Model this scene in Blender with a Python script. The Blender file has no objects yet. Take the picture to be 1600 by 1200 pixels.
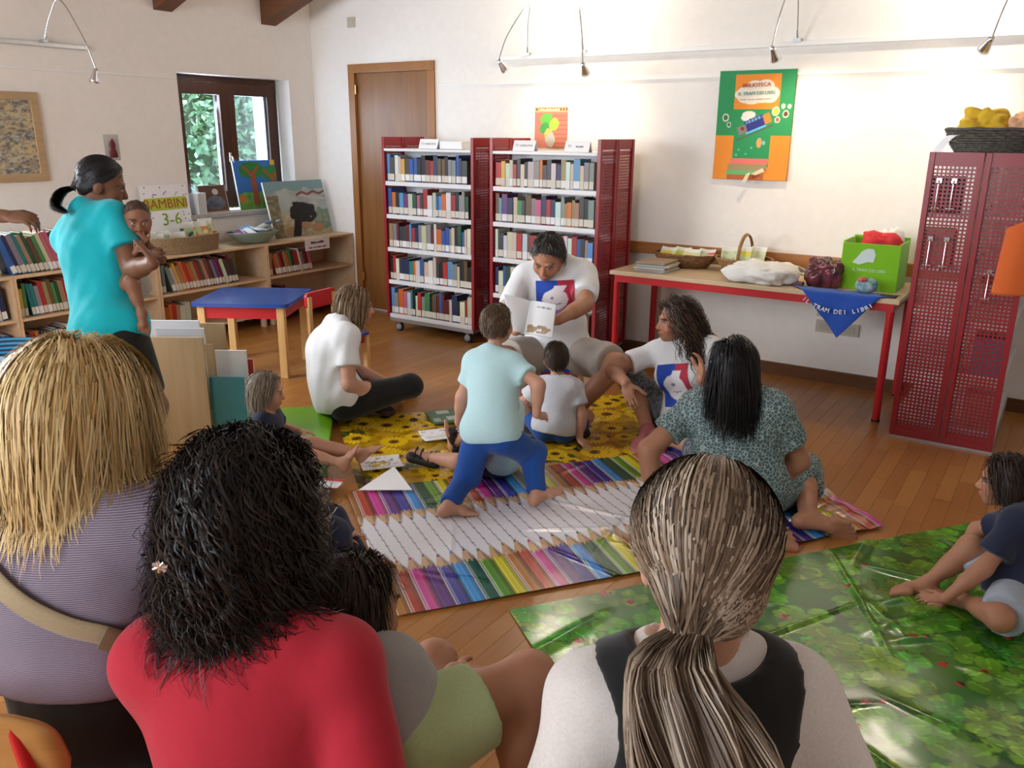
import bpy, bmesh, math, random
import numpy as np
from mathutils import Vector, Matrix
R = math.radians; PI = math.pi
rng = np.random.default_rng(7); random.seed(7)
scene = bpy.context.scene
COL = scene.collection

# ------------------------------------------------------------------ camera, world, light, exposure
def set_camera():
    a, p, r = R(33.75), R(16.77), R(.42)
    rt = Vector((1, 0, 0)); up = Vector((0, math.sin(p), math.cos(p))); fw = Vector((0, math.cos(p), -math.sin(p)))
    rt2 = rt * math.cos(r) + up * math.sin(r); up2 = up * math.cos(r) - rt * math.sin(r)
    Q = Matrix.Rotation(a, 3, 'Z')
    X, Y, Zb = Q @ rt2, Q @ up2, -(Q @ fw)
    m = Matrix(((X.x, Y.x, Zb.x, 0), (X.y, Y.y, Zb.y, 0), (X.z, Y.z, Zb.z, 1.65), (0, 0, 0, 1)))
    cd = bpy.data.cameras.new('camera'); cd.sensor_width = 36; cd.lens = 1300 / 1600 * 36; cd.clip_start = .02
    co = bpy.data.objects.new('camera', cd); COL.objects.link(co); co.matrix_world = m
    scene.camera = co
set_camera()
scene.view_settings.view_transform = 'Standard'; scene.view_settings.look = 'None'
scene.view_settings.exposure = EXPOSURE = 0.0; scene.view_settings.gamma = 1; scene.view_settings.use_curve_mapping = False
W = bpy.data.worlds.new('sky'); scene.world = W; W.use_nodes = True
_n = W.node_tree.nodes; _l = W.node_tree.links
_bg = _n['Background']; _bg.inputs[0].default_value = (.70, .85, 1, 1); _bg.inputs[1].default_value = 4.5
def light(name, kind, loc, aim, energy, color, **kw):
    d = bpy.data.lights.new(name, kind); d.energy = energy; d.color = color
    for k, v in kw.items(): setattr(d, k, v)
    o = bpy.data.objects.new(name, d); COL.objects.link(o); o.location = loc
    o.rotation_euler = (Vector(aim) - Vector(loc)).to_track_quat('-Z', 'Y').to_euler()
    return o
light('sun', 'SUN', (-9, 3, 8), (-8, 4.2, 0), 16.0, (1, .95, .86), angle=.02)
# daylight area lights: two added at unseen windows, one at the visible window
light('unseen_back_daylight', 'AREA', (-2.6, -2.45, 1.9), (-2.6, 3, .7), 140, (.95, .97, 1), shape='RECTANGLE', size=3.4, size_y=1.5)
light('unseen_left_daylight', 'AREA', (-6.12, .8, 1.85), (-1, 3.0, .3), 230, (.93, .96, 1), shape='RECTANGLE', size=2.2, size_y=1.5)
light('daylight_corner_window', 'AREA', (-6.42, 4.99, 1.53), (-3, 5.6, 1.2), 60, (.60, .79, 1), shape='RECTANGLE', size=1.0, size_y=1.05)

# ------------------------------------------------------------------ materials
MATS = {}
def nmat(name, base=(.8, .8, .8), rough=.6, metal=0, spec=.4, build=None, **kw):
    if name in MATS: return MATS[name]
    m = bpy.data.materials.new(name); m.use_nodes = True
    b = m.node_tree.nodes['Principled BSDF']
    b.inputs['Base Color'].default_value = (*base, 1); b.inputs['Roughness'].default_value = rough
    b.inputs['Metallic'].default_value = metal; b.inputs['Specular IOR Level'].default_value = spec
    for k, v in kw.items(): b.inputs[k].default_value = v
    if build: build(m.node_tree, b)
    MATS[name] = m
    return m
def N(nt, t, **kw):
    n = nt.nodes.new(t)
    for k, v in kw.items():
        if k.startswith('i_'): n.inputs[k[2:].replace('_', ' ')].default_value = v
        else: setattr(n, k, v)
    return n
def coords(nt, scale=(1, 1, 1), rot=(0, 0, 0), kind='Object'):
    tc = N(nt, 'ShaderNodeTexCoord'); mp = N(nt, 'ShaderNodeMapping')
    mp.inputs['Scale'].default_value = scale; mp.inputs['Rotation'].default_value = rot
    nt.links.new(tc.outputs[kind], mp.inputs[0]); return mp.outputs[0]
def noise(nt, vec, scale, detail=3, rough=.5):
    n = N(nt, 'ShaderNodeTexNoise'); n.inputs['Scale'].default_value = scale; n.inputs['Detail'].default_value = detail
    n.inputs['Roughness'].default_value = rough
    nt.links.new(vec, n.inputs['Vector']); return n.outputs['Fac']
def ramp(nt, fac, stops):
    r = N(nt, 'ShaderNodeValToRGB'); e = r.color_ramp.elements
    while len(e) < len(stops): e.new(.5)
    for q, (p, c) in zip(e, stops): q.position = p; q.color = (*c, 1)
    nt.links.new(fac, r.inputs[0]); return r.outputs[0]
def mixc(nt, fac, a, b, mode='MIX'):
    n = N(nt, 'ShaderNodeMix', data_type='RGBA', blend_type=mode)
    for i, v in ((0, fac), (6, a), (7, b)):
        if hasattr(v, 'is_linked') or hasattr(v, 'links'): nt.links.new(v, n.inputs[i])
        else: n.inputs[i].default_value = v if not isinstance(v, tuple) or len(v) == 4 else (*v, 1)
    return n.outputs[2]
def bump(nt, b, h, strength=.2, dist=.01):
    n = N(nt, 'ShaderNodeBump'); n.inputs['Strength'].default_value = strength; n.inputs['Distance'].default_value = dist
    nt.links.new(h, n.inputs['Height']); nt.links.new(n.outputs[0], b.inputs['Normal'])
def b_noise(c1, c2, scale=30, st=.15, sc3=(1, 1, 1)):
    def f(nt, b):
        v = coords(nt, sc3); f1 = noise(nt, v, scale, 4)
        nt.links.new(ramp(nt, f1, [(.3, c1), (.7, c2)]), b.inputs['Base Color'])
        if st: bump(nt, b, f1, st, .01)
    return f
def b_wood(c1, c2, axis=0, scale=6):
    sc = [14, 14, 14]; sc[axis] = 1.2
    def f(nt, b):
        v = coords(nt, tuple(sc)); f1 = noise(nt, v, scale / 3, 5, .65)
        nt.links.new(ramp(nt, f1, [(.28, c1), (.72, c2)]), b.inputs['Base Color']); bump(nt, b, f1, .08, .004)
    return f
def b_vcol(st=0, scale=80):
    def f(nt, b):
        a = N(nt, 'ShaderNodeVertexColor', layer_name='Col'); nt.links.new(a.outputs[0], b.inputs['Base Color'])
        if st: bump(nt, b, noise(nt, coords(nt), scale, 3), st, .006)
    return f
def b_object(nt, b):
    a = N(nt, 'ShaderNodeObjectInfo'); nt.links.new(a.outputs['Color'], b.inputs['Base Color'])
def b_cloth(c, weave=260, var=.12, fold=.25):
    def f(nt, b):
        v = coords(nt); f1 = noise(nt, v, 7, 3); f2 = noise(nt, v, weave, 1)
        d = tuple(x * (1 - var) for x in c)
        nt.links.new(ramp(nt, f2, [(.25, d), (.75, c)]), b.inputs['Base Color'])
        add = N(nt, 'ShaderNodeMath', operation='MULTIPLY_ADD'); nt.links.new(f1, add.inputs[0]); add.inputs[1].default_value = 1; nt.links.new(f2, add.inputs[2])
        bump(nt, b, f1, fold, .03)
        b.inputs['Sheen Weight'].default_value = .15
    return f
wall_m = nmat('plaster_white', rough=.9, build=b_noise((.80, .765, .72), (.83, .795, .755), 18, .06))
beige_wood = nmat('birch_wood', rough=.45, build=b_wood((.60, .42, .25), (.70, .52, .33), 1))
beige_wood_x = nmat('birch_wood_x', rough=.45, build=b_wood((.62, .47, .31), (.72, .56, .39), 0))
pine = nmat('pine_leg', rough=.4, build=b_wood((.63, .38, .14), (.73, .47, .2), 2))
door_m = nmat('door_wood', rough=.38, build=b_wood((.19, .075, .020), (.27, .115, .032), 2, 4))
door_fr = nmat('door_frame_wood', rough=.38, build=b_wood((.27, .11, .03), (.34, .145, .042), 2, 4))
beam_m = nmat('beam_wood', rough=.6, build=b_wood((.10, .035, .012), (.16, .06, .02), 0, 5))
dark_wood = nmat('window_wood', rough=.4, build=b_wood((.045, .014, .006), (.075, .024, .01), 2, 6))
base_m = nmat('skirting_wood', rough=.45, build=b_wood((.10, .04, .015), (.17, .07, .025), 0, 6))
rail_m = nmat('chair_rail_wood', rough=.4, build=b_wood((.30, .12, .035), (.40, .17, .05), 0, 6))
red_metal = nmat('red_lacquer', (.27, .010, .016), .32, spec=.5)
red_paint = nmat('red_paint', (.50, .015, .02), .35)
white_metal = nmat('white_lacquer', (.74, .74, .76), .35)
grey_metal = nmat('grey_steel', (.42, .43, .45), .35, .6)
chrome = nmat('chrome', (.78, .78, .80), .16, 1)
black_m = nmat('black_plastic', (.015, .015, .017), .5)
white_plastic = nmat('white_plastic', (.8, .8, .78), .4)
beige_plastic = nmat('beige_plastic', (.50, .46, .38), .45)
paper_w = nmat('white_paper', (.86, .86, .87), .7)
pages_m = nmat('page_block', (.78, .73, .62), .8)
book_m = nmat('book_cover', rough=.42, build=b_object)
label_m = nmat('spine_label', rough=.7, build=b_object)
vcol = nmat('printed', rough=.55, build=b_vcol())
vcol_fab = nmat('printed_fabric', rough=.8, build=b_vcol(.1))
vinyl = nmat('printed_vinyl', rough=.2, spec=.6, build=b_vcol(.12, 14))
wicker_m = nmat('wicker', rough=.6, build=b_noise((.10, .04, .012), (.28, .13, .045), 60, .3))
straw_m = nmat('straw', rough=.75, build=b_noise((.23, .15, .075), (.38, .27, .15), 70, .3))
text_m = nmat('ink_dark', (.03, .03, .04), .7)
text_w = nmat('ink_white', (.8, .82, .85), .7)

# ------------------------------------------------------------------ object helpers
def add(name, me, mat=None, parent=None, loc=None, rot=None):
    o = bpy.data.objects.new(name, me); COL.objects.link(o)
    if mat is not None and me is not None and not me.materials: me.materials.append(mat)
    if parent is not None: o.parent = parent
    if loc is not None: o.location = loc
    if rot is not None: o.rotation_euler = rot
    return o
def tag(o, label, cat, group=None, kind=None):
    if label: o['label'] = label
    if cat: o['category'] = cat
    if group: o['group'] = group
    if kind: o['kind'] = kind
    return o
def thing(name, label, cat, loc=(0, 0, 0), rotz=0, group=None):
    o = bpy.data.objects.new(name, None); COL.objects.link(o); o.empty_display_size = .05
    o.location = loc; o.rotation_euler = (0, 0, rotz)
    return tag(o, label, cat, group)
def struct(name, me, mat, parent=None):
    o = add(name, me, mat, parent)
    if parent is None: o['kind'] = 'structure'
    return o
def mesh(verts, faces, smooth=False, cols=None, name='m'):
    me = bpy.data.meshes.new(name)
    verts = np.asarray(verts, float).reshape(-1, 3)
    if isinstance(faces, np.ndarray):
        k = faces.shape[1]
        me.vertices.add(len(verts)); me.vertices.foreach_set('co', verts.ravel())
        me.loops.add(faces.size); me.loops.foreach_set('vertex_index', faces.ravel().astype(np.int32))
        me.polygons.add(len(faces)); me.polygons.foreach_set('loop_start', np.arange(0, faces.size, k, dtype=np.int32))
        me.update(calc_edges=True)
    else:
        me.from_pydata([tuple(v) for v in verts], [], [tuple(f) for f in faces]); me.update()
    if smooth: me.polygons.foreach_set('use_smooth', np.ones(len(me.polygons), bool))
    if cols is not None: setcol(me, cols)
    me.validate()
    return me
def setcol(me, cols):                       # one colour per vertex
    ca = me.color_attributes.new('Col', 'FLOAT_COLOR', 'POINT')
    c = np.ones((len(me.vertices), 4)); c[:, :3] = np.asarray(cols).reshape(-1, 3); ca.data.foreach_set('color', c.ravel())
class MB:
    """collects simple shapes into one mesh"""
    def __init__(s): s.v = []; s.f = []; s.sm = []
    def raw(s, v, f, smooth=False):
        o = len(s.v); s.v += [tuple(q) for q in v]; s.f += [tuple(i + o for i in q) for q in f]; s.sm += [smooth] * len(f); return s
    def box(s, c, d, rot=None, bev=0):
        x, y, z = d[0] / 2, d[1] / 2, d[2] / 2
        if bev > 0:
            bm = bmesh.new(); bmesh.ops.create_cube(bm, size=1)
            for q in bm.verts: q.co = Vector((q.co.x * d[0], q.co.y * d[1], q.co.z * d[2]))
            bmesh.ops.bevel(bm, geom=bm.edges[:], offset=bev, segments=2, affect='EDGES', profile=.7)
            bm.verts.index_update(); v = [q.co.copy() for q in bm.verts]; f = [[q.index for q in p.verts] for p in bm.faces]; bm.free()
        else:
            v = [Vector(q) for q in ((-x, -y, -z), (x, -y, -z), (x, y, -z), (-x, y, -z), (-x, -y, z), (x, -y, z), (x, y, z), (-x, y, z))]
            f = [(0, 3, 2, 1), (4, 5, 6, 7), (0, 1, 5, 4), (1, 2, 6, 5), (2, 3, 7, 6), (3, 0, 4, 7)]
        if rot is not None: v = [rot @ q for q in v]
        c = Vector(c); return s.raw([q + c for q in v], f)
    def b2(s, lo, hi, bev=0):
        lo = Vector(lo); hi = Vector(hi); return s.box((lo + hi) / 2, hi - lo, None, bev)
    def tube(s, pts, r, n=8, caps=True, flat=None):
        pts = [Vector(p) for p in pts]; m = len(pts)
        rs = r if isinstance(r, (list, tuple)) else [r] * m
        v = []; ref = None
        for i, p in enumerate(pts):
            t = (pts[min(i + 1, m - 1)] - pts[max(i - 1, 0)]).normalized()
            if ref is None: ref = Vector((0, 0, 1)) if abs(t.z) < .9 else Vector((1, 0, 0))
            u = (ref - t * ref.dot(t))
            u = u.normalized() if u.length > 1e-6 else t.orthogonal().normalized(); w = t.cross(u); ref = u
            for k in range(n):
                a = 2 * PI * k / n; v.append(p + (u * math.cos(a) * (flat or 1) + w * math.sin(a)) * rs[i])
        f = [(i * n + k, i * n + (k + 1) % n, (i + 1) * n + (k + 1) % n, (i + 1) * n + k) for i in range(m - 1) for k in range(n)]
        s.raw(v, f, True)
        if caps: s.raw(v[:n], [tuple(range(n))[::-1]]); s.raw(v[-n:], [tuple(range(n))])
        return s
    def lathe(s, prof, c=(0, 0, 0), n=24, axis=None, sx=1, sy=1):
        v = []
        for r, z in prof:
            for k in range(n):
                a = 2 * PI * k / n; q = Vector((r * math.cos(a) * sx, r * math.sin(a) * sy, z))
                v.append((axis @ q if axis is not None else q) + Vector(c))
        m = len(prof)
        s.raw(v, [(i * n + k, i * n + (k + 1) % n, (i + 1) * n + (k + 1) % n, (i + 1) * n + k) for i in range(m - 1) for k in range(n)], True)
        if prof[0][0] > 1e-4: s.raw(v[:n], [tuple(range(n))[::-1]])
        if prof[-1][0] > 1e-4: s.raw(v[-n:], [tuple(range(n))])
        return s
    def prism(s, poly, z0, z1, fn=lambda x, y, z: (x, y, z)):
        n = len(poly); v = [fn(x, y, z0) for x, y in poly] + [fn(x, y, z1) for x, y in poly]
        return s.raw(v, [tuple(range(n))[::-1], tuple(range(n, 2 * n))] + [(i, (i + 1) % n, n + (i + 1) % n, n + i) for i in range(n)])
    def mesh(s):
        me = bpy.data.meshes.new('m'); me.from_pydata(s.v, [], s.f); me.update()
        me.polygons.foreach_set('use_smooth', s.sm); return me
    def obj(s, name, mat, parent=None, loc=None, rot=None): return add(name, s.mesh(), mat, parent, loc, rot)
def bezier(p0, p1, p2, p3, n=14):
    P = [Vector(p) for p in (p0, p1, p2, p3)]
    return [P[0] * (1 - t) ** 3 + P[1] * 3 * t * (1 - t) ** 2 + P[2] * 3 * t * t * (1 - t) + P[3] * t ** 3 for t in (i / n for i in range(n + 1))]
def spline(pts, n=6):
    P = [Vector(p) for p in pts]; out = []
    for i in range(len(P) - 1):
        a, b, c, d = P[max(i - 1, 0)], P[i], P[i + 1], P[min(i + 2, len(P) - 1)]
        for k in range(n):
            t = k / n; out.append(.5 * ((2 * b) + (c - a) * t + (2 * a - 5 * b + 4 * c - d) * t * t + (3 * b - a - 3 * c + d) * t ** 3))
    return out + [P[-1]]
def text_mesh(s, size, extrude=.0006, align='CENTER', shear=0, spacing=1):
    cu = bpy.data.curves.new('t', 'FONT'); cu.body = s; cu.size = size; cu.extrude = extrude; cu.align_x = align; cu.align_y = 'CENTER'
    cu.shear = shear; cu.space_character = spacing; cu.resolution_u = 2
    o = bpy.data.objects.new('t', cu); COL.objects.link(o)
    dg = bpy.context.evaluated_depsgraph_get(); me = bpy.data.meshes.new_from_object(o.evaluated_get(dg))
    bpy.data.objects.remove(o); bpy.data.curves.remove(cu); return me
def text_on(name, s, size, mat, parent, origin, ux, uy, **kw):
    """lettering on a plane given by its origin and two axes"""
    me = text_mesh(s, size, **kw); ux = Vector(ux).normalized(); uy = Vector(uy); uy = (uy - ux * uy.dot(ux)).normalized(); nz = ux.cross(uy)
    o = Vector(origin)
    for v in me.vertices: v.co = o + ux * v.co.x + uy * v.co.y + nz * v.co.z
    me.update(); return add(name, me, mat, parent)
def ink_line(name, mat, parent, origin, ux, uy, width, h, words=3, th=.0008):
    """a line of print too small to read: blocks of ink the size of its words"""
    ux = Vector(ux).normalized(); uy = Vector(uy).normalized(); n = ux.cross(uy); o = Vector(origin); m = MB(); x = -width / 2; rr = random.Random(int(width * 1e4)); seg = width / words
    for k in range(words):
        e = x + seg * rr.uniform(.78, .92); y = -h / 2
        while x < e:
            w = h * rr.uniform(.35, .6); t = h * rr.uniform(.55, 1.)
            m.prism([(x, y), (x + w, y), (x + w, y + t), (x, y + t)], 0, th, lambda p, q, z: o + ux * p + uy * q + n * z); x += w * 1.25
        x = -width / 2 + seg * (k + 1)
    return m.obj(name, mat, parent)
def printed_sheet(fn, nu, nv, pos, thick=0):
    """grid whose vertex colours carry a flat print: fn(u,v)->rgb arrays, pos(u,v)->xyz arrays"""
    u, v = np.meshgrid(np.linspace(0, 1, nu), np.linspace(0, 1, nv)); u = u.ravel(); v = v.ravel()
    P = np.stack(pos(u, v), 1); Cc = np.stack(fn(u, v), 1)
    i = (np.arange(nv - 1)[:, None] * nu + np.arange(nu - 1)[None]).ravel()
    F = np.stack([i, i + 1, i + nu + 1, i + nu], 1)
    return mesh(P, F, True, Cc)
ORD = ['first', 'second', 'third', 'fourth', 'fifth', 'sixth', 'seventh', 'eighth', 'ninth', 'tenth', 'eleventh', 'twelfth', 'thirteenth', 'fourteenth', 'fifteenth', 'sixteenth', 'seventeenth', 'eighteenth', 'nineteenth', 'twentieth']
def ordinal(i):
    t = {20: 'twenty', 30: 'thirty', 40: 'forty'}
    return ORD[i] if i < 20 else (t[(i + 1) // 10 * 10] + '-' + ORD[(i + 1) % 10 - 1] if (i + 1) % 10 else {30: 'thirtieth', 40: 'fortieth'}[i + 1])
def vnoise(x, y, seed=0):
    """smooth value noise, vectorised"""
    xi = np.floor(x).astype(np.int64); yi = np.floor(y).astype(np.int64); fx = x - xi; fy = y - yi
    fx = fx * fx * (3 - 2 * fx); fy = fy * fy * (3 - 2 * fy)
    def h(a, b):
        n = (a * 374761393 + b * 668265263 + seed * 1442695041) & 0x7fffffff
        n = ((n ^ (n >> 13)) * 1274126177) & 0x7fffffff
        return ((n ^ (n >> 16)) & 0xffff) / 65535.
    return (h(xi, yi) * (1 - fx) + h(xi + 1, yi) * fx) * (1 - fy) + (h(xi, yi + 1) * (1 - fx) + h(xi + 1, yi + 1) * fx) * fy
# ------------------------------------------------------------------ the room
XA, YB, XR, YK, ZC = -6.2, 5.87, 2.7, -2.6, 2.80
E1 = np.array([math.cos(R(53.5)), math.sin(R(53.5))]); E2 = np.array([-E1[1], E1[0]])
PEN0 = np.array([-1.77, 1.92]); PENL, PENW = 2.17, 1.12
CLO0 = np.array([-1.47, 2.19]); CLOL, CLOW = 2.75, 1.2          # runs along E1 and -E2
SUN0 = np.array([-2.66, 2.66]); SUNA = R(51); SUNL, SUNW = 1.98, 1.06
fl = MB().b2((XA - .3, YK - .2, -.12), (XR + .2, YB + .2, -.022))
sub_m = nmat('plank_gap', (.045, .02, .008), .8)
floor = struct('floor', fl.mesh(), sub_m)
def b_plank(nt, b):
    oi = N(nt, 'ShaderNodeObjectInfo'); at = N(nt, 'ShaderNodeAttribute', attribute_name='shade')
    s = N(nt, 'ShaderNodeMath', operation='ADD'); nt.links.new(oi.outputs['Random'], s.inputs[0]); nt.links.new(at.outputs['Fac'], s.inputs[1])
    fr = N(nt, 'ShaderNodeMath', operation='FRACT'); nt.links.new(s.outputs[0], fr.inputs[0])
    tc = N(nt, 'ShaderNodeNewGeometry'); mp = N(nt, 'ShaderNodeMapping'); mp.inputs['Scale'].default_value = (38, 2.2, 10)
    nt.links.new(tc.outputs['Position'], mp.inputs[0]); f1 = noise(nt, mp.outputs[0], 1.6, 5, .6)
    tone = ramp(nt, fr.outputs[0], [(0, (.33, .125, .026)), (.5, (.40, .165, .036)), (1, (.47, .21, .052))])
    nt.links.new(mixc(nt, f1, mixc(nt, .40, tone, (.19, .065, .014)), mixc(nt, .25, tone, (.62, .32, .10))), b.inputs['Base Color'])
    bump(nt, b, f1, .03, .003)
plank_m = nmat('parquet', rough=.3, spec=.5, build=b_plank)
PWD, PLN = .075, .52
def inmat(p):
    for o, e, l, w, sg in ((PEN0, R(53.5), PENL, PENW, 1), (CLO0, R(53.5), CLOL, CLOW, -1), (SUN0, SUNA, SUNL, SUNW, 1)):
        d = np.array(p) - o; a = d @ np.array([math.cos(e), math.sin(e)]); c = sg * (d @ np.array([-math.sin(e), math.cos(e)]))
        if .1 < a < l - .1 and .1 < c < w - .1: return True
    return False
def planks():
    lst = []
    cam_i = scene.camera.matrix_world.inverted()
    ncol = int((XR - XA) / PWD)
    for c in range(ncol):
        y = YK - random.random() * PLN; x = XA + PWD * (c + .5)
        while y < YB:
            cy = y + PLN / 2; q = cam_i @ Vector((x, cy, 0)); y += PLN
            vis = False
            if q.z < -.3:
                px, py = 800 + 1300 * q.x / -q.z, 600 - 1300 * q.y / -q.z
                vis = -60 < px < 1660 and 430 < py < 1260 and not inmat((x, cy)) and not (px < 200 and py > 640)
            if cy + PLN / 2 > YB: continue
            lst.append((-q.z if vis else 99, x, cy))
    lst.sort()
    me = MB().box((0, 0, -.009), (PWD - .0012, PLN - .0012, .018)).mesh(); me.materials.append(plank_m)
    for d, x, y in lst[:300]: add('plank', me, None, floor, (x, y, 0))
    rest = MB(); sh = []
    for d, x, y in lst[300:]: rest.box((x, y, -.009), (PWD - .0012, PLN - .0012, .018)); sh += [random.random()] * 8
    # the short ends against the far wall
    for c in range(ncol):
        ys = [q[2] for q in lst if abs(q[1] - (XA + PWD * (c + .5))) < .01]; y1 = max(ys) + PLN / 2
        if y1 < YB - .01: rest.b2((XA + PWD * c, y1 + .001, -.018), (XA + PWD * (c + 1) - .0012, YB, 0)); sh += [random.random()] * 8
    rm = rest.mesh(); at = rm.attributes.new('shade', 'FLOAT', 'POINT'); at.data.foreach_set('value', sh)
    o = add('plank_field', rm, plank_m, floor); o['kind'] = 'stuff'
planks()
# wall with the window (left), openings cut as wall pieces
WY0, WY1, WZ0, WZ1 = 4.40, 5.57, .97, 2.10
wa = MB()
wa.b2((XA - .3, YK - .2, 0), (XA, -.4, ZC)); wa.b2((XA - .3, 2.0, 0), (XA, WY0, ZC)); wa.b2((XA - .3, WY1, 0), (XA, YB + .2, ZC))
wa.b2((XA - .3, WY0, 0), (XA, WY1, WZ0)); wa.b2((XA - .3, WY0, WZ1), (XA, WY1, ZC))
wa.b2((XA - .3, -.4, 0), (XA, 2.0, 1.0)); wa.b2((XA - .3, -.4, 2.65), (XA, 2.0, ZC))
struct('wall_left', wa.mesh(), wall_m)
wb = MB()
DX0, DX1, DZ = -5.66, -4.80, 2.16
ZT = 2.72; wb.b2((XA, YB, 0), (DX0, YB + .2, ZT)); wb.b2((DX1, YB, 0), (XR, YB + .2, ZT)); wb.b2((DX0, YB, DZ), (DX1, YB + .2, ZT)); wb.prism([(XA, ZT), (XR, ZT), (XR, ZC), (-1.75, 4.405), (XA, ZC)], YB, YB + .2, lambda x, y, z: (x, z, y))
struct('wall_far', wb.mesh(), wall_m)
wr = MB().b2((XR, YK, 0), (XR + .2, YB, ZC)); struct('wall_right', wr.mesh(), wall_m)
wk = MB()
wk.b2((XA, YK - .2, 0), (-4.4, YK, ZC)); wk.b2((-.8, YK - .2, 0), (XR + .2, YK, ZC)); wk.b2((-4.4, YK - .2, 0), (-.8, YK, 1.0)); wk.b2((-4.4, YK - .2, 2.75), (-.8, YK, ZC)); wk.prism([(XA, ZC), (XR, ZC), (-1.75, 4.405)], YK - .2, YK, lambda x, y, z: (x, z, y))
struct('wall_back', wk.mesh(), wall_m)
SLP = .36; XM = (XA + XR) / 2; ZM = ZC + (XM - XA) * SLP
ce = MB().prism([(XA - .3, ZC - .3 * SLP), (XM, ZM), (XR + .3, ZC - .3 * SLP), (XR + .3, ZC - .3 * SLP + .12), (XM, ZM + .12), (XA - .3, ZC - .3 * SLP + .12)], YK - .2, YB + .2, lambda x, y, z: (x, z, y)); struct('ceiling', ce.mesh(), wall_m)
bb = MB().b2((-2.78, YB - .016, 0), (XR, YB, .085)).b2((XA, YB - .016, 0), (-5.74, YB, .085)).b2((-4.73, YB - .016, 0), (-2.78, YB, .085))
struct('baseboard_far', bb.mesh(), base_m)
bl = MB().b2((XA, YK, 0), (XA + .016, YB - .02, .085)); struct('baseboard_left', bl.mesh(), base_m)
tr = MB().box((-1.65, YB - .012, .825), (2.9, .024, .085), bev=.004); tr = struct('trim_1', tr.mesh(), rail_m)
# door with frame
dr = tag(bpy.data.objects.new('door_1', None), None, None, kind='structure'); COL.objects.link(dr); dr.location = (-5.23, YB, 0)
MB().box((0, .035, 1.084), (.848, .045, 2.150), bev=.002).obj('leaf', door_m, dr)
fr = MB()
fr.b2((-.50, -.02, 0), (-.425, .06, 2.16), .004).b2((.425, -.02, 0), (.50, .06, 2.16), .004).b2((-.50, -.02, 2.16), (.50, .06, 2.235), .004)
fr.b2((-.425, .0585, 2.10), (.425, .062, 2.16)); fr.obj('frame', door_fr, dr)
MB().tube([(-.418, -.012, 1.98), (-.418, -.012, 2.06)], .008).obj('hinge', nmat('brass', (.65, .42, .14), .3, 1), dr)
MB().tube([(-.418, -.012, .28), (-.418, -.012, .36)], .008).obj('hinge', MATS['brass'], dr)
hd = MB().tube([(.36, .012, 1.05), (.36, -.05, 1.05), (.27, -.05, 1.05)], .009); hd.obj('handle', MATS['brass'], dr)
# window with two casements
def glassy(nt, b):
    t = N(nt, 'ShaderNodeBsdfTransparent'); g = N(nt, 'ShaderNodeBsdfGlossy'); g.inputs['Roughness'].default_value = .02
    f = N(nt, 'ShaderNodeFresnel'); mx = N(nt, 'ShaderNodeMixShader'); o = nt.nodes['Material Output']
    nt.links.new(f.outputs[0], mx.inputs[0]); nt.links.new(t.outputs[0], mx.inputs[1]); nt.links.new(g.outputs[0], mx.inputs[2]); nt.links.new(mx.outputs[0], o.inputs[0])
glass_m = nmat('window_glass', build=glassy)
seal_m = nmat('glazing_bead', (.55, .62, .72), .3)
def window(n, y0, y1, z0, z1, x, flip=1):
    w = tag(bpy.data.objects.new('window_%d' % n, None), None, None, kind='structure'); COL.objects.link(w)
    t = .075
    f = MB().b2((x - .03, y0, z0), (x + .03, y0 + .05, z1)).b2((x - .03, y1 - .05, z0), (x + .03, y1, z1)).b2((x - .03, y0 + .05, z1 - .05), (x + .03, y1 - .05, z1)).b2((x - .03, y0 + .05, z0), (x + .03, y1 - .05, z0 + .05))
    f.obj('window_frame', dark_wood, w)
    ym = (y0 + y1) / 2
    for a, b in ((y0 + .05, ym - .003), (ym + .003, y1 - .05)):
        c = MB(); zz0, zz1 = z0 + .05, z1 - .05
        c.b2((x - .02, a, zz0), (x + .05, a + t, zz1), .004).b2((x - .02, b - t, zz0), (x + .05, b, zz1), .004).b2((x - .019, a + t, zz1 - .1), (x + .049, b - t, zz1), .004).b2((x - .019, a + t, zz0), (x + .049, b - t, zz0 + .09), .004)
        cs = c.obj('casement', dark_wood, w)
        MB().b2((x + .01, a + t, zz0 + .09), (x + .014, b - t, zz1 - .1)).obj('pane', glass_m, cs)
        MB().b2((x - .018, b - t - .014, zz0 + .09), (x + .009, b - t, zz1 - .1)).obj('glazing_bead', seal_m, cs)
    h = MB().tube([(x + .05, ym - .02, z0 + .43), (x + .085, ym - .02, z0 + .43), (x + .09, ym - .02, z0 + .41), (x + .09, ym - .02, z0 + .32)], .009).tube([(x + .05, ym - .02, z0 + .39), (x + .056, ym - .02, z0 + .47)], .014)
    h.obj('window_handle', nmat('handle_nickel', (.7, .66, .58), .25, 1), w)
    return w
w1 = window(1, WY0, WY1 - .03, WZ0 + .03, WZ1, XA - .18)
MB().b2((XA - .12, WY0 - .04, WZ0 - .03), (XA + .06, WY1 + .02, WZ0 + .005), .004).obj('sill', nmat('stone_sill', rough=.5, build=b_noise((.34, .31, .29), (.46, .43, .40), 40, .05)), w1)
window(2, -.4, 2.0, 1.0, 2.65, XA - .2)  # unseen window, put in where the left area light stands
wk2 = window(3, -1.8, 1.8, 1.0, 2.75, 0); wk2.location = (-2.6, YK - .12, 0); wk2.rotation_euler = (0, 0, PI / 2)  # unseen window, added to give the back area light an opening
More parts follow.
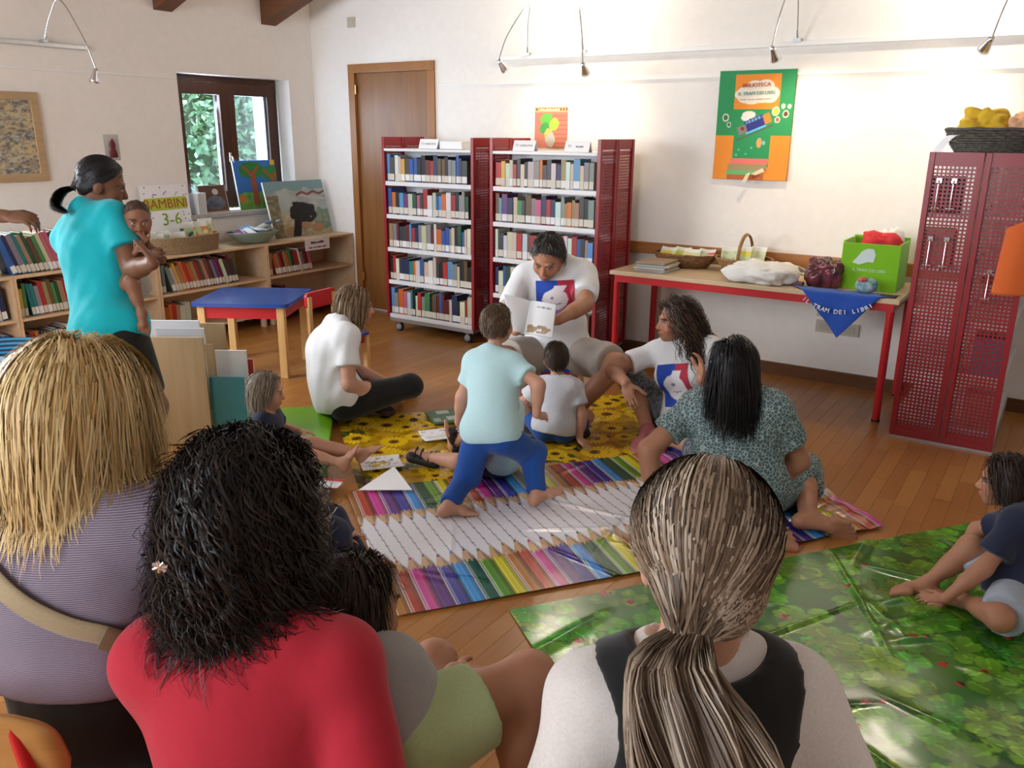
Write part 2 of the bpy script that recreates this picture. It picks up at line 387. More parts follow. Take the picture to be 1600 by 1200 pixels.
# ceiling beams running into the room from the window wall
for i, y in enumerate((5.38, 4.335, 3.29, 2.245, 1.2, .155, -.89, -1.935)):
    for s in (0, 1):
        fx = (lambda x: x) if s == 0 else (lambda x: XA + XR - x)
        b = MB().prism([(fx(XA), 2.545), (fx(XM), 2.545 + (XM - XA) * SLP), (fx(XM), 2.745 + (XM - XA) * SLP), (fx(XA), 2.745)][::1 if s == 0 else -1], y - .08, y + .08, lambda x, yy, z: (x, z, yy))
        struct('trim_%d' % (i * 2 + s + 2), b.mesh(), beam_m)
# outside: hedge, lawn and a white pier
hm = nmat('hedge_leaf', rough=.5, build=b_noise((.07, .22, .12), (.34, .55, .40), 9, 0))
def leaves(n, lo, hi, size):
    c = rng.uniform(lo, hi, (n, 3)); a = rng.normal(size=(n, 3)); a /= np.linalg.norm(a, axis=1)[:, None]
    b = np.cross(a, rng.normal(size=(n, 3))); b /= np.linalg.norm(b, axis=1)[:, None]; s = rng.uniform(.6, 1.4, (n, 1)) * size
    v = np.stack([c - a * s, c + b * s * .45, c + a * s, c - b * s * .45], 1).reshape(-1, 3)
    return mesh(v, np.arange(4 * n).reshape(-1, 4))
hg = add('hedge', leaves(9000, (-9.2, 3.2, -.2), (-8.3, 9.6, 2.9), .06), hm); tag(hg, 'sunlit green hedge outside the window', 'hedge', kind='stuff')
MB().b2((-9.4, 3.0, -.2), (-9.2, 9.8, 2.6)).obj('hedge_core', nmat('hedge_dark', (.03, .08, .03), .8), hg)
tag(MB().b2((-14, -4, -.3), (-6.51, 14, -.2)).obj('lawn', nmat('lawn', rough=.8, build=b_noise((.08, .16, .04), (.14, .24, .07), 5, .1))), 'green lawn outside the window', 'lawn')['kind'] = 'structure'
tag(MB().b2((-7.75, 6.42, -.2), (-7.5, 6.60, 2.9), .01).b2((-7.79, 6.38, -.2), (-7.46, 6.64, .1), .01).obj('pillar', nmat('pier_white', (.85, .85, .83), .8)), 'white sunlit pillar outside right window pane', 'pillar')
# ------------------------------------------------------------------ red metal bookcases
CN = {'black': (.012, .012, .014), 'charcoal': (.05, .05, .055), 'grey': (.25, .25, .26), 'white': (.68, .68, .66), 'cream': (.60, .53, .38), 'navy blue': (.02, .03, .10), 'blue': (.03, .11, .36),
      'sky blue': (.10, .33, .58), 'teal': (.02, .20, .22), 'dark green': (.02, .09, .05), 'green': (.06, .24, .08), 'yellow': (.62, .45, .05), 'orange': (.58, .16, .03),
      'red': (.42, .03, .03), 'maroon': (.14, .018, .025), 'pink': (.50, .13, .22), 'purple': (.13, .04, .18), 'brown': (.15, .075, .035), 'tan': (.38, .25, .13)}
BW = ['black'] * 5 + ['charcoal'] * 5 + ['grey'] * 5 + ['white'] * 8 + ['cream'] * 4 + ['navy blue'] * 4 + ['blue'] * 3 + ['sky blue'] * 2 + ['teal'] + ['dark green'] + ['green'] + ['yellow'] + ['orange'] * 2 + ['red'] * 3 + ['maroon'] * 3 + ['pink'] * 2 + ['purple'] * 2 + ['brown'] * 2 + ['tan'] * 2
NB = [0]
def book(label, group, col, th, h, d, loc, rot=(0, 0, 0), sticker=True, fixed=None):
    """spine faces local -Y, base on z=0, thickness along X"""
    c = tuple(min(1, x * .85 * random.uniform(.8, 1.2)) for x in CN[col])
    m = MB(); w = .0022
    m.box((0, -d / 2 + w / 2, h / 2), (th, w, h)); m.box((-th / 2 + w / 2, w / 2, h / 2), (w, d - w, h)); m.box((th / 2 - w / 2, w / 2, h / 2), (w, d - w, h))
    nf = len(m.f); m.box((0, 0, h / 2), (th - 2 * w, d - .008, h - .008))
    me = m.mesh(); me.materials.append(book_m); me.materials.append(pages_m)
    for p in me.polygons[nf:]: p.material_index = 1
    o = add('book', me, None, None, loc, rot); o.color = (*c, 1); tag(o, label, 'book', group); NB[0] += 1
    if sticker:
        s = MB().box((0, -d / 2 - .0006, .034), (th * .96, .0008, .05)).obj('spine_label', label_m, o); s.color = (.62, .58, .50, 1) if random.random() < .7 else (.74, .74, .74, 1)
    return o
def row(x0, x1, y, z, hmax, where, group, lean=0, seq=None, start=0, tall=(.7, .92), thick=(.022, .052)):
    x = x0; i = start
    while True:
        th = random.uniform(*thick)
        if x + th > x1: break
        col = seq[i - start] if seq and i - start < len(seq) else random.choice(BW)
        h = hmax * random.uniform(*tall); d = random.uniform(.13, .17)
        book('%s book, %s from the left, %s' % (col, ordinal(i), where), group, col, th, h, d, (x + th / 2, y + d / 2 + random.uniform(0, .008), z + .0012)); x += th + .0015; i += 1
    return i
def perforated(w, h, pitch=.02, hole=.011):
    nx = int(w / pitch); nz = int(h / pitch); mx = (w - nx * pitch) / 2; mz = (h - nz * pitch) / 2; q = (pitch - hole) / 2
    xs = [0.]; zs = [0.]
    for i in range(nx): xs += [mx + i * pitch + q, mx + i * pitch + q + hole]
    for i in range(nz): zs += [mz + i * pitch + q, mz + i * pitch + q + hole]
    xs.append(w); zs.append(h); nX = len(xs)
    v = [(x - w / 2, 0, z) for z in zs for x in xs]
    f = [(j * nX + i, j * nX + i + 1, (j + 1) * nX + i + 1, (j + 1) * nX + i) for j in range(len(zs) - 1) for i in range(nX - 1) if not (i % 2 and j % 2)]
    return mesh(v, f)
PANEL = perforated(.20, 1.40); PANEL.materials.append(red_metal)
def end_panel(root, x, y, z0, rotz):
    """perforated end of one half of a double sided unit: panel between two posts, facing local -Y"""
    e = add('end_panel', PANEL, None, root, (x, y, z0 + .035), (0, 0, rotz))
    sm = e.modifiers.new('thickness', 'SOLIDIFY'); sm.thickness = .0018
    p = MB()
    for s in (-1, 1): p.b2((s * .114 - .014, -.012, -.03), (s * .114 + .014, .014, 1.465), .002)
    p.b2((-.10, -.006, -.03), (.10, .008, 0)).b2((-.10, -.006, 1.40), (.10, .008, 1.465))
    p.obj('post_frame', red_metal, e)
    return e
def bookcase(label, X0, X1, Y0, shelves, where, grp, skip=()):
    D = .52; root = thing('bookcase', label, 'bookcase', ((X0 + X1) / 2, Y0 + D / 2, 0)); w = X1 - X0; ox, oy = root.location.x, root.location.y
    top = 1.525
    MB().b2((-w / 2 + .015, -D / 2, top - .02), (w / 2 - .015, D / 2, top), .003).obj('top_board', white_metal, root)
    for k, z in enumerate(shelves):
        MB().b2((-w / 2 + .015, -D / 2 + .005, z - .028), (w / 2 - .015, -.012, z), .003).b2((-w / 2 + .016, -D / 2 + .005, z - .033), (w / 2 - .016, -D / 2 + .012, z - .028)).obj('shelf', white_metal, root)
        MB().b2((-w / 2 + .015, .012, z - .028), (w / 2 - .015, D / 2 - .005, z), .003).obj('shelf', white_metal, root)
    MB().b2((-w / 2 + .016, -.003, .13), (w / 2 - .016, .003, top - .021)).obj('back_panel', white_metal, root)
    MB().b2((-w / 2 + .01, -D / 2 + .012, .088), (w / 2 - .01, D / 2 - .012, .122), .002).obj('base_frame', grey_metal, root)
    for sx in (-1, 1):
        for sy in (-1, 1):
            end_panel(root, sx * (w / 2), sy * .131, .115 if True else 0, PI / 2 * sx)
            c = MB(); cx, cy = sx * (w / 2 - .085), sy * (D / 2 - .05)
            c.b2((cx - .005, cy - .02, .055), (cx + .005, cy + .02, .0885)).b2((cx - .022, cy - .02, .078), (cx + .022, cy + .02, .0885))
            cs = c.obj('caster', grey_metal, root)
            MB().lathe([(.014, -.016), (.036, -.014), (.04, -.008), (.04, .008), (.036, .014), (.014, .016)], (cx, cy, .04), 20, Matrix.Rotation(PI / 2, 3, 'X')).obj('wheel', black_m, cs)
            MB().lathe([(.001, -.019), (.028, -.0185), (.028, .0185), (.001, .019)], (cx, cy, .04), 20, Matrix.Rotation(PI / 2, 3, 'X')).obj('hub', nmat('hub_grey', (.32, .34, .37), .5), cs)
    names = ['bottom', 'fourth', 'third', 'second', 'top']
    zs = list(shelves) + [top - .02]
    for k in range(5):
        if k in skip: continue
        z = shelves[k]; hm = zs[k + 1] - .028 - z if k < 4 else zs[5] - z
        row(X0 + .024, X1 - .022, Y0 + .02, z, min(hm * .98, .25), '%s shelf of %s bookcase' % (names[k], where), grp)
    return root
SH1 = (.155, .448, .723, .997, 1.265); SH2 = (.165, .47, .745, 1.012, 1.272)
random.seed(11)
bookcase('red metal bookcase on wheels full of books, beside the door', -4.82, -3.91, 5.28, SH1, 'left', 'books in the left red bookcase')
bookcase('red metal bookcase behind the seated reading man', -3.67, -2.77, 5.19, SH2, 'right', 'books in the right red bookcase', skip=())
# white shelf signs and little orange poster above the shelves
def shelf_sign(label, x, y, txt, w=.19, h=.075):
    s = thing('shelf_sign', label, 'sign', (x, y, 1.526), 0, 'signs on the bookcases')
    m = MB(); m.raw([(-w / 2, -.028, 0), (w / 2, -.028, 0), (w / 2, 0, h), (-w / 2, 0, h)], [(0, 1, 2, 3)]); m.raw([(-w / 2, .028, 0), (w / 2, .028, 0), (w / 2, 0, h), (-w / 2, 0, h)], [(3, 2, 1, 0)])
    o = m.obj('card', paper_w, s); md = o.modifiers.new('t', 'SOLIDIFY'); md.thickness = .0015
    n = Vector((0, -h, .028)).normalized()
    ig = nmat('ink_grey', (.18, .19, .22), .7)
    if txt: text_on('lettering', txt, .02, ig, s, Vector((.02, -.014, h * .5)) + n * .0012, (1, 0, 0), (0, .028, h), extrude=.0003)
    else: ink_line('lettering', ig, s, Vector((.025, -.014, h * .5)) + n * .001, (1, 0, 0), (0, .028, h), .07, .012, 1)
    lg = MB().tube([Vector((-.06 + .012 * math.cos(a), -.0145 + .1 * .012 * math.sin(a), h * .55 + .007 * math.sin(a))) + n * .001 for a in np.linspace(0, 2 * PI, 13)], .0012, 4, False); lg.obj('emblem', MATS['ink_grey'], s)
shelf_sign('white NARRATIVA sign on the left bookcase', -4.42, 5.40, 'NARRATIVA')
shelf_sign('white NARRATIVA sign at the left of the right bookcase', -3.46, 5.33, 'NARRATIVA')
shelf_sign('white card sign beside the small orange poster on the right bookcase', -3.02, 5.34, '', .2)
tag(MB().box((-4.2, 5.45, 1.554), (.22, .12, .055), bev=.004).box((-4.2, 5.45, 1.5835), (.222, .122, .004)).obj('white_box', paper_w), 'plain white cardboard box on top of left bookcase', 'box')

# ------------------------------------------------------------------ the double sided unit at the right
cab = thing('bookcase', 'tall red perforated bookcase end at the right with wire hooks', 'bookcase', (-.44, 5.41, 0))
def cabinet():
    w, L = .52, .90; y0 = -L / 2
    MB().b2((-w / 2, y0 + .01, 1.53), (w / 2, L / 2, 1.552), .003).obj('top_board', white_metal, cab)
    for z in (.12, .42, .70, .98, 1.26):
        for s in (-1, 1):
            a, b = sorted((s * .012, s * (w / 2 - .004))); MB().b2((a, y0 + .016, z - .025), (b, L / 2 - .002, z), .002).obj('shelf', white_metal, cab)
    MB().b2((-.003, y0 + .02, .12), (.003, L / 2 - .002, 1.529)).obj('back_panel', white_metal, cab)
    MB().b2((-w / 2 - .004, y0 - .016, .0), (w / 2 + .004, y0 + .012, .012), .001).b2((-w / 2, y0 + .012, .012), (w / 2, L / 2, .094)).obj('base_frame', grey_metal, cab)
    for s in (-1, 1):
        e = end_panel(cab, s * .131, y0, .043, 0); e.scale = (1, 1, 1.02)
        MB().b2((s * .131 - .128, -L / 2 - .012, .012), (s * .131 + .128, -L / 2 + .01, .0485), .001).obj('kick_plate', red_metal, cab)
cabinet()
for i, (x, z, rg) in enumerate(((-.634, 1.43, 'upper'), (-.564, 1.43, 'upper'), (-.634, 1.13, 'middle'), (-.556, 1.13, 'middle'), (-.335, .98, 'lower'))):
    y = 4.946
    hk = MB().tube([(0, 0, 0), (0, -.014, .0), (0, -.016, -.02), (0, -.016, -.135), (0, -.03, -.16), (0, -.075, -.155), (0, -.085, -.12)], .0035, 6)
    hk.b2((-.012, -.004, -.012), (.012, 0, .012)); hk.tube([(-.02, -.016, -.14), (.02, -.016, -.14)], .003, 6)
    o = hk.obj('wire_hook', chrome, None, (x, y, z))
    tag(o, ['chrome wire hook, left of the upper pair on red panel', 'chrome wire hook, right of the upper pair on red panel', 'chrome wire hook, left of the lower pair on red panel', 'chrome wire hook, right of the lower pair on red panel', 'chrome wire hook beside the orange cloth bag on red panel'][i], 'hook', 'wire hooks on the red panels')
def side_books():
    random.seed(5)
    for s, lst in ((1, (.42, .12)), (-1, (.98, 1.26))):
        for q, z in enumerate(lst):
            y = 4.99
            for i in range(3):
                th = random.uniform(.03, .05); col = random.choice(BW); d = .16; h = random.uniform(.17, .22)
                if s == 1 and q == 0 and i == 0: col, th = 'sky blue', .05
                if s == 1 and q == 0 and i == 1: col = 'navy blue'
                x = -.44 + s * (.26 - d / 2 - .01)
                book('%s book, %s from the front, %s of the tall right-hand unit' % (col, ordinal(i), ('lowest row', 'second row', 'third row', 'fourth row')[q] + (' on the right side' if s > 0 else ' on the left side')).replace('from the front', 'from front') if False else
                     '%s book, %s in %s row, %s side of right-hand red unit' % (col, ordinal(i), ORD[q], 'right' if s > 0 else 'left'), 'books in the right-hand red unit', col, th, h, d, (x, y + th / 2, z + .0012), (0, 0, s * PI / 2))
                y += th + .001
side_books()
# basket, felt and hanging bag on that unit
def woven(root, name, mat, prof, n=40, sx=1, sy=1, amp=.004, rows=14, loc=(0, 0, 0)):
    """basket wall woven from horizontal strands over stakes"""
    m = MB(); zs = np.linspace(0, 1, rows)
    def rad(t):
        k = t * (len(prof) - 1); i = min(int(k), len(prof) - 2); f = k - i
        return prof[i][0] * (1 - f) + prof[i + 1][0] * f, prof[i][1] * (1 - f) + prof[i + 1][1] * f
    hh = prof[-1][1] - prof[0][1]
    for j, t in enumerate(zs):
        r, z = rad(t); pts = []
        for k in range(n * 2 + 1):
            a = PI * k / n; q = r + amp * math.cos(a * n / 2 + PI * j); pts.append((q * math.cos(a) * sx, q * math.sin(a) * sy, z))
        m.tube(pts, hh / rows * .62, 5, False)
    for k in range(n // 2):
        a = 4 * PI * k / n; m.tube([(rad(t)[0] * math.cos(a) * sx, rad(t)[0] * math.sin(a) * sy, rad(t)[1]) for t in (0, .5, 1)], .0035, 5)
    m.lathe([(.001, prof[0][1]), (prof[0][0], prof[0][1])], (0, 0, 0), 32, None, sx, sy)
    return m.obj(name, mat, root, loc)
def rim(root, mat, r, z, sx, sy, t=.007):
    MB().tube([(r * math.cos(a) * sx, r * math.sin(a) * sy, z + .002 * math.sin(9 * a)) for a in np.linspace(0, 2 * PI, 49)], t, 6, False).obj('rim', mat, root)
grey_wick = nmat('grey_willow', rough=.7, build=b_noise((.035, .033, .03), (.12, .11, .095), 60, .3))
bk = thing('basket', 'dark grey woven basket on top of tall red unit', 'basket', (-.44, 5.22, 1.555))
woven(bk, 'weave', grey_wick, [(.15, .006), (.185, .06), (.21, .13)], 40, 1.1, .75, .004, 12); rim(bk, grey_wick, .212, .132, 1.1, .75, .009)
def draped(name, label, cat, mat, loc, size, bend, thick=.003, n=24, parent=None):
    """a cloth piece: grid bent by bend(u,v)->(x,y,z)"""
    u, v = np.meshgrid(np.linspace(0, 1, n), np.linspace(0, 1, n)); u = u.ravel(); v = v.ravel()
    P = np.stack(bend(u, v), 1); i = (np.arange(n - 1)[:, None] * n + np.arange(n - 1)[None]).ravel()
    me = mesh(P, np.stack([i, i + 1, i + n + 1, i + n], 1), True)
    o = add(name, me, mat, parent, loc); md = o.modifiers.new('t', 'SOLIDIFY'); md.thickness = thick
    if cat: tag(o, label, cat)
    return o
yel = nmat('yellow_felt', rough=.9, build=b_cloth((.75, .48, .03)))
draped('paper_strip', 'white paper strip curling off the grey basket', 'paper', paper_w, (-.665, 5.17, 1.557), 0, lambda u, v: (-.06 + .09 * u + v * .045, -.05 * u - v * .02, .10 * np.sin(u * 1.57)), .001)
bag = thing('cloth_bag', 'orange cloth bag hanging on the tall red unit', 'bag', (-.215, 4.885, 1.31))
orange_c = nmat('orange_cloth', rough=.85, build=b_cloth((.72, .14, .025)))
draped('bag_body', None, None, orange_c, (0, 0, 0), 0, lambda u, v: (-.09 + .33 * u + .02 * (1 - v), -.015 * np.sin(u * 9) - .02 * v * (1 - v) * 2, -.43 * v - .10 * np.clip(.5 - u, 0, 1) * (1 - v) * 2), .012, parent=bag)
ink_line('lettering', text_w, bag, (.11, -.05, -.29), (1, 0, 0), (0, 0, 1), .12, .03, 2, .012)

# ------------------------------------------------------------------ work table with its load
tb = thing('table', 'long wood-topped table with red steel frame against the far wall', 'table', (-1.70, 5.49, 0))
MB().box((0, 0, .735), (1.86, .70, .028), bev=.004).obj('tabletop', nmat('table_laminate', rough=.4, build=b_wood((.55, .40, .24), (.64, .48, .30), 0)), tb)
MB().b2((-.90, -.33, .672), (.90, -.30, .721)).b2((-.90, .30, .672), (.90, .33, .721)).b2((-.90, -.30, .672), (-.87, .30, .721)).b2((.87, -.30, .672), (.90, .30, .721)).obj('apron', red_paint, tb)
for sx in (-1, 1):
    for sy in (-1, 1):
        MB().tube([(sx * .885, sy * .315, .004), (sx * .885, sy * .315, .672)], .023, 14).obj('leg', red_paint, tb)
        MB().tube([(sx * .885, sy * .315, 0), (sx * .885, sy * .315, .012)], .025, 14).obj('foot_cap', black_m, tb)
TZ = .7495
random.seed(3)
z = TZ
MAGC = ['grey', 'white', 'tan', 'white', 'sky blue', 'cream', 'grey', 'tan']
for i in range(8):
    th = random.uniform(.006, .011); c = MAGC[i]
    o = MB().box((0, 0, th / 2), (random.uniform(.20, .23), random.uniform(.24, .27), th - .0006)).obj('magazine', book_m, None, (-2.36 + random.uniform(-.012, .012), 5.33 + random.uniform(-.01, .01), z), (0, 0, random.uniform(-.12, .12)))
    o.color = (*[x * .8 + .05 for x in CN[c]], 1); tag(o, '%s magazine, %s from the bottom of the stack on the table' % (c, ORD[i]), 'magazine', 'magazine stack on the table'); z += th
def leaflet(label, loc, rot, col, size=(.10, .15), group='leaflets in the table baskets', mat=None):
    def fn(u, v):
        n = vnoise(u * 5, v * 7, int(abs(loc[0]) * 977)); k = (n > .55)[:, None]; c = np.where(k, np.array(col), np.array((.55, .62, .38))); c[(v > .8)] = (.72, .72, .66); return c[:, 0], c[:, 1], c[:, 2]
    me = printed_sheet(fn, 16, 22, lambda u, v: ((u - .5) * size[0], .012 * np.sin(u * 3), v * size[1]))
    o = add('leaflet', me, vcol, None, loc, rot); md = o.modifiers.new('t', 'SOLIDIFY'); md.thickness = .0012; tag(o, label, 'leaflet', group); return o
b1 = thing('basket', 'long wicker tray basket of yellow leaflets at the left of table', 'basket', (-2.28, 5.62, TZ + .001))
woven(b1, 'weave', wicker_m, [(.14, .006), (.17, .04), (.20, .085)], 36, 1.15, .72, .003, 9); rim(b1, wicker_m, .20, .09, 1.15, .72)
YL = ((.72, .58, .08), (.55, .62, .10), (.70, .62, .30), (.60, .10, .10))
for i, x in enumerate((-2.42, -2.33, -2.24, -2.15)):
    leaflet('%s leaflet, %s from the left in the long wicker basket' % (('yellow', 'red and yellow', 'pale green', 'lime green')[i], ORD[i]), (x, 5.585 + .045 * (i % 2), TZ + .03), (-.75, 0, 0), YL[i], (.12, .13))
b2 = thing('basket', 'round wicker basket with arched handle on the table', 'basket', (-1.85, 5.62, TZ + .001))
woven(b2, 'weave', nmat('wicker_light', rough=.6, build=b_noise((.16, .075, .025), (.38, .21, .08), 60, .3)), [(.12, .006), (.15, .04), (.175, .085)], 36, 1.1, .9, .003, 9); rim(b2, MATS['wicker_light'], .176, .09, 1.1, .9)
MB().tube([(0, .158 * math.cos(t) * .95, .085 + .17 * math.sin(t)) for t in np.linspace(0, PI, 20)], .008, 6).tube([(.01, .152 * math.cos(t) * .95, .085 + .165 * math.sin(t)) for t in np.linspace(0, PI, 20)], .006, 6).obj('handle', MATS['wicker_light'], b2)
for i, x in enumerate((-1.94, -1.87, -1.79)):
    leaflet('%s leaflet in the round wicker basket, %s from left' % (('pale green', 'yellow', 'grey green')[i], ORD[i]), (x, 5.56 + .05 * i, TZ + .03), (-.4, 0, .25 - .2 * i), ((.42, .48, .30), (.70, .60, .06), (.45, .47, .33))[i], (.11, .15))
# soft lumps: superellipsoid sheets with noise
def lump(name, label, cat, mat, loc, size, rotz=0, e=.55, amp=.08, freq=3., seed=1, parent=None, nu=44, nv=26, flat=True):
    u, v = np.meshgrid(np.linspace(-PI, PI, nu, endpoint=False), np.linspace(-PI / 2, PI / 2, nv)); u = u.ravel(); v = v.ravel()
    sp = lambda a, p: np.sign(a) * np.abs(a) ** p
    x = sp(np.cos(v), e) * sp(np.cos(u), e); y = sp(np.cos(v), e) * sp(np.sin(u), e); zz = sp(np.sin(v), e)
    nn = (vnoise(x * freq + 10 + zz, y * freq + 10, seed) - .5) * 2 + .5 * (vnoise(x * freq * 2.7 + 30, y * freq * 2.7 + zz * 3 + 30, seed + 1) - .5) * 2
    s = 1 + amp * nn; P = np.stack([x * s * size[0] / 2, y * s * size[1] / 2, zz * s * size[2] / 2], 1)
    if flat: P[:, 2] = np.maximum(P[:, 2], -size[2] / 2 * .92); P[:, 2] += size[2] / 2 * .92
    F = [(j * nu + i, j * nu + (i + 1) % nu, (j + 1) * nu + (i + 1) % nu, (j + 1) * nu + i) for j in range(nv - 1) for i in range(nu)]
    o = add(name, mesh(P, np.array(F), True), mat, parent, loc, (0, 0, rotz))
    if cat: tag(o, label, cat)
    return o
lump('felt_cloth', 'yellow felt cloth heaped in the grey basket', 'cloth', yel, (-.50, 5.22, 1.60), (.23, .17, .19), .2, .8, .34, 1.6, 41, None, 60, 36)
lump('felt_cloth', 'peach felt cloth beside the yellow one in grey basket', 'cloth', nmat('peach_felt', rough=.9, build=b_cloth((.75, .42, .24))), (-.30, 5.21, 1.60), (.15, .16, .18), .1, .8, .30, 1.7, 42, None, 60, 36)
wb_m = nmat('white_canvas', rough=.9, build=b_cloth((.78, .76, .72)))
tote = thing('tote_bag', 'white canvas tote bag lying flat on the table', 'bag', (-1.63, 5.31, TZ))
lump('bag_body', None, None, wb_m, (0, 0, 0), (.44, .36, .13), -.15, .75, .16, 2.6, 4, tote, 70, 40)
MB().tube(spline([(.12, .1, .10), (.18, .2, .085), (.24, .19, .05), (.23, .06, .06)], 6), .011, 6, True, .4).obj('strap', wb_m, tote)
tag(MB().box((-1.40, 5.29, TZ + .0125), (.09, .055, .024), bev=.006).box((-1.40, 5.2615, TZ + .0125), (.086, .002, .004)).obj('wallet', nmat('brown_leather', (.17, .05, .022), .45)), 'small brown leather wallet on the table', 'wallet')
foil = nmat('crinkled_plastic', rough=.18, spec=.7, build=b_noise((.012, .010, .012), (.22, .04, .05), 16, .8))
lump('plastic_bag', 'crumpled dark maroon plastic bag in front of green box', 'bag', foil, (-1.245, 5.36, TZ), (.22, .19, .18), .2, .8, .26, 2.4, 9, None, 70, 44)
felt_g = nmat('green_felt', rough=.85, build=b_cloth((.21, .52, .012)))
gb = thing('felt_box', 'bright green fabric box with white print on the table', 'box', (-1.00, 5.52, TZ))
g = MB(); w, d, h, t = .33, .30, .28, .012
for lo, hi in (((-w / 2, -d / 2, 0), (w / 2, -d / 2 + t, h)), ((-w / 2, d / 2 - t, 0), (w / 2, d / 2, h + .02)), ((-w / 2, -d / 2 + t, 0), (-w / 2 + t, d / 2 - t, h + .012)), ((w / 2 - t, -d / 2 + t, 0), (w / 2, d / 2 - t, h + .005)), ((-w / 2 + t, -d / 2 + t, 0), (w / 2 - t, d / 2 - t, t))): g.b2(lo, hi, .003)
g.obj('walls', felt_g, gb)
def blob2d(name, poly, mat, parent, origin, ux, uy, th=.0012):
    ux = Vector(ux).normalized(); uy = Vector(uy).normalized(); nz = ux.cross(uy); o = Vector(origin)
    return MB().prism(poly, 0, th, lambda x, y, z: o + ux * x + uy * y + nz * z).obj(name, mat, parent)
print_w = nmat('pale_print', (.62, .72, .70), .8)
blob2d('printed_figure', [(-.07, -.03), (-.03, -.045), (.02, -.03), (.05, -.035), (.06, .01), (.045, .045), (.01, .05), (-.02, .035), (-.045, .0)], print_w, gb, (-.03, -d / 2 - .0012, .20), (1, 0, .1), (0, 0, 1))
text_on('lettering', 'IL TRAM DEI LIBRI', .024, print_w, gb, (-.0, -d / 2 - .001, .12), (1, 0, 0), (0, 0, 1))
lump('cloth_bundle', 'red and white cloth bundle inside the green box', 'cloth', nmat('red_cloth', rough=.8, build=b_noise((.60, .02, .03), (.66, .06, .05), 6, .1)), (-.98, 5.50, TZ + .19), (.23, .20, .16), .3, .8, .18, 2.6, 21)
lump('cloth_bundle', 'white cloth peeking out behind red cloth in green box', 'cloth', wb_m, (-.93, 5.56, TZ + .2), (.14, .12, .17), .1, .8, .18, 2.6, 22)
# blue bandana hanging over the edge
bd = thing('bandana', 'blue triangular bandana with white lettering hanging off the table', 'cloth', (-1.10, 5.14, TZ))
def band():
    n = 26; V = []; F = []; blue = nmat('blue_cotton', rough=.8, build=b_cloth((.012, .075, .42)))
    for j in range(n):
        for i in range(n):
            v = j / (n - 1); u = i / (n - 1); wdt = .64 * (1 - v); s = v * .38
            x = (u - .5) * wdt + .02 * v; fold = .010 * math.sin(x * 30 + v * 4) * v
            if s < .12: y, zz = .12 - s - .004, .004 + .004 * math.sin(x * 25) ** 2
            else: y, zz = -.006 - .012 + fold - .01 * math.sin((s - .12) * 6), -(s - .12) + .004
            V.append((x, y, zz))
    for j in range(n - 1):
        for i in range(n - 1): F.append((j * n + i, j * n + i + 1, (j + 1) * n + i + 1, (j + 1) * n + i))
    o = add('cloth', mesh(V, F, True), blue, bd); md = o.modifiers.new('t', 'SOLIDIFY'); md.thickness = .002
    s = 'IL TRAM DEI LIBRI'
    for k, ch in enumerate(s):
        if ch == ' ': continue
        a = (k - 8) * .085; text_on('letter', ch, .036, text_w, bd, (.0 + .30 * math.sin(a), -.042 - .006, .16 - .26 * math.cos(a)), (math.cos(a), 0, math.sin(a)), (-math.sin(a), 0, math.cos(a)), extrude=.006)
band()
pch = thing('pouch', 'small teal patterned pouch on the blue bandana', 'pouch', (-.975, 5.24, TZ + .012))
lump('pouch_body', None, None, nmat('teal_print', rough=.7, build=b_noise((.03, .25, .30), (.45, .50, .50), 26, .1)), (0, 0, 0), (.12, .09, .085), .2, .8, .1, 3, 31, pch)
lump('bow', None, None, nmat('pink_ribbon', (.55, .12, .12), .6), (-.02, -.03, .06), (.05, .04, .03), .4, .8, .2, 3, 32, pch)
tag(MB().b2((-.885, 5.18, TZ), (-.80, 5.235, TZ + .012), .004).b2((-.90, 5.20, TZ), (-.885, 5.215, TZ + .008), .002).obj('sunglasses_case', black_m), 'flat black case at the right table corner', 'case')
# ------------------------------------------------------------------ low shelving along the window wall
SX0, SX1, STZ = -6.18, -5.77, .72
def shelf_unit(label, y0, y1):
    r = thing('shelf_unit', label, 'shelf', ((SX0 + SX1) / 2, (y0 + y1) / 2, 0), 0, 'low shelf units along the window wall')
    w = (y1 - y0) / 2 - .001; d = (SX1 - SX0) / 2; t = .018
    MB().b2((-d, -w, STZ - t), (d, w, STZ), .002).obj('top_board', beige_wood, r)
    MB().b2((-d, -w, .12 - t), (d, w, .12), .002).obj('shelf', beige_wood, r); MB().b2((-d + .004, -w + t, .43 - t), (d - .004, w - t, .43), .002).obj('shelf', beige_wood, r)
    for s in (-1, 1): a, b = sorted((s * w, s * (w - t))); MB().b2((-d, a, .12), (d, b, STZ - t), .002).obj('side_panel', beige_wood, r)
    MB().b2((-d, -w + t, .12), (-d + .006, w - t, STZ - t)).obj('back_panel', beige_wood, r)
    for sx in (-1, 1):
        for sy in (-1, 1): MB().tube([(sx * (d - .05), sy * (w - .05), 0), (sx * (d - .05), sy * (w - .05), .102)], .028, 14).obj('leg', beige_wood, r)
UY = [.57, 1.64, 2.70, 3.755, 4.81, 5.868]
for i, l in enumerate(('low birch shelf unit at the left edge behind the blue basket', 'low birch shelf unit behind the standing woman', 'low birch shelf unit under the straw basket and window', 'low birch shelf unit in the corner under the jungle painting')):
    shelf_unit(l, UY[i + 1], UY[i + 2])
